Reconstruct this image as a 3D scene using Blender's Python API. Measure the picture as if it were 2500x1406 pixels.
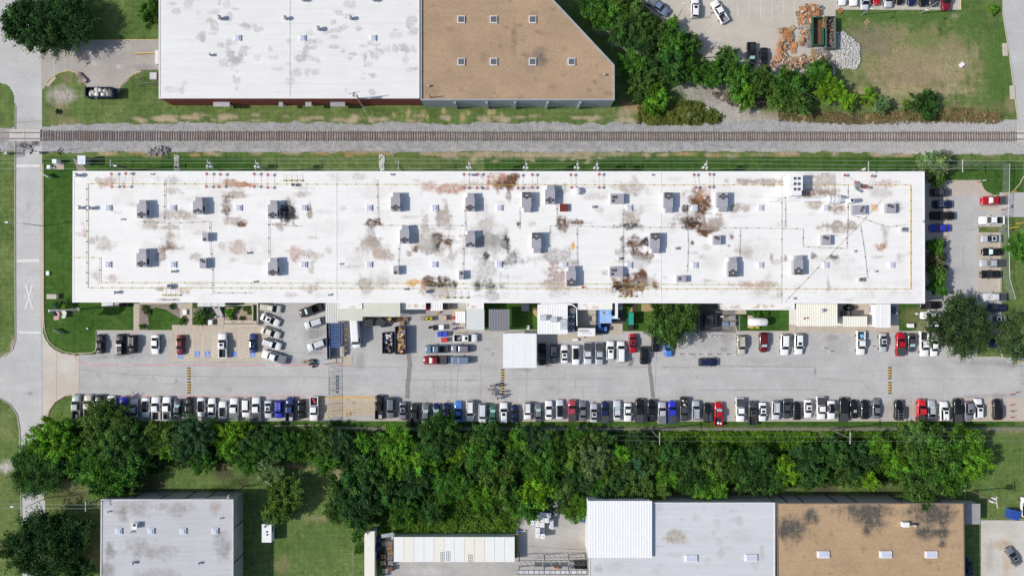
import bpy, math, random
import numpy as np
from mathutils import Vector, Matrix
random.seed(7)
R = math.radians
# ---------------------------------------------------------------- camera, sky, sun, exposure
S, H, CX, CY = 0.1, 167.0, 1250.0, 703.0        # ground metres per photo pixel, drone height
scene = bpy.context.scene
for o in list(bpy.data.objects): bpy.data.objects.remove(o)
COL = scene.collection
cam = bpy.data.cameras.new('Camera'); camo = bpy.data.objects.new('Camera', cam); COL.objects.link(camo)
camo.location = (0, 0, H); camo.rotation_euler = (0, 0, 0)
cam.sensor_fit = 'HORIZONTAL'; cam.sensor_width = 36.0; cam.lens = 36.0 * H / 250.0; cam.clip_end = 3000
scene.camera = camo
SUN_EL, SUN_AZ = 39.4, 5.5                      # shadows fall to the right and slightly up
w = bpy.data.worlds.new('World'); scene.world = w; w.use_nodes = True
nt = w.node_tree; bg = nt.nodes['Background']
sky = nt.nodes.new('ShaderNodeTexSky'); sky.sky_type = 'NISHITA'; sky.sun_disc = False
sky.sun_elevation = R(SUN_EL); sky.sun_rotation = R(270 - SUN_AZ); sky.dust_density = 1.5
nt.links.new(sky.outputs[0], bg.inputs[0]); bg.inputs[1].default_value = 0.12
sl = bpy.data.lights.new('Sun', 'SUN'); sl.energy = 3.9; sl.angle = R(0.53); sl.color = (1.0, 0.955, 0.875)
so = bpy.data.objects.new('Sun', sl); COL.objects.link(so); so.location = (-120, -12, 100)
sv = Vector((math.cos(R(SUN_EL)) * math.cos(R(SUN_AZ)), math.cos(R(SUN_EL)) * math.sin(R(SUN_AZ)), -math.sin(R(SUN_EL))))
so.rotation_euler = sv.to_track_quat('-Z', 'Y').to_euler()
scene.view_settings.view_transform = 'Standard'; scene.view_settings.look = 'None'
scene.view_settings.exposure = 0.0; scene.view_settings.gamma = 1.0; scene.view_settings.use_curve_mapping = False

# ---------------------------------------------------------------- helpers
def P(px, py, z=0.0):                            # photo pixel at height z -> world
    k = S * (H - z) / H
    return Vector(((px - CX) * k, (CY - py) * k, z))

_T = np.random.default_rng(3).random(65536).astype(np.float64); _Q = np.random.default_rng(5).permutation(256)
def vnoise(x, y):
    xi = np.floor(x).astype(np.int64); yi = np.floor(y).astype(np.int64); fx = x - xi; fy = y - yi
    fx = fx * fx * (3 - 2 * fx); fy = fy * fy * (3 - 2 * fy)
    h = lambda a, b: _T[(_Q[a & 255] * 256 + _Q[(b + (a >> 8) * 37) & 255]) & 65535]
    return (h(xi, yi) * (1 - fx) + h(xi + 1, yi) * fx) * (1 - fy) + (h(xi, yi + 1) * (1 - fx) + h(xi + 1, yi + 1) * fx) * fy
def fbm(x, y, o=4):
    s = 0; a = .5; t = 0
    for i in range(o): s = s + a * vnoise(x + 17.3 * i, y + 9.1 * i); t += a; x = x * 2.03; y = y * 2.03; a *= .5
    return s / t
def lin(r, g, b): return tuple(((c / 255) / 12.92 if c / 255 <= .04045 else ((c / 255 + .055) / 1.055) ** 2.4) for c in (r, g, b))

MATS = {}
def _new(name, rough, spec, metal):
    m = bpy.data.materials.new(name); m.use_nodes = True; t = m.node_tree; b = t.nodes['Principled BSDF']
    b.inputs['Roughness'].default_value = rough; b.inputs['Specular IOR Level'].default_value = spec; b.inputs['Metallic'].default_value = metal
    return m, t, b
def _noise(t, pos, scale, lo, hi, detail=4.0, rough=.6):
    n = t.nodes.new('ShaderNodeTexNoise'); n.inputs['Scale'].default_value = scale; n.inputs['Detail'].default_value = detail; n.inputs['Roughness'].default_value = rough
    t.links.new(pos, n.inputs['Vector']); r = t.nodes.new('ShaderNodeMapRange')
    r.inputs[1].default_value = .25; r.inputs[2].default_value = .75; r.inputs[3].default_value = lo; r.inputs[4].default_value = hi; r.clamp = False
    t.links.new(n.outputs['Fac'], r.inputs[0]); return r.outputs[0], n.outputs['Fac']
def _scale(t, vec, f):
    v = t.nodes.new('ShaderNodeVectorMath'); v.operation = 'SCALE'; t.links.new(vec, v.inputs[0]); t.links.new(f, v.inputs['Scale']); return v.outputs[0]
def M(name, col=(.5, .5, .5), rough=.8, var=.12, scale=.8, var2=.1, scale2=6.0, metal=0, spec=.3, bump=0, src='const', coat=0, alpha=1, transl=0):
    """procedural material: colour (constant / vertex attribute / object colour) broken up by two noise octaves"""
    if name in MATS: return MATS[name]
    m, t, b = _new(name, rough, spec, metal)
    if src == 'attr':
        a = t.nodes.new('ShaderNodeAttribute'); a.attribute_name = 'Col'; c = a.outputs['Color']
    elif src == 'objcol':
        a = t.nodes.new('ShaderNodeObjectInfo'); c = a.outputs['Color']
    elif src == 'leaf':
        a = t.nodes.new('ShaderNodeObjectInfo'); a2 = t.nodes.new('ShaderNodeAttribute'); a2.attribute_name = 'Col'
        v = t.nodes.new('ShaderNodeVectorMath'); v.operation = 'MULTIPLY'; t.links.new(a.outputs['Color'], v.inputs[0]); t.links.new(a2.outputs['Color'], v.inputs[1]); c = v.outputs[0]
    else:
        a = t.nodes.new('ShaderNodeRGB'); a.outputs[0].default_value = (*col, 1); c = a.outputs[0]
    g = t.nodes.new('ShaderNodeNewGeometry')
    if var: f, _ = _noise(t, g.outputs['Position'], scale, 1 - var, 1 + var); c = _scale(t, c, f)
    if var2: f, fac = _noise(t, g.outputs['Position'], scale2, 1 - var2, 1 + var2, 3); c = _scale(t, c, f)
    t.links.new(c, b.inputs['Base Color'])
    if coat: b.inputs['Coat Weight'].default_value = coat; b.inputs['Coat Roughness'].default_value = .06
    if bump and var2:
        bn = t.nodes.new('ShaderNodeBump'); bn.inputs['Strength'].default_value = bump; bn.inputs['Distance'].default_value = .08
        t.links.new(fac, bn.inputs['Height']); t.links.new(bn.outputs[0], b.inputs['Normal'])
    if transl:
        tr = t.nodes.new('ShaderNodeBsdfTranslucent'); t.links.new(c, tr.inputs[0]); mx = t.nodes.new('ShaderNodeMixShader'); mx.inputs[0].default_value = transl
        t.links.new(b.outputs[0], mx.inputs[1]); t.links.new(tr.outputs[0], mx.inputs[2]); t.links.new(mx.outputs[0], t.nodes['Material Output'].inputs[0])
    if alpha < 1:
        tr = t.nodes.new('ShaderNodeBsdfTransparent'); mx = t.nodes.new('ShaderNodeMixShader'); mx.inputs[0].default_value = alpha
        t.links.new(tr.outputs[0], mx.inputs[1]); t.links.new(b.outputs[0], mx.inputs[2]); t.links.new(mx.outputs[0], t.nodes['Material Output'].inputs[0])
    MATS[name] = m; return m

def fastmesh(name, v, f, col=None, smooth=False):
    v = np.asarray(v, np.float32); f = np.asarray(f, np.int32); k = f.shape[1]
    me = bpy.data.meshes.new(name); me.vertices.add(len(v)); me.vertices.foreach_set('co', v.ravel())
    me.loops.add(f.size); me.loops.foreach_set('vertex_index', f.ravel()); me.polygons.add(len(f))
    me.polygons.foreach_set('loop_start', np.arange(0, f.size, k, dtype=np.int32))
    me.update(calc_edges=True)
    if col is not None:
        a = me.color_attributes.new('Col', 'FLOAT_COLOR', 'POINT'); c = np.ones((len(v), 4), np.float32); c[:, :3] = col; a.data.foreach_set('color', c.ravel())
    return me
def link(o, parent=None):
    COL.objects.link(o)
    if parent is not None: o.parent = parent
    return o
def tag(o, label=None, cat=None, group=None, kind=None):
    for k, v in (('label', label), ('category', cat), ('group', group), ('kind', kind)):
        if v: o[k] = v
    return o
def thing(name, label, cat, loc=(0, 0, 0), rz=0, group=None):
    o = bpy.data.objects.new(name, None); link(o); o.empty_display_size = .3; o.location = loc; o.rotation_euler = (0, 0, rz)
    return tag(o, label, cat, group)
def mobj(name, me, mats, parent=None, color=None):
    if not isinstance(mats, (list, tuple)): mats = [mats]
    if len(me.materials) == 0:
        for m in mats: me.materials.append(m)
    o = bpy.data.objects.new(name, me); link(o, parent)
    if color is not None: o.color = (*color[:3], 1)
    return o

class MB:
    def __init__(s): s.v = []; s.f = []; s.m = []
    def add(s, vs, fs, mi=0):
        b = len(s.v); s.v += [tuple(x) for x in vs]; s.f += [tuple(b + i for i in f) for f in fs]; s.m += [mi] * len(fs); return s
    def box(s, c, d, rz=0, mi=0, tx=1, ty=1, tilt=None):
        x, y, z = d[0] / 2, d[1] / 2, d[2] / 2; co, si = math.cos(rz), math.sin(rz); vs = []
        for sz in (-1, 1):
            for sx, sy in ((-1, -1), (1, -1), (1, 1), (-1, 1)):
                px, py = sx * x * (tx if sz > 0 else 1), sy * y * (ty if sz > 0 else 1); p = Vector((px, py, sz * z))
                if tilt is not None: p = tilt @ p
                vs.append((c[0] + p.x * co - p.y * si, c[1] + p.x * si + p.y * co, c[2] + p.z))
        return s.add(vs, [(3, 2, 1, 0), (4, 5, 6, 7), (0, 1, 5, 4), (1, 2, 6, 5), (2, 3, 7, 6), (3, 0, 4, 7)], mi)
    def prism(s, poly, z0, z1, mi=0, top=True, bottom=False, mtop=None):
        n = len(poly); a = sum(poly[i][0] * poly[(i + 1) % n][1] - poly[(i + 1) % n][0] * poly[i][1] for i in range(n))
        if a < 0: poly = poly[::-1]
        b = len(s.v); s.v += [(p[0], p[1], z0) for p in poly] + [(p[0], p[1], z1) for p in poly]
        for i in range(n): j = (i + 1) % n; s.f.append((b + i, b + j, b + n + j, b + n + i)); s.m.append(mi)
        if top: s.f.append(tuple(b + n + i for i in range(n))); s.m.append(mi if mtop is None else mtop)
        if bottom: s.f.append(tuple(b + n - 1 - i for i in range(n))); s.m.append(mi)
        return s
    def cyl(s, c, r0, r1, h, n=12, mi=0, d=(0, 0, 1), cap=True):
        d = Vector(d).normalized(); u = d.orthogonal().normalized(); w_ = d.cross(u); c = Vector(c); vs = []
        for k, r in ((0, r0), (h, r1)):
            for i in range(n): a = 2 * math.pi * i / n; vs.append(c + d * k + (u * math.cos(a) + w_ * math.sin(a)) * r)
        fs = [(i, (i + 1) % n, n + (i + 1) % n, n + i) for i in range(n)]
        if cap: fs += [tuple(range(n, 2 * n)), tuple(range(n - 1, -1, -1))]
        return s.add(vs, fs, mi)
    def dome(s, c, r, h, n=12, k=4, mi=0, rx=1, ry=1):
        vs = []; fs = []
        for j in range(k):
            a = j / k * math.pi / 2
            for i in range(n): t = 2 * math.pi * i / n; vs.append((c[0] + r * rx * math.cos(a) * math.cos(t), c[1] + r * ry * math.cos(a) * math.sin(t), c[2] + h * math.sin(a)))
        vs.append((c[0], c[1], c[2] + h))
        for j in range(k - 1):
            for i in range(n): fs.append((j * n + i, j * n + (i + 1) % n, (j + 1) * n + (i + 1) % n, (j + 1) * n + i))
        for i in range(n): fs.append(((k - 1) * n + i, (k - 1) * n + (i + 1) % n, k * n))
        return s.add(vs, fs, mi)
    def tube(s, pts, r, n=6, mi=0, r1=None):
        pts = [Vector(p) for p in pts]; m = len(pts); vs = []; up = Vector((.13, .27, 1))
        for i, p in enumerate(pts):
            d = (pts[min(i + 1, m - 1)] - pts[max(i - 1, 0)]).normalized(); u = d.cross(up)
            if u.length < 1e-3: u = d.orthogonal()
            u.normalize(); w_ = d.cross(u); rr = r if r1 is None else r + (r1 - r) * i / (m - 1)
            for k in range(n): a = 2 * math.pi * k / n; vs.append(p + (u * math.cos(a) + w_ * math.sin(a)) * rr)
        fs = [(i * n + k, i * n + (k + 1) % n, (i + 1) * n + (k + 1) % n, (i + 1) * n + k) for i in range(m - 1) for k in range(n)]
        fs += [tuple(range(n - 1, -1, -1)), tuple((m - 1) * n + k for k in range(n))]
        return s.add(vs, fs, mi)
    def mesh(s, name):
        me = bpy.data.meshes.new(name); me.from_pydata([tuple(v) for v in s.v], [], s.f)
        if any(s.m): me.polygons.foreach_set('material_index', s.m)
        me.update(); return me
    def build(s, name, mats, parent=None, color=None, local=False):
        o = mobj(name, s.mesh(name), mats, parent, color)
        if parent is not None and not local: o.location = -Vector(parent.location)      # mesh is in world space, parent unrotated
        return o
def copytree(o, parent=None):
    c = o.copy(); COL.objects.link(c); c.parent = parent
    for ch in o.children: copytree(ch, c)
    return c

def inpoly(px, py, poly):
    ins = np.zeros(px.shape, bool); n = len(poly)
    for i in range(n):
        x0, y0 = poly[i]; x1, y1 = poly[(i + 1) % n]
        if y0 == y1: continue
        c = ((y0 > py) != (y1 > py)) & (px < (x1 - x0) * (py - y0) / (y1 - y0) + x0); ins ^= c
    return ins
def blobs(px, py, col, lst, seed=0, soft=.7, amp=1.3, fine=.7, tide=0):
    """mix irregular patches (stains, bare earth, wear) into a colour field"""
    n1 = fbm(px / 17 + seed, py / 17 + seed * 3, 4) * .55 + .45 * (fbm(px / 34 + seed, py / 6, 3) + fbm(px / 6 - seed, py / 34, 3)) / 2; n1 = (n1 - .5) * 1.25 + .5; n2 = fbm(px / 4.0 - seed, py / 4.0, 3)
    for cx, cy, rx, ry, c, s in lst:
        k = (np.abs(px - cx) < rx * 1.9) & (np.abs(py - cy) < ry * 1.9)
        if not k.any(): continue
        x = px[k]; y = py[k]; d = np.sqrt(((x - cx) / rx) ** 2 + ((y - cy) / ry) ** 2)
        w0 = (1.12 - d + (n1[k] - .5) * amp) / soft; wgt = np.clip(w0, 0, 1) * s * (1 + tide * np.exp(-((w0 - .7) / .35) ** 2) - tide * .35 * (w0 > 1.1)) * np.clip(1 + (n2[k] - .5) * 2.0 * fine, 0, 1.3)
        wgt = np.clip(wgt, 0, 1)[..., None]; col[k] = col[k] * (1 - wgt) + np.array(c) * wgt
    return col
def sheet(name, bbox, step, z, mask, colfn, mat, kind='structure', parent=None):
    """horizontal ground sheet built from small cells, cut out by a mask, vertex coloured"""
    x0, y0, x1, y1 = bbox; nx = max(2, int((x1 - x0) / step)); ny = max(2, int((y1 - y0) / step))
    gx, gy = np.meshgrid(np.linspace(x0, x1, nx + 1), np.linspace(y0, y1, ny + 1)); cx = (gx[:-1, :-1] + gx[1:, 1:]) / 2; cy = (gy[:-1, :-1] + gy[1:, 1:]) / 2
    keep = np.ones(cx.shape, bool) if mask is None else (inpoly(cx, cy, mask) if isinstance(mask, list) else mask(cx, cy))
    idx = np.arange(gx.size).reshape(gx.shape); f = np.stack([idx[:-1, :-1], idx[1:, :-1], idx[1:, 1:], idx[:-1, 1:]], -1)[keep]
    used = np.unique(f); remap = np.zeros(gx.size, np.int64); remap[used] = np.arange(len(used)); f = remap[f]
    px = gx.ravel()[used]; py = gy.ravel()[used]; k = S * (H - z) / H
    v = np.stack([(px - CX) * k, (CY - py) * k, np.full(px.shape, z)], -1)
    o = mobj(name, fastmesh(name, v, f, colfn(px, py)), mat, parent)
    if parent is not None: o.location = -Vector(parent.location)
    elif kind: o['kind'] = kind
    return o
def flat(name, poly, z, mat, parent=None, kind=None):
    mb = MB(); pts = [P(a, b, z) for a, b in poly]; n = len(pts)
    ar = sum(pts[i].x * pts[(i + 1) % n].y - pts[(i + 1) % n].x * pts[i].y for i in range(n))
    if ar < 0: pts = pts[::-1]
    mb.add(pts, [tuple(range(n))]); o = mb.build(name, mat, parent)
    if kind: o['kind'] = kind
    return o
def stripmb(mb, pts, wpx, z, mi=0, z0=None):
    """a painted line, crack or kerb following pixel points (z0 set: a solid strip with height)"""
    v = [Vector((p[0], p[1])) for p in pts]; n = len(v); L = []; Rr = []
    for i in range(n):
        d = (v[min(i + 1, n - 1)] - v[max(i - 1, 0)]); d = d.normalized() if d.length else Vector((1, 0)); q = Vector((-d.y, d.x)) * wpx / 2; L.append(v[i] + q); Rr.append(v[i] - q)
    for i in range(n - 1):
        quad = [P(*L[i], z), P(*Rr[i], z), P(*Rr[i + 1], z), P(*L[i + 1], z)]
        if z0 is None:
            if (quad[1] - quad[0]).cross(quad[2] - quad[1]).z < 0: quad = quad[::-1]
            mb.add(quad, [(0, 1, 2, 3)], mi)
        else: mb.prism([(q.x, q.y) for q in quad], z0, z, mi)
    return mb
def arc(cx, cy, r, a0, a1, n=8, ry=None):
    ry = ry or r; return [(cx + r * math.cos(R(a0 + (a1 - a0) * i / n)), cy - ry * math.sin(R(a0 + (a1 - a0) * i / n))) for i in range(n + 1)]
def wiggle(pts, amp, n=6, seed=0):
    rd = random.Random(seed); out = []
    for a, b in zip(pts[:-1], pts[1:]):
        for i in range(n): t = i / n; out.append((a[0] + (b[0] - a[0]) * t + rd.uniform(-amp, amp), a[1] + (b[1] - a[1]) * t + rd.uniform(-amp, amp)))
    return out + [pts[-1]]
def textmesh(txt, size):
    c = bpy.data.curves.new('txt', 'FONT'); c.body = txt; c.size = size; c.align_x = 'CENTER'; c.align_y = 'CENTER'
    o = bpy.data.objects.new('txt', c); COL.objects.link(o); dg = bpy.context.evaluated_depsgraph_get(); me = bpy.data.meshes.new_from_object(o.evaluated_get(dg)); bpy.data.objects.remove(o); me.materials.clear(); return me
# ---------------------------------------------------------------- materials
m_ground = M('grass_and_soil', src='attr', rough=.95, var=.12, scale=.5, var2=.32, scale2=2.4, spec=.05, bump=.2)
m_gravel = M('gravel', src='attr', rough=.95, var=.08, scale=.6, var2=.42, scale2=3.0, spec=.05, bump=.4)
m_pave = M('pavement', src='attr', rough=.9, var=.07, scale=.3, var2=.09, scale2=1.8, spec=.1)
m_roof = M('roof_membrane', src='attr', rough=.75, var=.025, scale=.35, var2=.03, scale2=3.0, spec=.2)
m_tar = M('tar_and_gravel_roof', src='attr', rough=.95, var=.07, scale=.4, var2=.2, scale2=3.0, spec=.05, bump=.15)
m_kerb = M('concrete_kerb', (.52, .44, .33), .9)
m_conc = M('concrete', (.5, .45, .39), .9, .10, .8, .08, 4)
m_walk = M('walkway_concrete', (.50, .43, .35), .9, .08, .6, .07, 4)
m_crack = M('dark_crack', (.2, .195, .19), .9, .3, 2)
m_white_p = M('white_paint', (.66, .655, .63), .8, .15, 1.5, .15, 8)
m_red_p = M('red_paint', (.60, .22, .22), .8, .2, 1.0, .15, 8)
m_yel_p = M('yellow_paint', (.70, .42, .05), .8, .15, 1.5, .1, 8)
m_tan_p = M('faded_paint', (.62, .54, .43), .8, .2, 1.5, .2, 8)
m_blue_p = M('blue_paint', (.12, .25, .68), .7)
m_rail = M('rail_steel', (.17, .12, .11), .55, .2, 2, metal=.3)
m_tie = M('weathered_timber', (.19, .15, .135), .95, .35, 1.3, .3, 9)
m_steel = M('galvanised_steel', (.42, .44, .46), .45, .1, metal=.5)
m_white = M('white_metal', (.80, .80, .81), .5, .04, 1, .04, 4)
m_cream = M('cream_metal', (.80, .77, .68), .5, .05, .5, .04, 4)
m_dark = M('dark_metal', (.035, .036, .04), .5)
m_black = M('black_rubber', (.018, .018, .02), .8)
m_wood = M('pallet_wood', src='objcol', rough=.9, var=.25, scale=2, var2=.25, scale2=9)
m_obj = M('painted_metal', src='objcol', rough=.5, var=.08, scale=1.2, var2=.06, scale2=6)
m_brick = M('red_brick', (.22, .055, .04), .9, .2, .8, .12, 6)
m_wallg = M('grey_wall', (.33, .37, .37), .85, .06, .5)
m_walld = M('tan_grey_wall', (.36, .34, .30), .85, .08, .5)
m_wallw = M('white_wall', (.62, .61, .58), .85, .06, .5)
m_fence = M('chain_link', (.40, .44, .43), .6, .1, 2, alpha=.17)
m_leaf = M('foliage', src='leaf', rough=.75, var=0, var2=0, spec=.08, transl=.36)
m_bark = M('bark', (.12, .10, .08), .95, .3, 2)
m_rock = M('limestone', src='attr', rough=.9, var=.1, scale=2)

# ---------------------------------------------------------------- ground
GRN = (.075, .15, .035); DRY = (.29, .245, .135); TAN = (.42, .34, .235); DIRT = (.36, .30, .23); ORG = (.42, .27, .15); GRY = (.36, .35, .33); SHR = (.10, .12, .035); DKG = (.035, .075, .018); LGR = (.115, .19, .045)
gb = []
rd = random.Random(11)
for i in range(60): gb.append((rd.uniform(300, 1560), rd.uniform(281, 297), rd.uniform(8, 26), rd.uniform(3, 8), TAN, .75))
for i in range(12): gb.append((rd.uniform(960, 1230), rd.uniform(272, 292), rd.uniform(4, 8), rd.uniform(8, 16), (.40, .33, .17), .8))
for i in range(60): gb.append((rd.uniform(240, 2480), rd.uniform(372, 381), rd.uniform(10, 34), rd.uniform(3, 7), rd.choice([TAN, ORG, DIRT]), .75))
for i in range(22): gb.append((rd.uniform(1100, 1500), rd.uniform(383, 400), rd.uniform(5, 14), rd.uniform(2, 5), TAN, .7))
gb += [(870, 374, 50, 6, ORG, .8), (790, 374, 30, 5, ORG, .7), (1300, 378, 220, 9, TAN, .8), (1545, 262, 28, 12, ORG, .85), (1530, 275, 30, 14, TAN, .6), (1540, 250, 35, 14, (.2, .12, .08), .6)]
gb += [(2230, 165, 180, 105, DRY, .95), (2120, 100, 70, 50, (.22, .17, .13), .6), (2230, 190, 110, 40, (.30, .22, .15), .7), (2180, 230, 150, 30, (.36, .30, .17), .8), (2330, 150, 60, 90, (.34, .29, .17), .6), (2300, 110, 80, 40, (.24, .2, .11), .5), (2260, 100, 60, 22, LGR, .5), (2230, 240, 90, 14, LGR, .4), (2435, 160, 36, 130, GRN, .75), (2200, 42, 150, 16, GRN, .8), (2360, 60, 40, 60, GRN, .6), (2330, 40, 14, 10, DIRT, .5)]
gb += [(1760, 265, 90, 60, (.40, .37, .35), .95), (1690, 215, 40, 30, (.36, .33, .31), .9), (1850, 292, 110, 26, (.42, .39, .36), .9), (1740, 230, 40, 24, (.33, .29, .27), .7), (1960, 285, 130, 12, (.30, .22, .13), .8), (2130, 290, 90, 12, (.32, .24, .13), .75), (2330, 270, 70, 16, (.22, .17, .09), .7), (2440, 262, 50, 20, (.17, .16, .08), .5), (2470, 250, 18, 30, DRY, .5), (1540, 100, 60, 20, GRY, .8), (1500, 70, 60, 25, GRY, .8), (1560, 130, 30, 20, GRY, .8)]
gb += [(150, 232, 42, 26, (.43, .38, .34), .95), (165, 192, 20, 14, (.25, .19, .12), .6), (135, 285, 30, 24, (.2, .19, .09), .6), (155, 262, 22, 12, DRY, .6), (170, 300, 40, 14, DRY, .6), (25, 240, 10, 40, GRN, .5), (30, 855, 8, 30, TAN, .9), (18, 868, 22, 12, DIRT, .8), (15, 1040, 20, 40, (.2, .2, .09), .5), (10, 1250, 30, 160, (.17, .2, .07), .6), (15, 1140, 22, 18, (.45, .42, .38), .95), (150, 1140, 35, 16, (.42, .38, .34), .9), (190, 1185, 60, 18, DRY, .5), (160, 1230, 50, 26, (.16, .18, .06), .5), (420, 1130, 70, 12, (.3, .22, .15), .7), (550, 1140, 26, 6, (.4, .24, .14), .8), (720, 1138, 24, 6, (.42, .22, .12), .9), (770, 1143, 60, 6, (.38, .28, .17), .8), (835, 1160, 30, 18, (.42, .33, .2), .8), (860, 1150, 18, 12, (.42, .33, .2), .8), (230, 1360, 20, 30, (.3, .22, .12), .7), (780, 1265, 60, 10, DRY, .5), (780, 1340, 70, 60, (.11, .17, .05), .6), (690, 1380, 26, 26, DRY, .4), (480, 1160, 160, 14, (.12, .17, .06), .6)]
gb += [(2170, 1178, 16, 6, TAN, .8), (2450, 1100, 30, 60, LGR, .5), (2470, 1050, 40, 10, DRY, .5), (1370, 1155, 40, 20, (.05, .045, .035), .6), (2225, 770, 36, 26, (.16, .16, .07), .8), (2250, 800, 20, 16, DIRT, .5), (2400, 830, 24, 12, DRY, .8), (2460, 830, 16, 20, DRY, .7), (2430, 555, 28, 8, DRY, .4)]
gb += [(x, 1047, 60, 5, (.22, .19, .16), .75) for x in range(780, 2500, 70)]
for i in range(90):
    x = rd.uniform(60, 2400); gb.append((x, rd.uniform(1075, 1215), rd.uniform(15, 45), rd.uniform(10, 24), rd.choice([(.05, .06, .025), (.04, .07, .02), (.09, .08, .05)]), .75))
def gcol(px, py):
    a = fbm(px / 70, py / 70)[:, None]; b = fbm(px / 9 + 5, py / 9, 3)[:, None]; c = fbm(px / 160 + 9, py / 30, 3)[:, None]
    col = np.array((.055, .115, .024)) * (1 - a) + np.array((.15, .205, .065)) * a
    col = col * (1 - c * .25) + np.array((.2, .2, .09)) * c * .25
    lawn = ((px > 100) & (px < 640) & (py > 384) & (py < 880)) | ((px > 1180) & (px < 2300) & (py > 384) & (py < 420)) | ((px > 640) & (px < 2480) & (py > 1025) & (py < 1042)) | ((px > 2290) & (px < 2500) & (py > 395) & (py < 480)) | ((px > 1180) & (px < 2240) & (py > 738) & (py < 815))
    lw = (lawn * 1.0)[:, None]; lc = np.array((.026, .078, .013)) * (1 - a) + np.array((.075, .14, .030)) * a
    col = col * (1 - lw) + lc * lw
    col = col * (.66 + .68 * b) * (1 + .07 * np.sin(py * .5 + a[:, 0] * 6))[:, None] * (1 + .05 * np.sin(px * .45 + a[:, 0] * 8))[:, None]
    return blobs(px, py, col, gb, 2.0)
xs = np.concatenate([[-9000, -3000, -900, -300], np.arange(-80, 2581, 4.0), [2800, 3400, 5500, 11500]]); ys = np.concatenate([[-9000, -3000, -900, -300], np.arange(-70, 1477, 4.0), [1700, 2300, 4400, 10400]])
gx, gy = np.meshgrid(xs, ys); idx = np.arange(gx.size).reshape(gx.shape)
gf = np.stack([idx[:-1, :-1], idx[1:, :-1], idx[1:, 1:], idx[:-1, 1:]], -1).reshape(-1, 4)
o = mobj('ground', fastmesh('ground', np.stack([(gx.ravel() - CX) * S, (CY - gy.ravel()) * S, 0 * gx.ravel()], -1), gf, gcol(gx.ravel(), gy.ravel())), m_ground); o['kind'] = 'structure'

# railway ballast
def bmask(px, py):
    n = (fbm(px / 30, py / 30 + 4, 4) - .5) * 16
    top = 301 - np.clip((px - 1700) / 200, 0, 1) * 6 + np.clip((150 - px) / 60, 0, 1) * 12; bot = 371 + np.clip((px - 2000) / 300, 0, 1) * 6
    return (py + n > top) & (py + n * .7 < bot) & ~((px > 37) & (px < 102))
def bcol(px, py):
    a = fbm(px / 8, py / 8, 3)[:, None]; d = np.clip(np.abs(py - 333) / 36, 0, 1)[:, None]
    c = np.array((.35, .343, .34)) * (.72 + .5 * a); mid = np.exp(-((py - 333) / 9.0) ** 2)[:, None] * .45
    c = c * (1 - mid) + np.array((.36, .31, .275)) * mid * (.8 + .4 * a)
    rgt = np.clip((px - 1800) / 500, 0, 1)[:, None] * .6; c = c * (1 - rgt) + np.array((.47, .45, .43)) * rgt
    return blobs(px, py, c, [(900, 372, 160, 7, (.25, .22, .2), .6), (2250, 374, 60, 9, (.52, .5, .48), .7), (950, 332, 120, 7, (.42, .35, .29), .5)] + [(x, 366, 30, 5, (.5, .46, .43), .5) for x in range(140, 2400, 97)], 5.0)
sheet('ballast', (-80, 290, 2580, 392), 2.5, .004, bmask, bcol, m_gravel)

# streets and paved areas
def pcol(base, lst=(), seed=1.0, v=.18, tint=(1, 1, 1)):
    def f(px, py):
        a = fbm(px / 45 + seed, py / 45, 4)[:, None]; b = fbm(px / 140 + 3, py / 12 + seed, 4)[:, None]
        c = np.array(base) * (1 - v / 2 + v * a) * (.94 + .12 * b)
        return blobs(px, py, c, lst, seed, soft=.8, amp=1.3) if len(lst) else c
    return f
ASPH = (.45, .44, .43); STN = (.27, .26, .26); OIL = (.13, .125, .12); TANC = (.50, .43, .355)
road = [(-80, -70), (102, -70), (102, 620), (104, 800), (104, 1035), (110, 1270), (118, 1477), (55, 1477), (53, 1270), (48, 1045), (42, 1010), (25, 985), (0, 970), (-80, 965), (-80, 880), (10, 872), (30, 855), (37, 830), (37, 260), (33, 228), (20, 208), (0, 203), (-80, 200)]
sheet('road', (-80, -70, 120, 1477), 2.5, .004, road, pcol((.49, .485, .475), [(70, 300, 34, 18, (.40, .385, .37), .8), (60, 355, 30, 14, (.10, .10, .105), 1.0), (88, 350, 14, 9, (.11, .11, .11), 1.0), (48, 375, 12, 12, (.17, .16, .16), .9), (75, 960, 10, 6, OIL, .4), (70, 500, 8, 20, STN, .25), (20, 930, 25, 30, (.5, .48, .46), .5)], 1.0, .14), m_pave)
apron = [(104, 800), (106, 815), (114, 834), (130, 851), (152, 862), (193, 869), (193, 960), (158, 966), (135, 980), (120, 1000), (113, 1022), (110, 1036), (104, 1036)]
sheet('driveway_apron', (100, 798, 196, 1038), 2.5, .008, apron, pcol((.55, .49, .43), [(165, 900, 25, 30, (.58, .56, .53), .6)], 2.0), m_pave)
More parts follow.
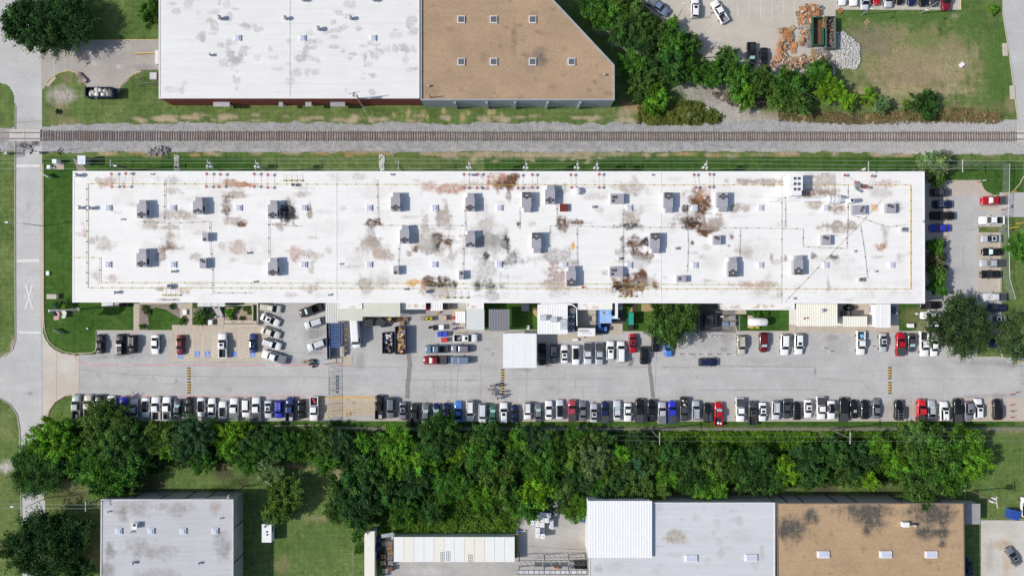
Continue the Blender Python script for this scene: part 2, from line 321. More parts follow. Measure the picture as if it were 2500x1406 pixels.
lotst = [(700, 880, 24, 8, STN, .7), (690, 865, 12, 6, OIL, .5), (765, 815, 30, 30, STN, .7), (770, 860, 24, 10, STN, .6), (755, 884, 24, 8, OIL, .5), (815, 860, 12, 16, (.2, .18, .16), .7), (880, 880, 18, 28, STN, .6), (300, 868, 90, 8, STN, .45), (250, 872, 30, 6, STN, .45), (400, 845, 14, 14, STN, .5), (430, 930, 4, 9, OIL, .6), (1280, 900, 22, 8, OIL, .5), (1040, 770, 60, 26, (.3, .29, .28), .55), (1115, 812, 80, 5, (.35, .34, .33), .5), (1150, 850, 60, 30, (.42, .41, .4), .5), (1730, 835, 60, 22, (.36, .35, .34), .55), (1705, 820, 30, 10, OIL, .5), (1780, 830, 20, 30, STN, .4), (2030, 825, 20, 12, STN, .7), (2050, 840, 50, 24, (.36, .35, .35), .5), (2390, 885, 80, 8, STN, .5), (2440, 965, 70, 7, STN, .6), (2470, 890, 30, 10, OIL, .4), (2375, 968, 22, 5, STN, .6), (1990, 908, 3, 14, (.25, .24, .23), .8), (1860, 880, 60, 10, STN, .3), (2330, 550, 40, 60, (.46, .45, .44), .4), (820, 770, 22, 60, (.3, .29, .28), .5), (910, 790, 40, 12, (.28, .27, .26), .5), (1150, 930, 30, 10, (.54, .53, .52), .4), (1340, 870, 30, 40, (.42, .36, .3), .4), (700, 780, 30, 40, (.42, .41, .4), .4)]
lotst += [(x, 1000, 22, 26, (.40, .36, .315), .75) for x in range(190, 2440, 30)]
for i in range(70): lotst.append((rd.uniform(240, 2470), rd.uniform(975, 1018), rd.uniform(2, 7), rd.uniform(2, 7), OIL, .5))
for i in range(25): lotst.append((rd.uniform(660, 2250), rd.uniform(820, 868), rd.uniform(3, 14), rd.uniform(2, 8), rd.choice([OIL, STN, STN]), .45))
for i in range(26): lotst.append((rd.uniform(300, 2400), rd.uniform(890, 962), rd.uniform(50, 160), rd.uniform(1.5, 4), rd.choice([(.37, .365, .36), (.51, .5, .495)]), .5))
for i in range(70): lotst.append((rd.uniform(210, 2480), rd.uniform(880, 965), rd.uniform(3, 16), rd.uniform(2, 6), rd.choice([STN, (.4, .39, .38), (.58, .57, .56)]), .35))
def lotmask(px, py):
    m = ((px > 193) & (py > 866) & (py < 1028)) | ((px > 235) & (py > 808) & (py < 1028)) | ((px > 630) & (py > 728) & (py < 1028)); m &= (px < 2575)
    m &= ~((px > 1180) & (px < 1312) & (py < 806)) & ~((px > 1521) & (px < 1700) & (py < 809)) & ~((px > 1792) & (px < 1930) & (py < 808)) & ~((px > 2196) & (px < 2262) & (py < 807))
    east = (px > 2225) & (px < 2446) & (py > 440) & (py < 900) & ~((px > 2196) & (px < 2262) & (py < 807) & (py > 738)) & ~((px > 2392) & (py < 480) & (py > 440) & (((px - 2446) / 50) ** 2 + ((py - 440) / 40) ** 2 < 1)); east |= (px > 2440) & (py > 470) & (py < 530) & (px < 2580)
    isl = ((px > 2388) & (px < 2444) & (py > 553) & (py < 568)) | ((px > 2382) & (px < 2520) & (py > 820) & (py < 872) & (px - 2382 > 0))
    return (m | east) & ~isl & ~((px > 2446) & (py < 868) & (py > 530))
def lotcol(px, py):
    c = pcol(ASPH, lotst, 3.0, .24)(px, py)
    tan = (((px > 2265) & (px < 2420) & (py > 440) & (py < 480)) | ((px > 2386) & (px < 2446) & (py > 568) & (py < 735)) | ((px > 2225) & (px < 2318) & (py > 480) & (py < 590)) | ((px > 2330) & (py > 970) & (py < 1028)) | ((px > 1944) & (px < 2200) & (py > 796) & (py < 812)))[:, None] * .85
    return c * (1 - tan) + np.array(TANC) * tan * (.94 + .12 * fbm(px / 6, py / 6, 2)[:, None])
sheet('parking_lot', (190, 440, 2580, 1030), 2.5, .004, lotmask, lotcol, m_pave)
sheet('accessible_bay_pad', (408, 806, 652, 886), 2.5, .008, [(418, 806), (652, 800), (652, 886), (409, 884)], pcol((.50, .44, .365), [(560, 845, 60, 25, (.45, .41, .36), .5)], 4.0, .1), m_pave)
sheet('yard_lot', (940, 1200, 1440, 1477), 2.5, .004, [(1262, 1210), (1440, 1210), (1440, 1477), (920, 1477), (920, 1300), (960, 1300), (960, 1360), (1262, 1360)], pcol((.42, .405, .385), [(1050, 1395, 60, 14, (.52, .5, .48), .7), (1180, 1395, 60, 14, (.47, .43, .4), .7), (1400, 1330, 40, 20, (.38, .31, .27), .6), (1270, 1270, 10, 20, (.18, .15, .13), .7), (1330, 1390, 60, 14, (.33, .32, .31), .5), (1340, 1320, 30, 20, (.48, .46, .44), .5)], 5.0, .2), m_pave)
sheet('delivery_lot', (2395, 1268, 2580, 1477), 2.5, .004, [(2395, 1270), (2580, 1270), (2580, 1477), (2395, 1477)], pcol((.56, .53, .48), [(2440, 1330, 40, 14, (.45, .32, .2), .6), (2460, 1380, 12, 40, (.48, .36, .25), .6), (2415, 1360, 14, 50, (.33, .31, .29), .4)], 6.0), m_pave)
sheet('car_park', (1555, -70, 2350, 185), 2.5, .004, [(1540, -70), (2346, -70), (2346, 24), (2041, 24), (2041, 182), (1880, 182), (1750, 160), (1690, 120), (1640, 62), (1590, 32)], pcol((.50, .46, .40), [(1960, 110, 60, 60, (.46, .43, .39), .5), (1750, 110, 20, 10, STN, .3)], 7.0, .12), m_pave)
sheet('street', (2440, -70, 2580, 335), 2.5, .008, [(2445, -70), (2580, -70), (2580, 330), (2490, 330), (2480, 250), (2463, 120), (2448, 30)], pcol((.47, .465, .455), [], 8.0), m_pave)
sheet('loading_drive', (98, 94, 400, 226), 2.5, .008, [(100, 100), (388, 97), (400, 97), (400, 172), (352, 174), (325, 184), (303, 205), (290, 226), (215, 218), (205, 200), (190, 182), (168, 173), (145, 178), (122, 194), (108, 214), (100, 222)], pcol((.40, .37, .34), [(345, 165, 40, 10, (.3, .27, .25), .7), (250, 205, 50, 14, (.46, .42, .37), .7), (130, 150, 14, 30, (.48, .48, .48), .5), (230, 155, 8, 8, (.52, .5, .48), .9), (290, 163, 8, 6, (.52, .5, .48), .9), (270, 140, 80, 20, (.33, .31, .3), .5)], 9.0, .2), m_pave)
def poly_struct(name, poly, z, mat): return flat(name, poly, z, mat, kind='structure')
poly_struct('gutter_strip', [(97, 400), (103, 400), (106, 800), (99, 800)], .008, m_walk)
# walkways with their slabs, planting beds
def slabs(name, x0, y0, x1, y1, nx, ny, mat=m_walk, z=.05):
    e = bpy.data.objects.new(name, None); link(e); e.location = P((x0 + x1) / 2, (y0 + y1) / 2); e['kind'] = 'structure'
    for i in range(nx):
        for j in range(ny):
            a = P(x0 + (x1 - x0) * i / nx + .15, y0 + (y1 - y0) * j / ny + .15); b = P(x0 + (x1 - x0) * (i + 1) / nx - .15, y0 + (y1 - y0) * (j + 1) / ny - .15)
            zz = z + random.uniform(-.006, .006); MB().prism([(a.x, a.y), (b.x, a.y), (b.x, b.y), (a.x, b.y)], .0, zz).build('slab', mat, e)
    return e
slabs('walkway', 326, 741, 341, 807, 1, 6)
slabs('walkway', 341, 737, 424, 743, 8, 1)
slabs('walkway', 424, 739, 470, 753, 4, 1); slabs('walkway', 455, 753, 470, 793, 1, 3); slabs('walkway', 440, 750, 454, 777, 1, 2)
slabs('walkway', 420, 793, 640, 807, 14, 1); slabs('walkway', 531, 770, 547, 793, 1, 2); slabs('walkway', 548, 783, 626, 791, 7, 1); slabs('walkway', 594, 738, 628, 745, 3, 1)
slabs('walkway', 1926, 757, 1944, 810, 1, 4); slabs('walkway', 2024, 797, 2182, 811, 12, 1); slabs('walkway', 1951, 797, 1976, 811, 1, 1); slabs('walkway', 1987, 797, 2012, 811, 1, 1)
slabs('walkway', 1100, 752, 1138, 808, 2, 4); slabs('walkway', 1410, 740, 1455, 800, 3, 4); slabs('walkway', 1355, 815, 1470, 830, 6, 1); slabs('walkway', 1488, 790, 1520, 818, 2, 1); slabs('walkway', 2045, 740, 2140, 775, 6, 2)
slabs('walkway', 1798, 757, 1822, 767, 1, 1); slabs('walkway', 1825, 770, 1850, 800, 1, 1); slabs('walkway', 811, 868, 860, 890, 3, 1)
m_mulch = M('bed_gravel', (.26, .21, .19), .95, .3, 1.5, .45, 7, bump=.4)
def bed(poly, mat=m_mulch, z=.006): poly_struct('planting_bed', poly, z, mat)
bed(arc(158, 754, 29, 0, 350, 20, 21), M('dark_bed', (.07, .075, .04), .95, .3, 1.5, .4, 7))
bed([(341, 744), (424, 744), (440, 755), (440, 777), (425, 768), (405, 755), (380, 750), (360, 760), (363, 790), (358, 806), (341, 806)])
bed([(471, 752), (531, 752), (531, 792), (505, 793), (500, 780), (471, 780)]); bed([(548, 750), (615, 750), (615, 782), (548, 782)], M('tan_bed', (.36, .29, .23), .95, .25, 1.5, .35, 7))
bed([(176, 384), (200, 400), (212, 418), (190, 418)], m_mulch)
tan_soil = M('bare_tan_soil', (.42, .31, .17), .95, .15, 1, .2, 6)
bed([(1566, 742), (1610, 742), (1600, 762), (1566, 760)], tan_soil); bed([(1548, 742), (1556, 742), (1556, 761), (1536, 761)], tan_soil); bed([(1300, 752), (1311, 750), (1311, 775), (1302, 765)], tan_soil)
m_shadepad = M('shade_toned_asphalt', (.085, .083, .085), .9, .15, .8, .15, 5)  # asphalt pads with shade put into their dark base colour
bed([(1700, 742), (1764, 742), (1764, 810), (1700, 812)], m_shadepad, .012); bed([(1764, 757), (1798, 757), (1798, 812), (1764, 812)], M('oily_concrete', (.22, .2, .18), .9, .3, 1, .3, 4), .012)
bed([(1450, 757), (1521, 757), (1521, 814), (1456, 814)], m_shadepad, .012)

# kerbs
def kerb(pts, w=2.0, h=.13, mat=m_kerb):
    o = stripmb(MB(), pts, w, h, 0, -.02).build('kerb', mat); o['kind'] = 'structure'
kerb([(105, 400), (106, 740), (107, 790)] + [(110, 810), (118, 832), (134, 848), (155, 858), (180, 863)], 1.6)
kerb([(180, 863), (222, 861), (233, 856), (234.5, 845), (234.5, 807), (420, 806.5)], 1.8)
kerb([(193, 962), (158, 966), (135, 980), (121, 1000), (114, 1022)], 1.6, mat=M('pink_kerb', (.55, .36, .31), .9))
kerb([(37, 258), (36, 500), (37, 828), (30, 853), (10, 870), (-60, 879)], 1.6, mat=m_conc); kerb([(-60, 967), (0, 972), (24, 987), (41, 1011), (47, 1046), (52, 1270)], 1.6, mat=m_conc)
kerb([(640, 1027), (870, 1026)], 1.6); kerb([(725, 1026), (1000, 1026.5)], 1.6); kerb([(640, 1039), (711, 1039)], 1.8); kerb([(725, 1038), (800, 1038)], 1.8)
kerb([(1030, 1028), (2500, 1027)], 2.0); kerb([(1100, 757), (1100, 800), (1104, 808), (1112, 811), (1136, 811), (1142, 806)], 1.8); kerb([(1182, 806), (1188, 810), (1312, 810)], 1.8)
kerb([(1521, 809), (1700, 809)], 1.5); kerb([(1797, 757), (1797, 800), (1800, 808), (1808, 810), (1926, 811), (1938, 809), (1943, 800), (1943, 790)], 1.6); kerb([(2024, 797), (2024, 806), (2030, 811), (2200, 812), (2262, 810)], 1.4)
kerb([(2320, 442), (2390, 442), (2396, 456), (2408, 468), (2426, 477), (2450, 477), (2475, 466), (2490, 450), (2500, 430)], 1.6)
kerb([(2446, 553), (2396, 553), (2390, 557), (2388, 563), (2390, 568)], 1.4); kerb([(2441, 568), (2441, 738)], 1.8); kerb([(2385, 822), (2385, 871), (2450, 871)], 2.5, mat=m_conc); kerb([(2440, 850), (2448, 870)], 3, mat=m_conc)
YK = M('yellow_kerb', (.62, .48, .24), .9)
kerb([(112, 204), (122, 192), (145, 178), (168, 173), (185, 176), (205, 192)], 1.6, mat=YK); kerb([(388, 97), (205, 99)], 1.4, mat=YK); kerb([(290, 222), (296, 205), (312, 190), (335, 177), (352, 172)], 1.8, mat=YK); kerb([(326, 131), (388, 128)], 2.5, .8, YK)
kerb([(2346, 24), (2041, 24)], 1.2, mat=m_conc); kerb([(2346, 0), (2346, 24)], 1.2, mat=M('amber_kerb', (.62, .5, .2), .9)); kerb([(1560, 0), (1598, 34), (1650, 74), (1700, 122), (1750, 158)], 1.6, mat=m_conc); kerb([(2448, 30), (2463, 120), (2480, 250), (2490, 330)], 1.4, mat=m_conc)
kerb([(2395, 1270), (2500, 1268)], 1.4, mat=m_conc); kerb([(2356, 1190), (2356, 1280)], 1.2, mat=m_conc)

# painted markings
def marks(name, segs, wpx, mat, z=.012):
    for i, s in enumerate(segs):
        o = stripmb(MB(), s, wpx if not isinstance(wpx, list) else wpx[i], z).build(name, mat); o['kind'] = 'structure'
marks('stop_line', [[(38, 405), (97, 405)], [(41, 637), (96, 636)], [(46, 811), (100, 812)]], [6.5, 7, 5.5], m_white_p)
marks('crossing_mark', [[(62, 694), (79, 754)]], 4.2, m_white_p); marks('crossing_mark', [[(79, 694), (62, 754)]], 4.2, m_white_p, .017)
for x in (61.5, 79):
    tm = textmesh('R', 2.2); o = mobj('crossing_letter', tm, m_white_p); o.location = P(x, 725, .022); o.scale = (.55, 1, 1); o['kind'] = 'structure'
marks('fire_lane_line', [[(178, 862), (190, 880), (205, 887), (225, 890), (800, 892)], [(205, 967), (800, 968)], [(812, 892), (860, 892)]], 1.7, m_red_p)
marks('fire_lane_line', [[(980, 894), (2490, 893.5)], [(1020, 970), (2380, 970), (2440, 960), (2490, 950)]], .55, M('worn_red_paint', (.46, .35, .34), .9, .3, .4))
for x, y in ((230, 888), (308, 890), (430, 891), (545, 891.5), (668, 892), (780, 892.5), (520, 967.5), (640, 968), (760, 968)):
    o = mobj('fire_lane_text', textmesh('FIRE LANE', .5), m_white_p); o.location = P(x, y, .017); o.scale = (1.5, 1, 1); o['kind'] = 'structure'
bays = [[(x, 968), (x, 1022)] for x in range(203, 775, 28)] + [[(x, 972), (x, 1024)] for x in range(1024, 1770, 27)] + [[(x, 972), (x, 1024)] for x in range(1795, 2450, 27)]
marks('bay_line', bays, .9, m_tan_p, .009)
marks('bay_line', [[(262, 818), (262, 862)], [(340, 815), (340, 864)], [(368, 817), (368, 864)], [(400, 817), (400, 864)]], .9, m_white_p)
marks('bay_line', [[(745, 781), (794, 766)], [(747, 808), (796, 792)], [(748, 835), (796, 820)], [(747, 862), (795, 846)]], 1.2, m_white_p)
marks('bay_line', [[(645, 735 + i * 29), (700, 757 + i * 29)] for i in range(1, 5)], 1.0, m_tan_p)
marks('bay_line', [[(430, 811), (430, 871)], [(455, 811), (455, 871)], [(470, 811), (470, 871)], [(494, 811), (494, 871)], [(519, 811), (519, 871)], [(534, 811), (534, 871)], [(558, 811), (558, 840)], [(583, 811), (583, 871)], [(607, 811), (607, 871)], [(632, 811), (632, 871)], [(455, 871), (470, 871)], [(519, 871), (534, 871)], [(583, 871), (607, 871)]], 1.1, M('cream_paint', (.76, .62, .46), .85))
hs = []
for x0, x1, dy in ((455, 470, 8), (519, 534, 7), (583, 607, 9)):
    for y in np.arange(820, 872, 8.5): hs.append([(x0, y + dy / 2), (x1, y - dy / 2)])
marks('hatch_line', hs, 1.0, MATS['cream_paint'])
marks('hatch_line', [[(2003, 852), (2024, 827)], [(1988, 825), (1998, 813)], [(1990, 838), (2012, 815)], [(2002, 842), (2022, 818)]], .8, m_tan_p)
ys_ = [(968, 968), (974, 972), (983, 976), (992, 985), (1000, 993), (1008, 1000), (1017, 1007)]
marks('hatch_line', [[(780, a), (917, b)] for a, b in ys_] + [[(780, 968), (780, 1018)], [(917, 968), (917, 1020)], [(780, 970), (917, 969)]], 1.6, m_yel_p)
marks('hatch_line', [[(2391, 497), (2391, 512)], [(2391, 511), (2442, 511)], [(2391, 497), (2400, 497)]] + [[(2392 + i * 12, 510), (2404 + i * 12, 499)] for i in range(4)], 1.0, m_yel_p)
o = mobj('bay_text', textmesh('NO PARKING', .85), M('dark_paint', (.12, .12, .12), .9)); o.location = P(2415, 503, .017); o.scale = (.9, 1, 1); o['kind'] = 'structure'
marks('bay_line', [[(2391, y), (2444, y)] for y in (597, 628, 657, 684)] + [[(2250, y), (2318, y)] for y in (484, 513, 542, 571)], .9, m_tan_p, .009)
marks('bay_line', [[(x, -60), (x, 46)] for x in (1885, 1912, 1940, 1967)] + [[(x, -60), (x, 44)] for x in (1719, 1746, 1774, 1801, 1829, 1857)], .9, m_white_p)
marks('bay_line', [[(x, -60), (x, 22)] for x in range(2043, 2345, 27)], .9, m_white_p)
marks('bay_line', [[(2398, 1330), (2415, 1360)], [(2430, 1335), (2450, 1365)]], .8, m_tan_p)
for px, py in ((441, 868), (482, 864), (507, 864), (571, 864.5), (617, 864.5)):                      # wheelchair symbols
    e = bpy.data.objects.new('accessible_symbol', None); link(e); e.location = P(px, py); e['kind'] = 'structure'
    flat('blue_square', [(px - 6.3, py - 6.8), (px + 6.3, py - 6.8), (px + 6.3, py + 6.8), (px - 6.3, py + 6.8)], .013, m_blue_p, e)
    mb = MB(); stripmb(mb, arc(px + .2, py + 1.6, 3.2, 150, 400, 12), 1.1, .018); stripmb(mb, [(px - .4, py - 3), (px - .2, py + .2), (px + 2.4, py + .4), (px + 3.8, py + 4), (px + 5, py + 3.6)], 1.1, .018)
    c = P(px - .5, py - 4.2, .018); mb.cyl((c.x, c.y, .0135), .13, .13, .0045, 10); mb.build('wheelchair_figure', m_white_p, e)
# sealed cracks and slab joints
cr = [[(996, 820), (995, 900), (997, 975)], [(1100, 895), (1102, 970)], [(1174, 880), (1174, 970)], [(1287, 900), (1286, 968)], [(1380, 896), (1379, 925)], [(1364, 930), (1364, 960)], [(1604, 855), (1600, 940), (1598, 972)], [(980, 928), (1180, 928)], [(1240, 925), (1500, 926)], [(1240, 894), (1000, 894)], [(1405, 926), (1404, 950)], [(197, 902), (300, 913), (480, 920)], [(2000, 926), (2110, 930)], [(1700, 952), (2000, 952)], [(1620, 895), (1990, 895)], [(2350, 560), (2375, 562), (2385, 555)], [(2352, 600), (2352, 650)], [(194, 866), (194, 962)], [(102, 780), (103, 1030)], [(410, 884), (640, 885)], [(470, 918), (800, 921)], [(870, 970), (980, 965)], [(835, 895), (980, 896)], [(2110, 992), (2180, 993), (2200, 988)], [(2158, 1000), (2170, 998), (2185, 1000)], [(1500, 895), (1580, 896)], [(2315, 440), (2315, 590)], [(138, 850), (138, 975)], [(124, 110), (126, 175)], [(166, 120), (167, 172)], [(325, 100), (325, 130)], [(1120, 895), (1115, 970)], [(1058, 930), (1060, 970)], [(1086, 928), (1084, 960)], [(1420, 940), (1425, 968)], [(660, 858), (800, 862)], [(1270, 1330), (1430, 1342)], [(1380, 1340), (1435, 1340)], [(37, 300), (102, 296)], [(1780, 892), (1900, 893)]]
for i, c in enumerate(cr):
    o = stripmb(MB(), wiggle(c, 1.2, 5, i), .75, .0095).build('pavement_crack', m_crack); o['kind'] = 'structure'
m_wet = M('wet_concrete', (.24, .225, .21), .6, .15, 1)
for i, (pts, ww) in enumerate(([[(998, 862), (1001, 890), (996, 930), (994, 972)], 11], [[(1545, 872), (1542, 885), (1536, 893)], 8], [[(1580, 860), (1586, 895), (1590, 930), (1595, 972)], 9])):
    o = stripmb(MB(), wiggle(pts, 1.0, 6, 50 + i), ww, .0088).build('water_trail', m_wet); o['kind'] = 'structure'

# ---------------------------------------------------------------- railway
trk = thing('railway_track', 'single railway track with rusty rails and timber sleepers across the picture', 'railway track', P(1250, 333))
tb = MB().box((0, 0, .06), (.23, 2.5, .14)).mesh('sleeper'); tb.materials.append(m_tie)
pos = []; x = 107.0
while x < 2485: pos.append(x); x += 5.95 + random.uniform(-.9, .9)
rest = MB(); order = sorted(range(len(pos)), key=lambda i: abs(i - len(pos) / 2)); near = set(order[:300])
for i, x in enumerate(pos):
    p = P(x, 333 + .9 * (x - 1250) / 1250 + random.uniform(-.6, .6)); q = (p.x, p.y, 0)
    if i in near:
        o = mobj('sleeper', tb, m_tie, trk); o.location = Vector(q) - trk.location; o.rotation_euler.z = random.uniform(-.03, .03); o.scale = (random.uniform(.8, 1.25), random.uniform(.92, 1.02), random.uniform(.6, 1.05))
    else: rest.box((q[0], q[1], .06), (.23 * random.uniform(.8, 1.25), 2.5, .12))
rest.build('outer_sleepers', m_tie, trk)['kind'] = 'stuff'
for dy in (-7.5, 7.5):
    a = P(-70, 333 + dy - .9); b = P(2570, 333 + dy + .9); mb = MB()
    mb.add([(a.x, a.y + o_, z) for o_, z in ((-.07, .13), (.07, .13), (.05, .28), (-.05, .28))] + [(b.x, b.y + o_, z) for o_, z in ((-.07, .13), (.07, .13), (.05, .28), (-.05, .28))], [(0, 1, 5, 4), (1, 2, 6, 5), (2, 3, 7, 6), (3, 0, 4, 7)]); mb.build('rail', m_rail, trk)
cross = thing('level_crossing', 'pale concrete level crossing panels carrying the road over the rails', 'level crossing', P(63, 332))
for y0, y1 in ((317, 323.6), (326.2, 338.2), (341, 345.5)):
    for x0, x1 in ((25, 62), (63, 100)):
        a = P(x0, y0); b = P(x1, y1); MB().prism([(a.x, a.y), (b.x, a.y), (b.x, b.y), (a.x, b.y)], 0, .27).build('crossing_panel', M('crossing_concrete', (.52, .5, .47), .9), cross)
cross = thing('level_crossing', 'concrete crossing panels at the right end of the track', 'level crossing', P(2500, 334))
for y0, y1 in ((319, 324.6), (327.6, 339.4), (342.4, 348)):
    a = P(2482, y0); b = P(2560, y1); MB().prism([(a.x, a.y), (b.x, a.y), (b.x, b.y), (a.x, b.y)], 0, .27).build('crossing_panel', MATS['crossing_concrete'], cross)

# ---------------------------------------------------------------- buildings
def patch(parent, name, corners, z, step, colfn, mat):
    (ax, ay), (bx, by), (cx_, cy_), (dx, dy) = corners
    nu = max(2, int(max(abs(bx - ax), abs(cx_ - dx)) / step)); nv = max(2, int(max(abs(dy - ay), abs(cy_ - by)) / step))
    u, v = np.meshgrid(np.linspace(0, 1, nu + 1), np.linspace(0, 1, nv + 1))
    px = ((1 - u) * (1 - v) * ax + u * (1 - v) * bx + u * v * cx_ + (1 - u) * v * dx).ravel(); py = ((1 - u) * (1 - v) * ay + u * (1 - v) * by + u * v * cy_ + (1 - u) * v * dy).ravel()
    idx = np.arange(px.size).reshape(u.shape); f = np.stack([idx[:-1, :-1], idx[1:, :-1], idx[1:, 1:], idx[:-1, 1:]], -1).reshape(-1, 4); k = S * (H - z) / H
    o = mobj(name, fastmesh(name, np.stack([(px - CX) * k, (CY - py) * k, 0 * px + z], -1), f, colfn(px, py)), mat, parent); o.location = -Vector(parent.location); return o
def wpoly(poly, z, inset=0):
    pts = [P(a, b, z) for a, b in poly]; c = sum(pts, Vector()) / len(pts)
    return [((p.x - c.x) * (1 - inset / max(1, abs(p.x - c.x))) + c.x, (p.y - c.y) * (1 - inset / max(1, abs(p.y - c.y))) + c.y) for p in pts]
def shell(name, label, poly, h, wall, rim=None, rim_h=.12, rim_w=.3, cat='building', z0=0, inset=.08):
    c = P(sum(p[0] for p in poly) / len(poly), sum(p[1] for p in poly) / len(poly), h); e = thing(name, label, cat, (c.x, c.y, z0))
    MB().prism(wpoly(poly, h, inset), z0, h - .03, top=True).build('wall', wall, e)
    if rim:
        w_ = wpoly(poly, h); mb = MB(); n = len(w_)
        for i in range(n):
            a = Vector((*w_[i], 0)); b = Vector((*w_[(i + 1) % n], 0)); d = b - a; m = (a + b) / 2; cc = Vector((c.x, c.y, 0)); nrm = Vector((-d.y, d.x, 0)).normalized()
            if nrm.dot(cc - m) < 0: nrm = -nrm
            m = m + nrm * (rim_w / 2 - .02); mb.box((m.x, m.y, h - .06 + (rim_h + .05) / 2 + .002 * i), (d.length, rim_w, rim_h + .1), math.atan2(d.y, d.x))
        mb.build('roof_edge', rim, e)
    return e
BR = (.13, .065, .035); DB = (.05, .03, .02); TN = (.42, .36, .31); RU = (.40, .17, .085); PK = (.52, .36, .32); GR = (.36, .34, .32); BK = (.04, .037, .035); OR = (.7, .4, .12)
ms = [(270,446,22,10,PK,.6),(255,441,30,8,TN,.4),(583,450,42,9,RU,.85),(422,440,18,10,GR,.4),(425,468,20,8,TN,.5),(575,476,28,7,TN,.7),(555,510,14,30,BR,.6),(578,540,30,12,TN,.6),(590,548,12,8,BR,.7),(440,525,45,14,TN,.65),(365,545,30,12,TN,.6),(420,555,28,7,TN,.6),(415,590,28,28,TN,.6),(415,600,15,10,BR,.4),(250,600,18,18,TN,.5),(205,555,9,22,PK,.5),(225,590,15,10,TN,.5),(395,625,12,22,BR,.45),(585,608,20,16,PK,.7),(480,625,20,10,TN,.5),(275,678,10,8,PK,.55),(235,670,12,15,TN,.4),(395,705,15,8,BR,.4),(450,710,12,8,RU,.35),(410,732,25,4,DB,.4),(540,600,14,10,TN,.4),
(700,520,22,28,DB,.8),(713,515,16,22,BK,.85),(683,548,18,5,TN,.7),(758,512,8,22,BR,.55),(740,475,18,10,TN,.5),(718,620,17,16,PK,.7),(760,625,20,10,TN,.5),(760,650,6,15,TN,.4),(755,705,22,10,TN,.5),(915,545,26,10,BR,.65),(905,570,12,20,GR,.4),(910,592,20,14,BK,.6),(905,600,32,26,TN,.55),(925,622,22,10,RU,.6),(945,620,20,18,TN,.5),(1080,532,22,24,TN,.8),(1040,535,12,18,TN,.5),(1060,590,46,30,TN,.6),(1068,590,13,21,DB,.95),(1045,610,18,14,GR,.5),(1093,588,22,12,BR,.65),(1100,625,16,15,TN,.5),(1015,610,6,8,BR,.6),(998,620,8,8,TN,.6),(1200,600,55,38,GR,.45),(1192,585,28,20,BK,.8),(1235,590,14,25,BK,.85),(1190,622,10,12,BK,.8),(1195,665,40,30,GR,.4),(1090,460,50,12,RU,.5),(1050,455,30,12,PK,.5),(1155,452,20,10,TN,.4),(1225,443,34,20,RU,.9),(1230,448,26,14,BR,.7),(1190,460,10,5,RU,.6),(1240,475,8,15,BR,.5),(1185,548,25,10,TN,.6),(1180,515,20,30,GR,.25),(890,690,22,18,BR,.5),(935,690,20,12,TN,.5),(1010,690,18,8,OR,.7),(1070,710,36,20,TN,.55),(1075,692,40,9,DB,.8),(1030,700,7,18,RU,.5),(1195,700,40,14,BK,.55),(1205,720,35,12,GR,.45),(1060,680,25,8,BR,.6),  # first dark stain also has the rooftop unit's shadow painted in
(1250,440,15,15,BR,.8),(1370,545,12,18,BR,.9),(1410,543,24,7,BR,.7),(1265,550,8,10,BR,.6),(1365,465,18,18,GR,.4),(1250,632,24,16,BK,.4),(1365,625,40,22,GR,.5),(1400,598,5,10,OR,.8),(1365,680,35,35,(.40,.31,.28),.7),(1540,535,25,22,TN,.75),(1535,553,38,8,BK,.6),(1545,465,32,16,TN,.5),(1550,445,10,20,TN,.4),(1567,512,6,12,TN,.4),(1550,600,26,25,BR,.65),(1575,590,10,12,BK,.75),(1565,625,14,10,BR,.8),(1585,625,10,12,BR,.6),(1520,590,8,12,BR,.5),(1560,645,25,20,GR,.35),(1520,620,16,8,GR,.4),(1545,695,52,25,(.20,.10,.05),.95),(1535,690,24,12,BR,.7),(1560,672,18,13,BR,.85),(1510,698,15,10,DB,.8),(1480,667,8,8,TN,.5),(1700,482,32,15,TN,.7),(1715,500,26,28,BR,.8),(1705,547,46,18,BR,.95),(1690,545,20,10,DB,.7),(1740,545,28,16,TN,.7),(1674,510,8,9,DB,.95),(1725,478,20,12,RU,.6),(1715,565,30,10,BR,.85),(1805,508,26,10,TN,.75),(1850,443,62,9,TN,.65),(1690,592,6,7,BR,.8),(1785,580,8,10,BR,.5),(1780,600,4,4,BR,.8),(1715,627,11,7,GR,.4),(1825,620,12,12,TN,.5),(1840,695,40,12,PK,.6),(1730,685,20,5,TN,.4),
(1880,445,30,8,TN,.6),(2010,440,36,20,TN,.65),(1990,470,50,11,(.30,.22,.18),.7),(2045,510,26,14,(.34,.26,.21),.65),(1990,502,20,12,TN,.6),(2040,553,36,15,(.38,.33,.28),.75),(2085,553,12,10,TN,.7),(2135,508,10,8,OR,.6),(2160,448,30,10,PK,.55),(2150,470,30,10,TN,.35),(2152,600,15,10,RU,.6),(2160,575,10,25,TN,.45),(2035,628,13,7,DB,.9),(2040,640,10,10,TN,.5),(1883,628,8,10,BR,.5),(1985,625,8,10,BR,.5),(1918,630,4,8,BR,.5),(2195,630,12,10,TN,.35),(1880,690,15,20,TN,.35),(1900,715,10,15,TN,.35),(2023,700,5,18,TN,.5),(2185,505,15,12,TN,.4)]
for i in range(60): ms.append((rd.uniform(185, 2250), rd.uniform(424, 735), rd.uniform(20, 60), rd.uniform(8, 26), (.62, .59, .55), .22))
for i in range(130): ms.append((rd.uniform(185, 2250), rd.uniform(424, 735), rd.uniform(6, 30), rd.uniform(2, 10), rd.choice([(.6, .58, .55), (.62, .6, .58), TN]), .3))
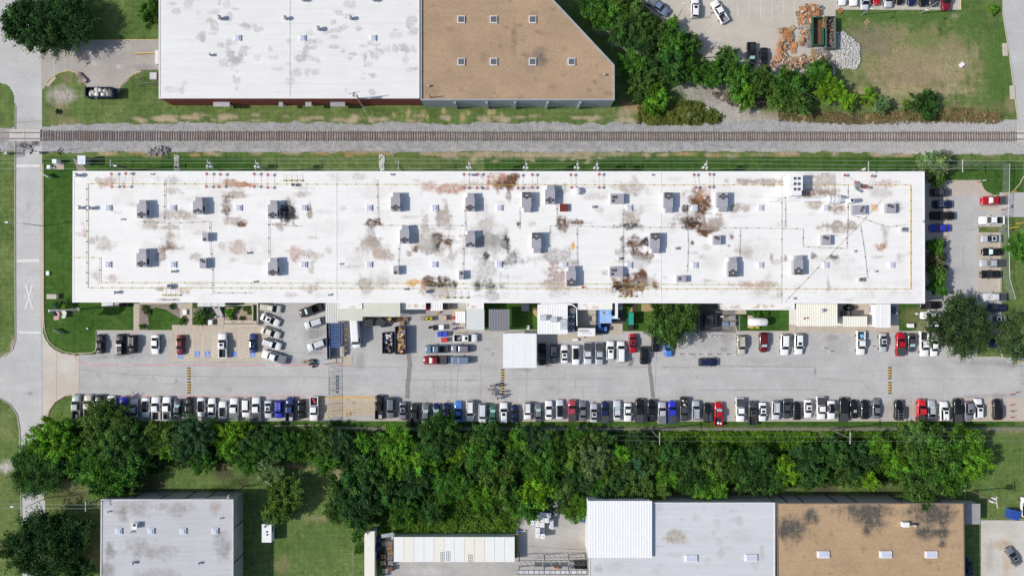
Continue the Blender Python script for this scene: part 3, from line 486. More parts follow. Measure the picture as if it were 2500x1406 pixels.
def roofcol(base, lst, seed, v=.04, streak=.05, soft=.85, amp=1.3, tide=0):
    def f(px, py):
        a = fbm(px / 60 + seed, py / 60, 3)[:, None]; b = fbm(px / 90, py / 3.5 + seed, 3)[:, None]; c = np.array(base) * (1 - v / 2 + v * a) * (1 - streak / 2 + streak * b)
        return blobs(px, py, c, lst, seed, soft=soft, amp=amp, fine=.8, tide=tide)
    return f
ms = [(a, b, c * 1.15, d * 1.15, e_, min(1.0, f * 1.3)) for a, b, c, d, e_, f in ms]
HM = 7.5
fac = shell('factory', 'very long low factory with a stained white flat roof', [(178, 418), (2257, 419), (2258, 741), (177, 738)], HM, m_wallw, M('white_coping', (.80, .80, .80), .6, .04), .02, .35)
patch(fac, 'roof', [(180, 420), (2255, 421), (2256, 739), (179, 736)], HM, 2.0, roofcol((.80, .785, .765), ms, 1.7, .05, .09, .8, 2.1, .3), m_roof)
for x in (822, 1614): stripmb(MB(), [(x, 421), (x, 737)], 1.1, HM + .05, 0, HM - .01).build('expansion_joint', M('joint_cover', (.68, .68, .7), .6), fac)
wg = []
for cx_, cy_, n in ((560, 20, 6), (560, 120, 14), (575, 180, 8), (755, 115, 10), (762, 150, 10), (830, 120, 8), (905, 130, 10), (980, 130, 12), (990, 50, 8), (500, 10, 6), (430, 15, 4), (860, 60, 5), (900, 215, 6), (650, 130, 6), (600, 60, 5), (700, 195, 4), (500, 70, 5), (420, 200, 4)):
    for i in range(n): wg.append((cx_ + rd.gauss(0, 22), cy_ + rd.gauss(0, 24), rd.uniform(4, 15), rd.uniform(3, 11), rd.choice([(.46, .455, .45), (.54, .53, .52), (.40, .39, .38)]), .55))
e = shell('white_roofed_warehouse', 'brick warehouse with a patchy white roof beside the brown roof, above the tracks', [(388, -80), (1024, -80), (1024, 241), (388, 241)], 6.4, m_brick, M('pale_coping', (.72, .71, .69), .7, .05), .06, .3)
patch(e, 'roof', [(390, -78), (1022, -78), (1022, 239), (390, 239)], 6.4, 2.5, roofcol((.74, .73, .71), wg, 3.1, .06, .10, .5, 3.0, .4), m_roof)
stripmb(MB(), [(707, -70), (707, 238)], 1.6, 6.46, 0, 6.39).build('expansion_joint', MATS['joint_cover'], e)
for y in (22, 58, 96, 133, 170, 205, 224): stripmb(MB(), [(391, y), (1021, y + .5)], .5, 6.408).build('membrane_seam', M('seam_grey', (.62, .61, .6), .8, .2), e)
for x0, x1, kind in ((520, 560, 'a'), (806, 842, 'b'), (680, 690, 'c'), (745, 760, 'c')):
    a = P(x0, 248, 3.2); b = P(x1, 255, 3.2); mb = MB().box(((a.x + b.x) / 2, P(0, 241, 6.4).y - .45, 3.0), (b.x - a.x, 1.1, .18)); mb.build('door_canopy', m_steel, e)
    MB().box(((a.x + b.x) / 2, P(0, 241, 6.4).y - .02, 1.4), ((b.x - a.x) * .8, .12, 2.6)).build('door', M('grey_door', (.3, .3, .31), .7), e)
tb_ = [(1320, 140, 22, 26, (.12, .11, .10), .75), (1180, 140, 16, 18, (.2, .17, .13), .4), (1300, 150, 34, 30, (.16, .14, .12), .4), (1255, 100, 8, 60, (.16, .12, .09), .4), (1050, 220, 30, 20, (.22, .16, .11), .4)]
for i in range(60): tb_.append((rd.uniform(1035, 1490), rd.uniform(0, 240), rd.uniform(3, 14), rd.uniform(2, 9), rd.choice([(.16, .11, .08), (.40, .30, .20), (.22, .16, .11)]), .35))
bro = shell('brown_roofed_warehouse', 'warehouse with a brown gravel roof cut off diagonally, left of the leafy strip', [(1027, -80), (1275, -80), (1500, 160), (1500, 246), (1027, 246)], 6.4, m_wallg, M('grey_coping', (.33, .35, .37), .6), .25, .35)
bc = roofcol((.40, .28, .185), tb_, 4.4, .25, .1)
patch(bro, 'roof', [(1029, -78), (1274, -78), (1498, 161), (1029, 161)], 6.4, 2.5, bc, m_tar); patch(bro, 'roof', [(1029, 161), (1498, 161), (1498, 244), (1029, 244)], 6.4, 2.5, bc, m_tar)
yb = P(0, 246, 6.4).y
for x in (1110, 1188, 1258, 1338, 1418):
    MB().box((P(x, 246, 6.4).x, yb - .15, 2.7), (.5, .5, 5.4)).build('wall_pier', m_wallg, bro); MB().cyl((P(x + 2, 246, 6.4).x, yb - .25, 0), .08, .08, 6.1, 8).build('downpipe', m_steel, bro)
gs = [(330, 1240, 40, 16, (.32, .3, .28), .6), (430, 1240, 40, 14, (.3, .28, .26), .55), (300, 1250, 12, 14, (.25, .23, .22), .6), (270, 1345, 10, 20, (.25, .24, .23), .7), (350, 1340, 34, 20, (.3, .29, .28), .6), (400, 1345, 30, 12, (.3, .29, .28), .5), (545, 1330, 20, 24, (.28, .27, .26), .6), (525, 1240, 12, 16, (.34, .28, .24), .5), (260, 1390, 16, 20, (.26, .25, .24), .6), (380, 1400, 40, 14, (.32, .31, .3), .5)]
e = shell('grey_roofed_building', 'small building with a pale grey flat roof at lower left, beside a big dark tree', [(247, 1218), (570, 1218), (570, 1480), (245, 1480)], 6.0, m_walld, M('grey_white_coping', (.56, .56, .57), .6), .1, .3)
patch(e, 'roof', [(249, 1220), (568, 1220), (568, 1478), (247, 1478)], 6.0, 2.5, roofcol((.49, .49, .51), [(a, b, c * 1.3, d * 1.4, e_, min(1, f * 1.25)) for a, b, c, d, e_, f in gs], 5.5, .10, .2, .8, 1.8), m_roof)
x_ = P(570, 1218, 6).x; y_ = P(0, 1218, 6).y
for yy in (1290, 1375): MB().box((x_, P(0, yy, 6).y, 2.9), (.14, .12, 5.7)).build('wall_joint', m_dark, e)
for xx in (320, 390, 450, 500): MB().box((P(xx, 1218, 6).x, y_, 2.9), (.12, .14, 5.7)).build('wall_joint', m_dark, e)
for xx in (380, 520): MB().box((P(xx, 1218, 6).x, y_ + .05, 1.6), (3.0, .12, 2.8)).build('shutter_door', M('shutter', (.24, .23, .22), .6), e)
ws = [(1650, 1312, 28, 18, (.36, .30, .23), .75), (1720, 1310, 30, 14, (.5, .5, .5), .5), (1760, 1350, 10, 16, (.4, .36, .32), .4), (1800, 1310, 40, 20, (.48, .46, .44), .4), (1500, 1385, 40, 14, (.45, .43, .4), .4), (1460, 1390, 12, 14, (.35, .32, .3), .5), (1860, 1345, 6, 20, (.4, .38, .36), .4), (1610, 1240, 12, 10, (.4, .39, .4), .4)]
e = shell('white_roofed_workshop', 'workshop with a dull white roof at lower right, joined to a brown roofed hall', [(1436, 1226), (1892, 1226), (1892, 1480), (1440, 1480)], 6.4, m_walld, M('white_edge', (.66, .67, .7), .6), .08, .25)
patch(e, 'roof', [(1438, 1228), (1890, 1228), (1890, 1478), (1442, 1478)], 6.4, 2.5, roofcol((.57, .58, .60), ws + [(rd.uniform(1600, 1885), rd.uniform(1230, 1400), rd.uniform(6, 22), rd.uniform(4, 14), (.46, .45, .44), .45) for i in range(26)], 6.5, .08, .14, .7, 1.8), m_roof)
ts = [(1935, 1290, 34, 26, (.13, .115, .10), .9), (1980, 1260, 20, 16, (.16, .14, .12), .7), (1915, 1305, 16, 14, (.12, .1, .09), .7), (2110, 1245, 56, 14, (.12, .11, .1), .8), (2120, 1265, 36, 22, (.11, .10, .095), .9), (2115, 1295, 10, 12, (.12, .11, .1), .6), (2270, 1245, 50, 16, (.12, .11, .1), .8), (2280, 1265, 44, 18, (.15, .135, .11), .75), (2260, 1300, 24, 16, (.15, .135, .11), .75), (2300, 1300, 22, 16, (.13, .12, .10), .8), (2300, 1325, 10, 10, (.15, .13, .11), .6)]
for i in range(60): ts.append((rd.uniform(1900, 2345), rd.uniform(1230, 1400), rd.uniform(2, 12), rd.uniform(2, 8), rd.choice([(.18, .12, .08), (.42, .32, .2), (.24, .17, .11)]), .35))
e = shell('brown_roofed_hall', 'hall with a tan gravel roof and dark sooty patches at lower right', [(1896, 1227), (2353, 1227), (2356, 1480), (1898, 1480)], 6.4, m_walld, M('brown_coping', (.17, .14, .12), .7), .1, .25)
patch(e, 'roof', [(1898, 1229), (2351, 1229), (2354, 1478), (1900, 1478)], 6.4, 2.5, roofcol((.43, .30, .185), [(a, b, c * 1.35, d * 1.4, (.095, .088, .078), 1.0) if d > 9 else (a, b, c, d, e_, f) for a, b, c, d, e_, f in ts], 7.5, .18, .1, .8, 1.2), m_tar)
y_ = P(0, 1227, 6.4).y
for xx in (1925, 1965, 2045, 2095, 2205, 2255, 2300): MB().box((P(xx, 1227, 6.4).x, y_ + .03, 3.0), (.14, .16, 5.8)).build('wall_joint', m_dark, e)

def ribroof(mb, poly4, z, pitch, axis='x', rib=.05, mi=0, th=.08):
    """ribbed sheet-metal roof over a pixel rectangle x0,y0,x1,y1; ribs run along the other axis"""
    x0, y0, x1, y1 = poly4; a = P(x0, y0, z); b = P(x1, y1, z); xa, xb, ya, yb_ = min(a.x, b.x), max(a.x, b.x), min(a.y, b.y), max(a.y, b.y)
    prof = []; L0, L1 = (xa, xb) if axis == 'x' else (ya, yb_); n = max(2, int((L1 - L0) / pitch)); p = (L1 - L0) / n
    for i in range(n): s0 = L0 + i * p; prof += [(s0, 0), (s0 + p * .62, 0), (s0 + p * .72, rib), (s0 + p * .9, rib)]
    prof.append((L1, 0)); vs = []
    for c in ((ya, yb_) if axis == 'x' else (xa, xb)):
        for s_, dz in prof: vs.append((s_, c, z + dz) if axis == 'x' else (c, s_, z + dz))
    m = len(prof); fs = [((i, i + 1, m + i + 1, m + i) if axis == 'x' else (i + 1, i, m + i, m + i + 1)) for i in range(m - 1)]; mb.add(vs, fs, mi)
    mb.box(((xa + xb) / 2, (ya + yb_) / 2, z - th / 2 - .004), (xb - xa - .01, yb_ - ya - .01, th), mi=mi); return mb
def shed(name, label, rect, h, roofm, wall=None, axis='x', pitch=.5, open_=False, cat='shed', z0=0, rib=.05, slope=None):
    x0, y0, x1, y1 = rect; c = P((x0 + x1) / 2, (y0 + y1) / 2, h); e = thing(name, label, cat, (c.x, c.y, z0))
    ribroof(MB(), rect, h, pitch, axis, rib).build('roof', roofm, e)
    w_ = wpoly([(x0, y0), (x1, y0), (x1, y1), (x0, y1)], h, .2)
    if open_:
        for q in w_: MB().cyl((q[0], q[1], z0), .09, .09, h - z0 - .09, 8).build('post', m_steel, e)
    else: MB().prism(w_, z0, h - .1, top=False).build('wall', wall or m_wallw, e)
    return e
m_stw = M('stained_white_roof', (.78, .765, .74), .7, .12, .7, .08, 3); m_gw = M('grey_white_sheet', (.60, .60, .57), .55, .05); m_sage = M('pale_sage_sheet', (.62, .62, .545), .55, .05, .5)
m_dgs = M('dark_grey_sheet', (.235, .235, .26), .55, .05); m_offw = M('off_white_sheet', (.77, .785, .78), .5, .03); m_crw = M('cream_sheet', (.78, .76, .67), .5, .04)
shed('corrugated_canopy', 'grey corrugated dock canopy left of the sage roof', (795, 738.5, 826, 788), 4.2, m_gw, open_=True, pitch=.42)
shed('dock_canopy', 'low pale sage canopy with the white box van parked under it', (826, 755, 885, 783), 4.3, m_sage, open_=True, axis='y', pitch=.42)
shed('dock_canopy', 'wide pale sage canopy above the two dark bins', (885, 739, 977, 773), 4.6, m_sage, open_=True, axis='y', pitch=.42)
def stain_white(label, rect, h, name='annex'):
    x0, y0, x1, y1 = rect; e = shell(name, label, [(x0, y0), (x1, y0), (x1, y1), (x0, y1)], h, m_wallw, M('white_coping', (.80, .80, .80), .6, .04), .02, .2)
    l = [(rd.uniform(x0, x1), rd.uniform(y0, y1), rd.uniform(4, 9), rd.uniform(3, 7), rd.choice([PK, RU, TN]), .5) for i in range(int((x1 - x0) / 12))]
    patch(e, 'roof', [(x0 + 1, y0 + 1), (x1 - 1, y0 + 1), (x1 - 1, y1 - 1), (x0 + 1, y1 - 1)], h, 2, roofcol((.80, .79, .77), l, x0 * .1, .05), m_roof); return e
stain_white('narrow white annex roof with pink stains above the sage canopy', (826, 739.5, 884, 754.5), 4.8)
stain_white('short white annex roof left of the red machine', (981, 739.5, 1039, 755), 3.6)
stain_white('white annex roof with rust streaks above the blue machine', (1412, 739.5, 1494.5, 756), 4.6)
stain_white('long narrow white annex roof above the white gas tank', (1765, 741, 1939.5, 756.5), 4.4)
stain_white('small grey-streaked white roof joined to the pale grey flat roof', (1138.5, 739, 1181, 755), 4.4)
e = shed('storage_container', 'white box container with a bluish shadow by the factory wall', (1051, 739, 1081, 758.5), 2.6, m_white, pitch=.5, wall=m_white, cat='container')
shed('flat_roofed_annex', 'pale grey flat roofed annex beside the dark ribbed roof', (1138.5, 755.5, 1182.5, 805), 4.2, M('pale_grey_roof', (.63, .645, .63), .6, .03), pitch=.9, axis='y', rib=.015)
shed('ribbed_hut', 'small white ribbed hut beside the blue pipes', (1112, 760, 1136, 788.5), 2.8, m_white, pitch=.42)
shed('dark_roofed_shed', 'open shed with a dark grey ribbed roof on the small lawn', (1193.5, 755, 1244, 807.5), 4.6, m_dgs, open_=True, pitch=.36, rib=.07)
shed('drive_canopy', 'big square plain white canopy standing out into the driveway', (1228, 814, 1310, 898), 4.4, m_offw, open_=True, pitch=2.6, rib=.012, cat='canopy')
e = shed('plant_building', 'white ribbed plant building next to the twin-fan cooler', (1312, 743, 1386, 815.5), 4.4, m_white, pitch=.6, rib=.03, cat='building')
for rect, h in (((1318, 770, 1334, 783), 5.6), ((1344, 775, 1360, 787), 5.5), ((1368, 780, 1385, 793), 5.4), ((1368, 794.5, 1385, 805), 5.0)):
    a = P(rect[0], rect[1], h); b = P(rect[2], rect[3], h); MB().box(((a.x + b.x) / 2, (a.y + b.y) / 2, (4.45 + h) / 2), (b.x - a.x, a.y - b.y, h - 4.45)).build('roof_vent_housing', M('vent_grey', (.50, .53, .56), .5), e)
shed('corrugated_workshop', 'cream white corrugated workshop with a round stack and a red valve on top', (1944, 741.5, 2044.5, 796), 4.6, m_crw, pitch=.5, cat='building')
shed('cream_container', 'cream ribbed container standing along the walkway', (2058, 772, 2117, 797.5), 3.0, m_crw, pitch=.4, cat='container', wall=m_cream)
shed('white_container', 'tall white container at right, beside the scrubby grass', (2137.5, 742, 2174.5, 800), 3.2, m_white, pitch=1.8, rib=.02, cat='container', wall=m_white)
shed('metal_annex', 'white corrugated metal roof raised on the workshop roof, tree hanging over it', (1434.5, 1222, 1592, 1361), 7.2, m_white, pitch=.62, rib=.03, cat='building')
shed('side_lean_to', 'narrow grey and pink lean-to on the right wall of the brown hall', (2356, 1229, 2393.5, 1279), 3.2, M('lean_to_grey', (.33, .32, .32), .8), pitch=2, rib=.01)
shed('meter_cabin', 'pale blue-white equipment cabin near the crossing', (189, 380, 208.5, 401.5), 2.6, M('pale_blue_white', (.66, .71, .80), .5), pitch=1.9, rib=.02, wall=m_steel, cat='cabin')
# steps canopy and ramp at the front entrance
e = shed('entrance_canopy', 'pale panelled entrance canopy above the garden steps', (482, 738.5, 550, 748.5), 3.0, M('pale_panel', (.60, .61, .62), .6), pitch=1.35, rib=.05, open_=True, cat='canopy')
e = thing('porch_slab', 'white porch slab with a small grille at the lawn corner of the factory', 'porch', P(262, 743))
a = P(248, 739, .3); b = P(276, 748, .3); MB().box(((a.x + b.x) / 2, (a.y + b.y) / 2, .15), (b.x - a.x, a.y - b.y, .3)).build('slab', M('white_slab', (.70, .70, .70), .8), e)
a = P(278, 739, .1); b = P(300, 748, .1); MB().box(((a.x + b.x) / 2, (a.y + b.y) / 2, .05), (b.x - a.x, a.y - b.y, .1)).build('landing', m_walk, e)
for i in range(7): q = P(296 + i * 3.5, 744); MB().box((q.x, q.y, .45), (.06, .9, .9)).build('railing_bar', m_dark, e)
e = thing('garden_steps', 'flight of grey concrete steps between two gravel planting beds', 'steps', P(536, 762))
for i in range(9): q = P(533 + i * .8, 753 + i * 2.4); MB().box((q.x, q.y, .5 - i * .05), (1.5, .26, 1.0 - i * .1)).build('step', M('step_grey', (.44, .43, .42), .9), e)
for x, y in ((525, 751), (538, 751), (530, 773), (543, 773)): q = P(x, y); MB().box((q.x, q.y, .45), (.3, .3, .9)).build('pillar', m_white, e)
def lowwall(label, pts, h=.7, wpx=2.2):
    q = P(*pts[0]); e = thing('garden_wall', label, 'wall', q); stripmb(MB(), pts, wpx, h, 0, 0).build('wall_body', M('cream_wall', (.66, .60, .52), .8), e)
lowwall('cream garden wall round the tan planting bed', [(549, 746), (558, 746), (562, 745), (616, 745), (616, 783), (548, 783)])
lowwall('tall cream side wall between the ramp and the slanted white cars', [(628, 738), (628, 793), (548, 794)], 1.0)
# ---------------------------------------------------------------- vehicles
m_paint = M('car_paint', src='objcol', rough=.35, var=.03, scale=1, var2=0, spec=.35, coat=.35)
m_glass = M('car_glass', (.012, .016, .018), .12, .1, 1, 0, spec=.35)
m_light = M('lamp_lens', (.75, .76, .78), .2, .05); m_tail = M('tail_lens', (.35, .02, .02), .3, .05); m_rim = M('wheel_rim', (.4, .4, .42), .35, .05, metal=.6)
m_liner = M('bed_liner', (.03, .03, .032), .8); m_shade = M('windscreen_shade', (.45, .62, .62), .5, .1, 3)
def smooth(me): me.polygons.foreach_set('use_smooth', [True] * len(me.polygons)); return me
def loft(st):
    mb = MB(); n = 11
    for x, w_, zt, zb in st:
        half = [(1.0 * w_ * .93, zb), (w_, zb + .18), (w_, zt - .2), (w_ * .95, zt - .06), (w_ * .62, zt)]
        mb.v += [(x, -a, z) for a, z in half] + [(x, 0, zt + .025)] + [(x, a, z) for a, z in half[::-1]]
    for i in range(len(st) - 1):
        for k in range(n - 1): a = i * n + k; mb.f.append((a, a + 1, a + n + 1, a + n)); mb.m.append(0)
    mb.f.append(tuple(range(n - 1, -1, -1))); mb.m.append(0); b = (len(st) - 1) * n; mb.f.append(tuple(b + k for k in range(n))); mb.m.append(0)
    mb.f = [tuple(reversed(f)) for f in mb.f]; return mb
def frustum(mb, b, t, wb, wt, zb, zt):
    xm = (t[0] + t[1]) / 2; vs = [(b[0], -wb, zb), (b[1], -wb, zb), (b[1], wb, zb), (b[0], wb, zb), (t[0], -wt, zt - .05), (t[1], -wt, zt - .05), (t[1], wt, zt - .05), (t[0], wt, zt - .05),
          (t[0] + .1, -wt * .75, zt - .01), (t[1] - .1, -wt * .75, zt - .01), (t[1] - .1, wt * .75, zt - .01), (t[0] + .1, wt * .75, zt - .01)]
    return mb.add(vs, [(0, 1, 5, 4), (1, 2, 6, 5), (2, 3, 7, 6), (3, 0, 4, 7), (8, 9, 10, 11), (4, 5, 9, 8), (5, 6, 10, 9), (6, 7, 11, 10), (7, 4, 8, 11)])
def pane(p, ins=.08, off=.015, th=.01):
    p = [Vector(q) for q in p]; c = sum(p, Vector()) / 4; n = (p[1] - p[0]).cross(p[2] - p[1]).normalized()
    q = [a + (c - a) * ins + n * off for a in p]; q0 = [a - n * th for a in q]
    return MB().add(q0 + q, [(4, 5, 6, 7), (0, 1, 5, 4), (1, 2, 6, 5), (2, 3, 7, 6), (3, 0, 4, 7)])
SPEC = {  # length, half width, greenhouse bottom, top, half widths, heights, belt profile
 'sedan': (4.85, .93, (-1.80, 1.02), (-1.0, .22), .82, .63, .93, 1.45, (.82, .97, 1.0, 1.0, .97, .95, .94, .86, .76, .66, .5)),
 'coupe': (4.75, .95, (-1.75, .75), (-.85, .0), .82, .6, .92, 1.36, (.8, .98, 1.0, 1.0, .96, .93, .93, .88, .8, .68, .5)),
 'suv': (4.75, .97, (-2.28, 1.05), (-2.0, .35), .86, .68, 1.05, 1.72, (.9, 1.05, 1.08, 1.08, 1.08, 1.07, 1.06, 1.0, .93, .8, .55)),
 'minivan': (5.1, .99, (-2.48, 1.45), (-2.25, .75), .88, .7, 1.05, 1.78, (.9, 1.05, 1.08, 1.08, 1.08, 1.07, 1.05, .97, .85, .74, .5)),
 'jeep': (4.4, .93, (-2.15, .62), (-2.12, .42), .84, .74, 1.1, 1.83, (1.0, 1.1, 1.12, 1.12, 1.12, 1.12, 1.12, 1.1, 1.08, 1.0, .7)),
 'pickup': (5.85, 1.0, (-.80, 1.38), (-.62, .68), .88, .7, 1.15, 1.88, None),
 'cargo_van': (6.9, 1.03, (-3.42, 2.55), (-3.38, 1.75), .98, .88, 1.15, 2.65, (1.1, 1.15, 1.15, 1.15, 1.15, 1.15, 1.15, 1.15, 1.08, .95, .6))}
PROTO = {}; RIM = []
def car_proto(kind):
    if kind in PROTO: return PROTO[kind]
    L, W, b, t, wb, wt, zb, zt, prof = SPEC[kind]; parts = []
    U = (0, .015, .05, .15, .3, .5, .7, .85, .95, .985, 1); PW = (.74, .88, .96, 1, 1, 1, 1, .985, .93, .83, .62)
    if kind == 'pickup':
        U = (.345, .36, .45, .6, .75, .88, .96, .985, 1); PW = (1, 1, 1, 1, 1, .99, .95, .86, .7); prof = (1.15, 1.17, 1.17, 1.17, 1.17, 1.14, 1.05, .95, .7)
    mb = loft([(-L / 2 + u * L, W * q, z, .3) for u, q, z in zip(U, PW, prof)]); ns = len(mb.f); frustum(mb, b, t, wb, wt, zb - .06, zt)
    me = mb.mesh(kind + '_body'); me.polygons.foreach_set('use_smooth', [i < ns for i in range(len(me.polygons))]); parts.append(('body', me, m_paint, None))
    B = [(b[0], -wb, zb), (b[1], -wb, zb), (b[1], wb, zb), (b[0], wb, zb)]; T = [(t[0], -wt, zt - .05), (t[1], -wt, zt - .05), (t[1], wt, zt - .05), (t[0], wt, zt - .05)]
    parts.append(('windshield', pane((B[1], B[2], T[2], T[1]), .07).mesh('windshield'), m_glass, None)); rw = pane((B[3], B[0], T[0], T[3]), .1)
    if kind != 'cargo_van': parts.append(('rear_window', rw.mesh('rear_window'), m_glass, None))
    f = 1.0 if kind != 'cargo_van' else .22
    for s in (0, 1):
        if s == 0: q = (B[0], B[1], T[1], T[0])
        else: q = (B[2], B[3], T[3], T[2])
        if f < 1:
            q = [Vector(v) for v in q]
            if s == 0: q = [q[1] + (q[0] - q[1]) * f, q[1], q[2], q[2] + (q[3] - q[2]) * f]
            else: q = [q[0], q[0] + (q[1] - q[0]) * f, q[3] + (q[2] - q[3]) * f, q[3]]
        parts.append(('side_window', pane(q, .1).mesh('side_window'), m_glass, None))
    wme = MB().cyl((0, -.12, 0), .34, .34, .24, 14, 0, (0, 1, 0)).mesh('wheel'); RIM.append(MB().cyl((0, -.13, 0), .2, .2, .26, 10, 0, (0, 1, 0)).mesh('rim'))
    for sx in (L * .315, -L * .31):
        for sy in (-1, 1): parts.append(('wheel', wme, None, (sx, sy * (W - .10), .34)))
    zl = prof[-2] - .08
    for sy in (-1, 1):
        parts.append(('headlight', MB().box((L / 2 - .17, sy * W * .66, zl), (.22, .34, .14)).mesh('headlight'), m_light, None)); parts.append(('mirror', MB().box((b[1] - .35, sy * (W + .1), zb + .02), (.16, .22, .16)).mesh('mirror'), m_paint, None))
        if kind != 'pickup': parts.append(('taillight', MB().box((-L / 2 + .1, sy * W * .68, prof[1] - .12), (.16, .34, .16)).mesh('taillight'), m_tail, None))
    if kind == 'pickup':
        x0, x1 = -L / 2, -L / 2 + .347 * L; mb = MB()
        for sy in (-1, 1): mb.box(((x0 + x1) / 2, sy * (W - .09), .76), (x1 - x0, .16, .86)); parts.append(('taillight', MB().box((x0 + .03, sy * (W - .1), .95), (.08, .14, .3)).mesh('taillight'), m_tail, None))
        mb.box((x0 + .05, 0, .73), (.1, 2 * W - .34, .8)).box((x0 - .06, 0, .5), (.14, 2 * W - .1, .16)); parts.append(('bed', mb.mesh('bed'), m_paint, None))
        parts.append(('bed_liner', MB().box(((x0 + x1) / 2 + .05, 0, .66), (x1 - x0 - .1, 2 * W - .34, .1)).mesh('bed_liner'), m_liner, None))
    PROTO[kind] = (L, W, b, t, wt, zt, parts); return PROTO[kind]
OPTM = {}
def opt_mesh(kind, op):
    k = (kind, op)
    if k in OPTM: return OPTM[k]
    L, W, b, t, wt, zt, _ = car_proto(kind); x0, x1 = -L / 2, -L / 2 + .347 * L; zb = SPEC[kind][6]
    if op == 'sunroof': mb = MB().box((t[1] - .5, 0, zt + .004), (.62, wt * 1.15, .03)); r = ('sunroof', mb, m_glass)
    elif op == 'blackroof': mb = MB().box(((t[0] + t[1]) / 2, 0, zt + .004), (t[1] - t[0] + .1, wt * 1.9, .04), tx=.95, ty=.92); r = ('roof_panel', mb, M('black_gloss_roof', (.012, .012, .014), .15, .05))
    elif op == 'rack':
        mb = MB()
        for sy in (-1, 1): mb.box(((t[0] + t[1]) / 2, sy * wt * .86, zt + .06), (t[1] - t[0] - .3, .05, .06))
        for i in range(3): mb.box((t[0] + .35 + i * .55, 0, zt + .09), (.06, wt * 1.75, .04))
        r = ('roof_rack', mb, m_steel)
    elif op == 'cover': mb = MB().box(((x0 + x1) / 2 + .04, 0, 1.21), (x1 - x0 - .06, 2 * W - .1, .05)); r = ('bed_cover', mb, M('bed_cover_vinyl', (.06, .062, .07), .6, .1))
    elif op == 'greycover': mb = MB().box(((x0 + x1) / 2 + .04, 0, 1.21), (x1 - x0 - .06, 2 * W - .1, .05)); r = ('bed_cover', mb, M('grey_bed_cover', (.17, .175, .19), .6, .1))
    elif op == 'toolbox': mb = MB().box((x0 + .62, -.35, 1.0), (.9, .8, .5)); r = ('toolbox', mb, m_steel)
    elif op == 'box': mb = MB().box((x1 - .35, 0, 1.05), (.5, 2 * W - .4, .5)); r = ('toolbox', mb, m_dark)
    elif op == 'lightbar': mb = MB().box((-.1, 0, zt + .1), (.3, wt * 1.9, .14)); r = ('light_bar', mb, m_white)
    elif op == 'stripes':
        mb = MB()
        for sy in (-.2, .2): mb.box(((t[0] + t[1]) / 2, sy, zt + .003), (t[1] - t[0] - .2, .18, .02))
        r = ('stripe', mb, m_white)
    elif op == 'shade': 
        bb, tt, wb = SPEC[kind][2], SPEC[kind][3], SPEC[kind][4]; mb = pane(((bb[1], -wb, zb), (bb[1], wb, zb), (tt[1], wt, zt - .05), (tt[1], -wt, zt - .05)), .16, .03); r = ('windscreen_shade', mb, m_shade)
    OPTM[k] = (r[0], r[1].mesh(r[0]), r[2]); return OPTM[k]
CC = {'white': (.84, .84, .84), 'silver': (.44, .46, .49), 'pale silver': (.58, .60, .64), 'grey': (.15, .16, .18), 'dark grey': (.06, .063, .07), 'black': (.012, .012, .014), 'navy': (.010, .018, .07), 'dark blue': (.02, .045, .16), 'bright blue': (.07, .22, .62), 'royal blue': (.03, .04, .48), 'red': (.42, .008, .02), 'bright red': (.62, .02, .03), 'maroon': (.13, .01, .018), 'green': (.045, .14, .09), 'beige': (.52, .47, .40), 'cream': (.72, .69, .60), 'slate blue': (.12, .19, .27), 'olive black': (.025, .025, .02), 'silver-green': (.36, .42, .40), 'mauve grey': (.2, .19, .24), 'dusty red': (.36, .06, .08), 'blue-grey': (.16, .22, .32), 'dark red': (.2, .01, .02)}
TYPEW = {'sedan': 'sedan', 'coupe': 'coupe', 'suv': 'SUV', 'minivan': 'minivan', 'jeep': 'boxy off-roader', 'pickup': 'pickup', 'cargo_van': 'long cargo van'}
CATW = {'sedan': 'car', 'coupe': 'car', 'suv': 'SUV', 'minivan': 'minivan', 'jeep': 'car', 'pickup': 'pickup truck', 'cargo_van': 'van'}
OPW = {'sunroof': 'with sunroof', 'blackroof': 'with black roof', 'rack': 'with rack', 'cover': 'with covered bed', 'greycover': 'with grey-covered bed', 'toolbox': 'with box in bed', 'box': 'with toolbox', 'lightbar': 'with white light bar', 'stripes': 'with roof stripes', 'shade': 'with pale windscreen'}
NAMEW = {'sedan': 'sedan', 'coupe': 'coupe', 'suv': 'suv', 'minivan': 'minivan', 'jeep': 'off_roader', 'pickup': 'pickup_truck', 'cargo_van': 'cargo_van'}
ALLLAB = set()
def make_car(px, py, kind, color, ang, ops, label, group, length=None):
    L, W, b, t, wt, zt, parts = car_proto(kind); p = P(px, py, .8); sx = 1.0
    if length: sx = min(1.10, max(.90, length * S * .995 / L))
    e = thing(NAMEW[kind], label, CATW[kind], (p.x, p.y, .005), R(ang), group); e.scale = (sx, 1.0 + (sx - 1) * .3, 1)
    cf = random.uniform(.94, 1.05); c = tuple(v * cf for v in CC[color])
    for nm, me, mat, loc in parts:
        o = mobj(nm, me, mat or m_black, e, c if mat is m_paint else None)
        if loc: o.location = loc; mobj('rim', RIM[0], m_rim, o)
    for op in ops: nm, me, mat = opt_mesh(kind, op); mobj(nm, me, mat, e)
    return e
DIR = {'U': 90, 'D': -90, 'L': 180, 'R': 0}
ORD = 'first second third fourth fifth sixth seventh eighth ninth tenth'.split()
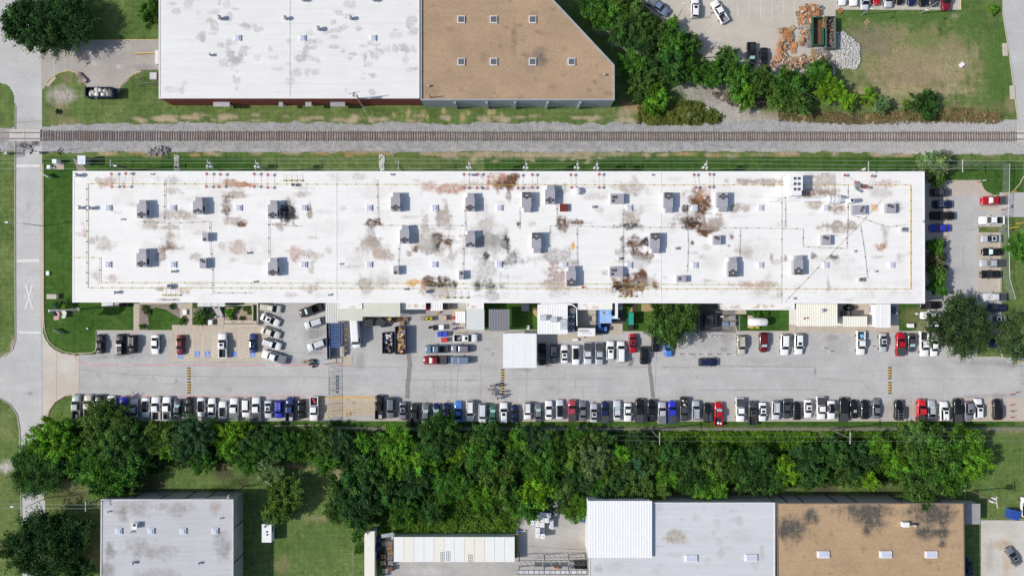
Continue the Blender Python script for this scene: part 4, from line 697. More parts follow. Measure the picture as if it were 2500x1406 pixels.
def row(cars, group, where):
    """cars in one row, left to right; each label names what stands on both sides"""
    ds = []
    for c in cars: ds.append(f"{c[4]} {TYPEW[c[3]]}")
    for i, (px, y0, y1, kind, color, d, ops) in enumerate(cars):
        me_ = ds[i] + (' ' + OPW[ops[0]] if ops else '')
        l = ds[i - 1] if i else None; r = ds[i + 1] if i + 1 < len(ds) else None
        if l and r: lab = f"{me_} between {l} and {r}, {where}"
        elif r: lab = f"{me_} at the left end of {where}, beside {r}"
        else: lab = f"{me_} at the right end of {where}"
        if len(lab.split()) > 16: lab = f"{me_} at left end of {where}, beside {r}" if not l else f"{me_} right of the {l}, {where}"
        if lab in ALLLAB:
            lab = f"{me_}, {ORD[i] if i < 10 else str(i + 1) + 'th'} from left in {where}"
            if lab in ALLLAB: lab += ' by ' + (l or r)
        ALLLAB.add(lab); ang = DIR[d] if isinstance(d, str) else d
        vert = isinstance(d, str) and d in 'UD'
        make_car(px, (y0 + y1) / 2, kind, color, ang + random.uniform(-1.2, 1.2), ops, lab, group, (y1 - y0) if vert else None)
z4 = lambda v: 720 + v / 4.136
def zr(lst): return [(a, z4(b), z4(c), *r) for a, b, c, *r in lst]
south1 = zr([(187,1005,1250,'pickup','silver-green','U',('toolbox',)),(216,1005,1230,'pickup','beige','U',()),(243,1005,1240,'pickup','black','U',('greycover',)),(272,1010,1240,'suv','white','U',()),(300,1030,1225,'sedan','royal blue','U',()),(327,1052,1240,'sedan','silver','U',()),(355,1038,1240,'sedan','white','D',('blackroof',)),(381,1025,1262,'pickup','white','U',()),(408,1025,1258,'pickup','white','U',('box',)),(433,1050,1235,'sedan','dark grey','U',('shade',)),(461,1032,1225,'sedan','black','U',()),(491,1038,1240,'sedan','white','D',('blackroof',)),(517,1040,1240,'sedan','white','U',()),(543,1072,1252,'coupe','white','U',('blackroof',)),(572,1040,1270,'pickup','white','U',('greycover',)),(601,1042,1238,'suv','white','D',()),(626,1030,1272,'pickup','white','U',('cover',)),(655,1065,1245,'sedan','pale silver','D',('sunroof',)),(681,1062,1245,'suv','royal blue','D',('rack',)),(708,1032,1272,'pickup','dark blue','U',('toolbox',)),(736,1055,1250,'sedan','black','D',('sunroof',)),(767,1028,1272,'pickup','white','D',())])
south2 = zr([(926,1010,1250,'pickup','black','U',('toolbox',)),(954,1035,1245,'suv','grey','D',()),(984,1080,1265,'sedan','mauve grey','D',('sunroof',)),(1012,1092,1325,'pickup','olive black','U',()),(1039,1095,1300,'sedan','grey','U',('shade',)),(1065,1095,1288,'sedan','navy','U',('shade',)),(1090,1090,1285,'sedan','navy','U',()),(1119,1070,1285,'coupe','bright blue','U',()),(1148,1062,1275,'suv','white','D',('rack',)),(1178,1093,1290,'minivan','pale silver','D',()),(1203,1103,1282,'sedan','green','U',('shade',)),(1230,1085,1298,'suv','white','U',('sunroof',)),(1257,1110,1290,'sedan','navy','U',()),(1288,1080,1258,'suv','white','D',('rack',)),(1314,1090,1278,'sedan','grey','U',('shade',)),(1340,1065,1258,'sedan','white','U',()),(1367,1055,1258,'sedan','pale silver','U',('blackroof',)),(1397,1060,1272,'pickup','dusty red','U',('cover',)),(1423,1070,1265,'sedan','grey','U',()),(1450,1095,1285,'sedan','silver','U',('sunroof',)),(1477,1085,1280,'pickup','navy','U',('cover',)),(1507,1065,1265,'sedan','pale silver','U',('shade',)),(1533,1090,1280,'coupe','white','D',()),(1561,1045,1288,'pickup','black','U',('cover',)),(1590,1055,1275,'pickup','black','U',('box',)),(1616,1092,1282,'pickup','silver','U',('greycover',)),(1641,1068,1288,'pickup','royal blue','U',('cover',)),(1670,1035,1275,'pickup','dark grey','D',()),(1699,1065,1258,'suv','silver','U',('rack',)),(1727,1090,1285,'suv','black','U',('rack',)),(1754,1080,1318,'pickup','red','U',('shade',)),(1807,1042,1280,'pickup','white','D',('cover',)),(1837,1070,1308,'pickup','dark grey','U',('sunroof',)),(1862,1085,1278,'sedan','white','D',('sunroof',)),(1894,1068,1262,'suv','pale silver','D',('rack',)),(1921,1052,1250,'sedan','dark grey','D',()),(1946,1082,1255,'sedan','black','U',('sunroof',)),(1973,1055,1242,'sedan','white','D',('sunroof',)),(2004,1028,1258,'pickup','white','D',('cover',)),(2030,1065,1258,'coupe','white','D',('blackroof',)),(2059,1035,1275,'pickup','black','U',('cover',)),(2085,1058,1245,'coupe','black','U',('stripes',)),(2112,1060,1252,'sedan','black','U',()),(2140,1045,1245,'sedan','grey','U',()),(2194,1060,1262,'jeep','black','U',('rack',)),(2249,1050,1292,'pickup','bright red','U',('cover',)),(2275,1060,1255,'sedan','silver','U',('shade',)),(2305,1075,1275,'suv','white','U',('sunroof',)),(2338,1045,1285,'pickup','black','U',('cover',)),(2365,1075,1262,'suv','mauve grey','D',('sunroof',)),(2388,1045,1250,'suv','white','U',('sunroof',)),(2435,1050,1260,'suv','black','U',())])
row(south1, 'cars parked along the fence, left of the yellow hatching', 'left fence row'); row(south2, 'cars parked along the fence, right of the yellow hatching', 'right fence row')
row(zr([(245,395,592,'sedan','black','U',()),(295,392,608,'suv','black','U',('lightbar',)),(324,405,592,'suv','black','D',('rack',)),(379,402,600,'sedan','white','D',()),(440,405,605,'sedan','maroon','D',()),(544,385,632,'pickup','white','U',('sunroof',)),(618,390,582,'sedan','dark blue','U',('sunroof',))]), 'cars in the front bays by the lawn', 'front bays')
row(zr([(1323,500,705,'pickup','black','D',()),(1352,500,692,'suv','dark grey','D',('sunroof',)),(1378,503,688,'sedan','white','U',('sunroof',)),(1406,508,708,'sedan','white','D',('blackroof',)),(1435,483,702,'pickup','pale silver','D',('cover',)),(1463,483,708,'pickup','silver','D',('cover',)),(1490,463,658,'suv','white','U',('sunroof',)),(1516,467,682,'minivan','white','U',()),(1545,393,587,'sedan','red','D',('sunroof',)),(1572,520,702,'suv','black','D',()),(1600,390,578,'suv','black','D',()),(1632,440,625,'coupe','bright blue','D',()),(1810,405,602,'suv','beige','D',('rack',)),(1864,380,580,'suv','maroon','D',('shade',)),(1916,385,617,'suv','white','D',()),(1950,385,607,'suv','white','D',('sunroof',)),(2101,365,607,'pickup','white','D',()),(2156,385,580,'sedan','silver','D',('sunroof',)),(2198,378,614,'pickup','red','U',('cover',)),(2226,388,577,'sedan','dark grey','D',('shade',)),(2256,368,622,'pickup','white','D',()),(2281,440,620,'sedan','white','D',())]), 'cars parked facing the factory annexes', 'annex-side row')
def one(px, py, kind, color, ang, ops, label, group, ln=None): ALLLAB.add(label); make_car(px, py, kind, color, ang, ops, label, group, ln)
G = 'cars in the slanted bays'
one(661, 752, 'minivan', 'cream', -8, ('rack',), 'cream minivan topmost of the five slanted light cars by the ramp wall', G); one(660, 781, 'sedan', 'white', -24, ('sunroof',), 'white sedan with sunroof, second of the slanted light cars by the ramp', G); one(661, 812, 'sedan', 'cream', -20, (), 'cream white sedan, middle one of the five slanted light cars', G); one(664, 840, 'suv', 'white', -18, ('rack',), 'white SUV with roof rack, fourth of the slanted light cars', G); one(668, 871, 'pickup', 'white', 162, ('greycover',), 'white pickup with grey bed cover, lowest of the slanted light cars', G)
one(759, 757, 'pickup', 'black', 200, ('shade',), 'black pickup truck with a bright windscreen, topmost of the slanted right bays', G); one(766, 789, 'suv', 'pale silver', 198, (), 'white wagon with silver roof, middle of the slanted right bays', G); one(773, 842, 'suv', 'pale silver', 200, (), 'white wagon with silver roof next to the blue screen fence', G)
G = 'vehicles standing in the service yard'
one(1137, 825, 'pickup', 'white', 0, ('sunroof',), 'white pickup truck with scrap in its bed, nose to the right', G, 58); one(1065, 852, 'pickup', 'slate blue', 180, (), 'dark blue-green pickup truck with an empty bed above the red pickup', G, 56); one(1124, 851, 'suv', 'mauve grey', 180, ('rack',), 'grey SUV with roof rails behind the dark pickup', G, 46); one(1062, 879, 'pickup', 'dark red', 180, ('cover', 'shade'), 'dark red pickup truck with black bed cover in the service yard', G, 59); one(1123, 879, 'jeep', 'blue-grey', 180, (), 'boxy blue-grey off-roader behind the dark red pickup', G)
one(869, 815, 'cargo_van', 'white', -86, (), 'long white cargo van backed up under the sage canopy', 'vans'); one(1729, 884, 'suv', 'navy', 0, (), 'dark navy SUV driving along the lane below the white bollards', 'moving cars', 46)
G = 'cars in the right-hand lot'
for px, py, k, c, a, ops, l in ((2296,470,'suv','dark grey',0,(),'dark grey SUV topmost against the factory end wall'),(2302,499,'suv','navy',0,('rack',),'navy SUV with rails above the black pickup by the end wall'),(2302,527,'pickup','black',0,(),'black pickup truck above the bright blue sedan'),(2295,557,'sedan','royal blue',180,(),'blue sedan half in the shade of the factory end wall'),(2288,596,'sedan','black',0,(),'black car half hidden under the topmost end-wall tree'),(2290,626,'sedan','dark grey',0,(),'dark car under the trees, second below the blue sedan'),(2293,655,'sedan','black',0,(),'dark car nose peeking from under the reddish tree'),(2425,490,'pickup','red',180,('cover','shade'),'red pickup truck with white windscreen shade beside the NO PARKING hatching'),(2421,538,'pickup','white',180,(),'white pickup truck just below the NO PARKING hatching'),(2420,583,'sedan','silver',180,('sunroof',),'silver sedan with sunroof just below the grass island'),(2423,615,'sedan','black',180,('shade',),'black sedan with pale windscreen between silver sedan and grey pickup'),(2421,643,'pickup','silver',180,('cover',),'silver pickup between two black sedans on the right'),(2419,670,'sedan','black',180,(),'black sedan above the empty bay on the right'),(2426,725,'pickup','pale silver',180,('cover',),'silver pickup truck next to the large tree'),(2432,752,'sedan','navy',180,(),'navy car in the shade right of the large tree'),(2432,778,'sedan','silver',180,('sunroof',),'silver car nose between the two large trees'),(2272,770,'sedan','white',180,(),'white car half hidden left of the large tree'),(2270,745,'sedan','black',180,(),'black car under the branches at the factory corner'),(2438,838,'sedan','navy',180,(),'dark blue car deep under the two large trees')):
    one(px, py, k, c, a, ops, l, G)
G = 'cars in the upper right car park'
one(1607,17,'pickup','blue-grey',-36,('greycover',),'blue-grey pickup truck by the hedge at the top',G); one(1697,20,'suv','white',88,('sunroof',),'white SUV with black sunroof near the lamp at the top',G); one(1756,29,'pickup','white',120,('toolbox',),'white service truck with tyres in its bed at the top',G); one(1834,133,'pickup','black',-90,('shade',),'black pickup truck nose to the hedge by the pallets',G,57); one(1865,139,'sedan','black',-90,(),'black sedan beside the black pickup near the pallet heap',G,44)
for x, yb, k, c, o_ in ((2057,13,'sedan','white',()),(2084,15,'suv','white',()),(2111,23,'minivan','pale silver',()),(2141,12,'sedan','red',()),(2169,19,'suv','silver',()),(2197,11,'sedan','black',()),(2226,14,'sedan','navy',()),(2254,16,'suv','black',()),(2279,16,'suv','dark grey',()),(2309,26,'pickup','dark red',())):
    one(x, yb - 24 if k != 'pickup' else yb - 29, k, c, -90, o_, {2057:'white sedan at the left end of the top edge row',2084:'white SUV second in the top edge row',2111:'silver-white minivan in the top edge row, left of the red car',2141:'red car in the top edge row',2169:'silver SUV right of the red car at the top edge',2197:'black sedan right of the silver SUV at the top edge',2226:'navy sedan in the middle of the dark cars at the top edge',2254:'black SUV at the top edge, third car left of the kerb end',2279:'dark grey SUV next to the dark red pickup at the top',2309:'dark red pickup truck at the right end of the top edge row'}[x], 'cars along the top edge')
G = 'cars at lower right'
one(2474,1358,'sedan','grey',120,('sunroof',),'dark grey sedan slanting in the lower right corner lot',G); one(2363,1381,'sedan','navy',110,(),'dark blue car half hidden by the brown hall',G); one(2503,1237,'suv','white',90,(),'white SUV cut off by the right edge near the blue skip',G)
one(921,1336,'pickup','navy',90,(),'dark blue pickup truck behind the long cream container',G,40)
# loads lying in pickup beds
def load(name, label, cat, px, py, z, items, group=None):
    p = P(px, py, z); e = thing(name, label, cat, p, 0, group)
    for nm, mb, mat, col in items: o = mb.build(nm, mat, e, col, local=True)
tc = MB()
load('fuel_cans', 'two red fuel cans in the bed of the white pickup by the hatching', 'cans', 767, 978, .75, [('can', MB().box((-.1, .35, .18), (.5, .4, .36)), m_obj, (.6, .05, .06)), ('can', MB().box((.15, -.2, .18), (.5, .4, .36)), m_obj, (.6, .06, .06))])
load('tarp_bundle', 'light blue tarp bundle in the bed of a white pickup', 'bundle', 2104, 820, .75, [('tarp', MB().box((0, 0, .2), (.75, 1.0, .4), .3, tx=.8, ty=.7), m_obj, (.2, .45, .75)), ('strap', MB().box((.1, .7, .15), (.7, .25, .3), .2), m_dark, None)])
load('scrap_pile', 'tangled scrap wire in the bed of the white yard pickup', 'scrap', 1122, 825, .75, [('scrap', MB().box((0, 0, .12), (.7, .5, .24), .5).box((.3, .3, .2), (.5, .15, .3), 1.1).box((-.2, -.4, .15), (.6, .2, .25), -.4), m_steel, None)])
for i, (dx, dy) in enumerate(((-4, -6), (5, -5), (0, 4), (4, 10))): load('bed_drum', f"{('upper left', 'upper right', 'middle', 'lower right')[i]} drum standing in the bed of the dark grey pickup", 'drum', 1670 + dx, 983 + dy, .75, [('drum', MB().cyl((0, 0, 0), .26, .26, .7, 12), m_obj, ((.5, .5, .5), (.1, .1, .1), (.55, .53, .5), (.35, .33, .3))[i])], 'drums in the dark grey pickup')
load('white_bags', 'white bags in the bed of the red pickup', 'bags', 1756, 1032, .75, [('bag', MB().dome((-.25, 0, 0), .35, .4, 10, 4), m_white, None), ('bag', MB().dome((.35, -.1, 0), .3, .35, 10, 4), m_white, None)])
o = mobj('roof_number', textmesh('2843', .55), m_white_p); o.parent = [q for q in bpy.data.objects if q.name.startswith('suv') and 'light bar' in q.get('label', '')][0]; o.location = (-1.75, 0, 1.735); o.rotation_euler = (0, 0, R(90))
# ---------------------------------------------------------------- roof plant
m_unit = M('unit_grey', (.37, .36, .40), .5, .05, .8, .04, 4); m_unit2 = M('unit_panel', (.34, .335, .37), .5, .05); m_fan = M('fan_dark', (.008, .008, .008), .95, .1, spec=0); m_blade = M('fan_blade', (.45, .45, .46), .4, .1)
fm = MB().cyl((0, 0, 0), .34, .33, .10, 16, 0); fm.cyl((0, 0, .10), .27, .27, .004, 14, 1)
fb = MB()
for k in range(3): a = k * 2.094; fb.box((.15 * math.cos(a), .15 * math.sin(a), .112), (.22, .075, .008), a)
fme = fm.mesh('fan'); [fme.materials.append(m) for m in (m_dark, m_fan)]; fbe = fb.mesh('fan_blades'); fbe.materials.append(m_blade)
LAY = {'d4': ((.2,.82),(.47,.74),(.78,.82),(.47,.92)), 'd3': ((.2,.86),(.5,.78),(.78,.87)), 't6': ((.2,.07),(.5,.07),(.8,.07),(.2,.22),(.5,.29),(.8,.22)), 'b6': ((.5,.68),(.2,.77),(.8,.77),(.2,.92),(.5,.92),(.8,.92)), 't4': ((.55,.12),(.3,.22),(.82,.22),(.55,.31)), 'l3': ((.2,.35),(.42,.35),(.2,.72)), 's1b': ((.36,.78),), 's1t': ((.5,.3),), 's2t': ((.3,.22),(.62,.34)), 's2r': ((.8,.3),(.68,.62)), 'w6': ((.42,.18),(.72,.18),(.42,.44),(.72,.44),(.42,.70),(.72,.70)), 's1l': ((.3,.45),)}
FW = {'d4': 'four-fan grey', 'd3': 'three-fan grey', 't6': 'six-fan grey', 'b6': 'six-fan grey', 't4': 'four-fan grey', 'l3': 'three-fan grey', 's1b': 'one-fan grey', 's1t': 'one-fan grey', 's2t': 'two-fan grey', 's2r': 'two-fan grey', 'w6': 'six-fan', 's1l': 'one-fan grey'}
def ac(x0, y0, x1, y1, lay, label, h=1.7, zr_=HM, mat=None, name='rooftop_unit', grp='rooftop air-conditioning units'):
    zt = zr_ + h; a = P(x0, y0, zt); b = P(x1, y1, zt); cx_, cy_ = (a.x + b.x) / 2, (a.y + b.y) / 2; W, D = b.x - a.x, a.y - b.y; mt = mat or m_unit
    e = thing(name, label, 'air conditioner', (cx_, cy_, zr_), 0, grp)
    MB().box((0, 0, .1), (W + .12, D + .12, .2)).build('base_curb', m_white, e, local=True)
    big = D > 3.5; f = 1 if lay[0] == 'd' or lay == 'b6' else -1
    if big:
        MB().box((0, -f * D * .12, .2 + (h - .2) / 2), (W, D * .76, h - .2)).build('cabinet', mt, e, local=True)
        MB().box((W * .08, f * D * .38, .2 + (h - .2) * .46), (W * .72, D * .238, (h - .2) * .92)).build('intake_hood', m_unit2 if not mat else mat, e, local=True)
        MB().box((W * .505, -f * D * .2, h * .55), (.1, D * .3, h * .5)).build('coil_panel', m_dark, e, local=True)
    else:
        MB().box((0, 0, .2 + (h - .2) / 2), (W, D, h - .2)).build('cabinet', mt, e, local=True)
        MB().box((W * .505, 0, h * .5), (.06, D * .7, h * .45)).build('coil_panel', m_unit2, e, local=True)
    MB().box((0, D * .02 * f, h + .012), (W * .96, .05, .02)).build('top_seam', m_unit2, e, local=True)
    for fx, fy in LAY[lay]: o = link(bpy.data.objects.new('fan', fme), e); o.location = ((fx - .5) * W, (.5 - fy) * D, h); q = link(bpy.data.objects.new('fan_blades', fbe), o); q.rotation_euler.z = random.uniform(0, 2)
    return e
A = [(334,488,357,532,'d4','upper left corner, directly above its twin'),(471,481,494,522,'d3','with dark stains around, near the top left'),(333,607,357,652,'d4','lower left, directly below its twin'),(494,568,508,589,'s1b','left part of the roof, alone between the bigger units'),(487,630,503,655,'s2t','lower left, right of a big four-fan unit'),(654,489,677,533,'d4','beside the big black soot stain with painted-in shadow'),(654,629,677,673,'d4','just below the pinkish stain, left half'),(954,470,977,515,'d4','near the top, left of the roof centre'),(1136,471,1159,515,'d4','near the top, just below a red-valve frame'),(976,550,999,594,'d4','left of the round stain ring, mid roof'),(1136,563,1160,604,'d3','beside the black burnt patches'),(960,649,974,670,'s1b','lower roof, left of a square skylight'),(1120,661,1132,682,'s1t','lower roof, right of a square skylight'),(1274,469,1297,517,'t6','left of the unit by the dome vent'),(1331,452,1355,497,'d4','next to the round dome vent'),(1491,473,1523,497,'l3','lying crosswise near the top, with a tan stain'),(1621,470,1643,518,'t6','near the top, left of the brown leaking stain'),(1751,470,1777,516,'t4','right of the big brown stain'),(1298,568,1321,617,'t6','mid roof, above a grey stain'),(1588,569,1611,618,'t6','mid roof, just left of the second joint'),(1383,650,1406,699,'b6','on the pinkish stain beside the orange cone'),(1489,651,1521,676,'l3','lying crosswise above the large rusty stain'),(1742,575,1760,597,'s2t','mid roof, right of the second joint'),(1653,673,1675,689,'s1l','near the lower edge, right of the rusty stain'),(1778,628,1800,676,'b6','lower right, with a low box at its side'),(1938,624,1961,671,'b6','lower right, left of the diagonal pipe'),(2007,574,2028,598,'s2t','right part, above the diagonal pipe'),(2082,501,2113,523,'s2r','just below the white stack at right'),(2164,497,2187,520,'s2t','far right, at the top end of the diagonal pipe')]
for x0, y0, x1, y1, lay, wh in A:
    D = y1 - y0; ac(x0, y0, x1, y1, lay, f"{'large ' if D > 35 else 'small ' if D < 26 and x1 - x0 < 26 else ''}{FW[lay]} rooftop unit, {wh}", 1.7 if D > 35 else 1.3)
ac(1927, 427, 1960, 477, 'w6', 'big white rooftop chiller with six dark fans near the top right', 2.9, mat=m_white, name='rooftop_chiller')
e = ac(2202, 556, 2213, 566, 's1t', 'tiny condenser with one fan near the right edge of the roof', .9); e = ac(2098, 679, 2109, 688, 's1t', 'tiny pale condenser near the lower right of the roof', .9)
ac(407, 694, 417, 706, 's1t', 'small pale condenser at the yellow pipes, lower left', 1.0); ac(711, 448, 722, 454, 's1l', 'small condenser standing on the yellow pipe near the top left', .9)
ac(321, 1277, 334, 1291, 's1t', 'white condenser on the grey roof at lower left', 1.1, 6.0, m_white)
# twin-fan cooler and pressure vessel beside the plant building
e = thing('twin_fan_cooler', 'steel cooler with two large round fans beside the white plant building', 'cooler', (P(1396, 790, 3.2).x, P(1396, 790, 3.2).y, 0))
a = P(1387, 770, 3.2); b = P(1402, 811, 3.2); MB().box(((a.x + b.x) / 2, (a.y + b.y) / 2, 1.6), (b.x - a.x, a.y - b.y, 3.2)).build('cabinet', m_steel, e)
MB().box((b.x + .35, (a.y + b.y) / 2, 1.2), (.55, (a.y - b.y) * .95, 2.4)).build('piping_rack', m_dark, e)
for y in (781, 800):
    q = P(1395, y, 3.2); mb = MB().cyl((q.x, q.y, 3.2), .62, .6, .15, 20, 0); mb.cyl((q.x, q.y, 3.35), .54, .54, .004, 18, 1)
    for k in range(5): t_ = k * 1.2566; mb.box((q.x + .28 * math.cos(t_), q.y + .28 * math.sin(t_), 3.36), (.44, .12, .01), t_, 2)
    mb.build('fan', [m_dark, m_fan, m_blade], e)
q = P(1398, 760, 3.0); e = thing('pressure_vessel', 'round white domed tank in the gap behind the twin-fan cooler', 'tank', (q.x, q.y, 0)); MB().cyl((q.x, q.y, 0), .85, .85, 2.4, 18).build('shell', M('tank_grey', (.6, .59, .58), .45), e); MB().dome((q.x, q.y, 2.4), .85, .6, 18, 5).build('dome', MATS['tank_grey'], e)
for dy in (-1.0, 1.0): MB().cyl((q.x + .5, q.y + dy, 0), .1, .1, 2.2, 8).build('nozzle', m_white, e)

# skylights
sk = thing('skylight', '', 'skylight'); MB().box((0, 0, .15), (1.4, 1.4, .3)).build('frame', M('skylight_frame', (.72, .73, .75), .5), sk, local=True)
MB().add([(-.6, -.6, .3), (.6, -.6, .3), (.6, .6, .3), (-.6, .6, .3), (-.42, -.42, .44), (.42, -.42, .44), (.42, .42, .44), (-.42, .42, .44)], [(4, 5, 6, 7), (0, 1, 5, 4), (1, 2, 6, 5), (2, 3, 7, 6), (3, 0, 4, 7)]).build('dome', M('acrylic', (.56, .59, .70), .2, .05, spec=.6), sk, local=True)
skd = thing('skylight', '', 'skylight'); MB().box((0, 0, .15), (1.7, 1.7, .3)).build('frame', MATS['skylight_frame'], skd, local=True); MB().box((0, 0, .32), (1.35, 1.35, .05)).build('pane', M('smoked_pane', (.13, .14, .15), .2, .05, spec=.6), skd, local=True)
skl = thing('skylight', '', 'skylight'); MB().box((0, 0, .18), (2.8, 1.6, .36)).build('frame', MATS['skylight_frame'], skl, local=True); MB().box((0, 0, .38), (2.4, 1.25, .1), tx=.9, ty=.85).build('dome', MATS['acrylic'], skl, local=True)
used = set()
def sky_at(proto, px, py, z, label, group):
    e = proto if proto.name not in used else copytree(proto); used.add(proto.name); p = P(px, py, z); e.location = p; tag(e, label, 'skylight', group)
top = [265, 422, 583, 742, 901, 1061, 1219, 1535, 1695, 1855, 2014]; bot = [264, 423, 742, 901, 1060, 1218, 1377, 1535, 1695, 1855, 2014, 2175]
for i, x in enumerate(top): sky_at(sk, x, 508, HM, f"square white skylight, {ORD[i] if i < 10 else 'last'} from left in the upper row of the factory roof", 'skylights on the factory roof')
for i, x in enumerate(bot): sky_at(sk, x, 646 + (x > 1300) * 1.5, HM, f"square white skylight, {ORD[i] if i < 10 else ('eleventh', 'last')[i - 10]} from left in the lower row of the factory roof", 'skylights on the factory roof')
for i, x in enumerate((581, 739, 911)): sky_at(sk, x, 94, 6.4, f"square skylight, {('left', 'middle', 'right')[i]} one on the patchy white warehouse roof", 'skylights on the white warehouse roof')
for i, (x, y) in enumerate(((1126, 49), (1205, 49), (1300, 49), (1126, 152), (1205, 152), (1300, 152), (1395, 152))): sky_at(skd, x, y, 6.4, f"dark square skylight, {ORD[i if i < 3 else i - 3]} in the {'upper' if y < 100 else 'lower'} row of the brown diagonal roof", 'skylights on the brown diagonal roof')
for i, x in enumerate((291, 370, 448, 526)): sky_at(sk, x, 1295, 6.0, f"white skylight, {ORD[i]} from left on the grey roof at lower left", 'skylights on the grey roof')
for i, (x, y, z) in enumerate(((1687, 1362, 6.4), (1833, 1360, 6.4), (2009, 1352, 6.4), (2161, 1352, 6.4), (2272, 1352, 6.4))): sky_at(skl, x, y, z, ('long skylight on the dull white roof, near its middle', 'long skylight on the dull white roof, next to the brown hall', 'long skylight, left one on the tan roof', 'long skylight, middle one on the tan roof', 'long skylight, right one on the tan roof')[i], 'long skylights at lower right')

# vents, pipes
m_vent = M('vent_steel', (.48, .49, .51), .4, .08, metal=.3)
def vent(px, py, z, r, h, label, mat=None, grp='roof vents'):
    p = P(px, py, z); e = thing('roof_vent', label, 'vent', p, 0, grp); MB().cyl((0, 0, 0), r * .7, r * .7, h * .6, 12).build('pipe', mat or m_vent, e, local=True); mb = MB().cyl((0, 0, h * .6), r, r, h * .15, 14); mb.dome((0, 0, h * .75), r, h * .25, 14, 3); mb.build('cap', mat or m_vent, e, local=True)
vent(1407, 468, HM, .85, 1.5, 'large white dome vent near the top middle of the factory roof', m_white)
for px, py, r, l in ((193, 429, .5, 'round vent at the upper left corner of the factory roof'), (200, 508, .5, 'bigger round vent at the left edge'), (224, 509, .5, 'grey round vent near the left edge'), (322, 425, .2, 'small pipe vent near the first red-valve frame'), (371, 426, .2, 'small pipe vent right of the first valve frame'), (299, 536, .22, 'small pipe vent, left, mid roof'), (285, 714, .4, 'round vent near the lower left corner'), (423, 663, .35, 'vent above the pale condenser, lower left'), (606, 618, .3, 'vent right of the red stain, left half'), (622, 688, .25, 'vent on the lower pipe, left half'), (803, 720, .25, 'pipe vent near the lower edge, left of centre'), (831, 645, .22, 'pipe vent just right of the first joint'), (989, 706, .3, 'vent on the yellow pipe, centre left'), (955, 427, .25, 'vent near the top edge, centre left'), (1590, 428, .22, 'vent near the top edge, centre right'), (1446, 506, .35, 'low bent vent right of the red hatch'), (1510, 632, .35, 'bent vent above the crosswise lower unit'), (1648, 607, .35, 'low vent right of the mid six-fan unit'), (1041, 712, .5, 'grey upright vent by the dark lower stain'), (2083, 614, .25, 'small vent on the right, mid roof'), (2134, 663, .25, 'small white vent at lower right'), (2250, 541, .25, 'vent at the right roof edge'), (1935, 729, .25, 'vent at the lower end of the diagonal pipe'), (1500, 706, .3, 'dark vent on the rusty stain'), (1553, 690, .2, 'small pipe on the rusty stain'), (1152, 428, .35, 'round vent inside a red-valve frame'), (1720, 484, .3, 'vent at the top of the brown stain')):
    vent(px, py, HM, r, r * 2.6 + .2, l)
for px, py, r, l, z in ((539, 47, .55, 'dark round vent, left on the patchy white roof', 6.4), (515, 136, .35, 'small dark vent, lower left of the patchy white roof', 6.4), (698, 47, .5, 'dark round vent by the joint of the patchy white roof', 6.4), (779, 73, .55, 'white round vent, middle of the patchy white roof', 6.4), (857, 47, .5, 'dark round vent, right on the patchy white roof', 6.4), (740, 1, .6, 'round vent at the top edge, beside the joint', 6.4), (912, 1, .6, 'round vent at the top edge, right of the joint', 6.4), (1047, 211, .25, 'white pipe vent, lower left of the brown diagonal roof', 6.4), (1475, 184, .25, 'white pipe vent, right corner of the brown diagonal roof', 6.4), (327, 1372, .35, 'pale vent, lower left grey roof', 6.0), (487, 1373, .3, 'reddish vent, lower left grey roof', 6.0), (265, 1248, .22, 'small vent near the corner of the lower left grey roof', 6.0), (322, 1297, .22, 'small vent under the white condenser', 6.0), (539, 1264, .2, 'small vent near the right edge of the grey roof', 6.0), (2231, 1281, .3, 'white round vent beside the white box on the tan roof', 6.4), (2004, 758, .4, 'round stack on the cream corrugated workshop', 4.6)):
    vent(px, py, z, r, r * 2.2 + .3, l)
p = P(2206, 1277, 6.4); e = thing('roof_tank', 'small white box unit on the tan roof at lower right', 'roof unit', p); MB().box((0, 0, .6), (1.5, 1.1, 1.0)).build('cabinet', m_white, e, local=True); MB().cyl((1.4, 0, .5), .15, .15, 1.6, 8, 0, (1, 0, .1)).build('pipe', m_dark, e, local=True)
p = P(1376, 508, HM); e = thing('roof_hatch', 'dark red square roof hatch near the top middle of the factory roof', 'hatch', p); MB().box((0, 0, .35), (1.8, 1.7, .7)).build('curb', M('hatch_red', (.16, .03, .025), .7), e, local=True); MB().box((0, 0, .72), (1.86, 1.76, .06)).build('lid', MATS['hatch_red'], e, local=True)
p = P(1422, 701, HM); e = thing('traffic_cone', 'orange traffic cone on the factory roof', 'cone', p); MB().box((0, 0, .03), (.5, .5, .06)).build('base', M('cone_orange', (.75, .10, .04), .6), e, local=True); MB().cyl((0, 0, .06), .2, .05, .8, 10).build('cone', MATS['cone_orange'], e, local=True)
m_ypipe = M('yellow_pipe', (.58, .44, .08), .5, .15, 1); m_gpipe = M('grey_conduit', (.27, .26, .25), .6, .15, 1); m_wpipe = M('rusty_pale_pipe', (.55, .47, .30), .6, .2, .6)
def pipe(label, pts, r, mat, z=HM, name='roof_pipe', sup=24, grp='roof pipes', cat='pipe'):
    q = P(*pts[0], z); e = thing(name, label, cat, q, 0, grp); mb = MB()
    for a, b in zip(pts[:-1], pts[1:]): mb.tube([P(*a, z + .22), P(*b, z + .22)], r, 6)
    mb.build('pipe', mat, e); sb = MB()
    for a, b in zip(pts[:-1], pts[1:]):
        L = math.dist(a, b); n = int(L / sup)
        for i in range(n): t_ = (i + .5) / n; c = P(a[0] + (b[0] - a[0]) * t_, a[1] + (b[1] - a[1]) * t_, z); sb.box((c.x, c.y, z + .08), (.2, .2, .16))
    if sb.v: sb.build('support_blocks', m_black, e)['kind'] = 'stuff'
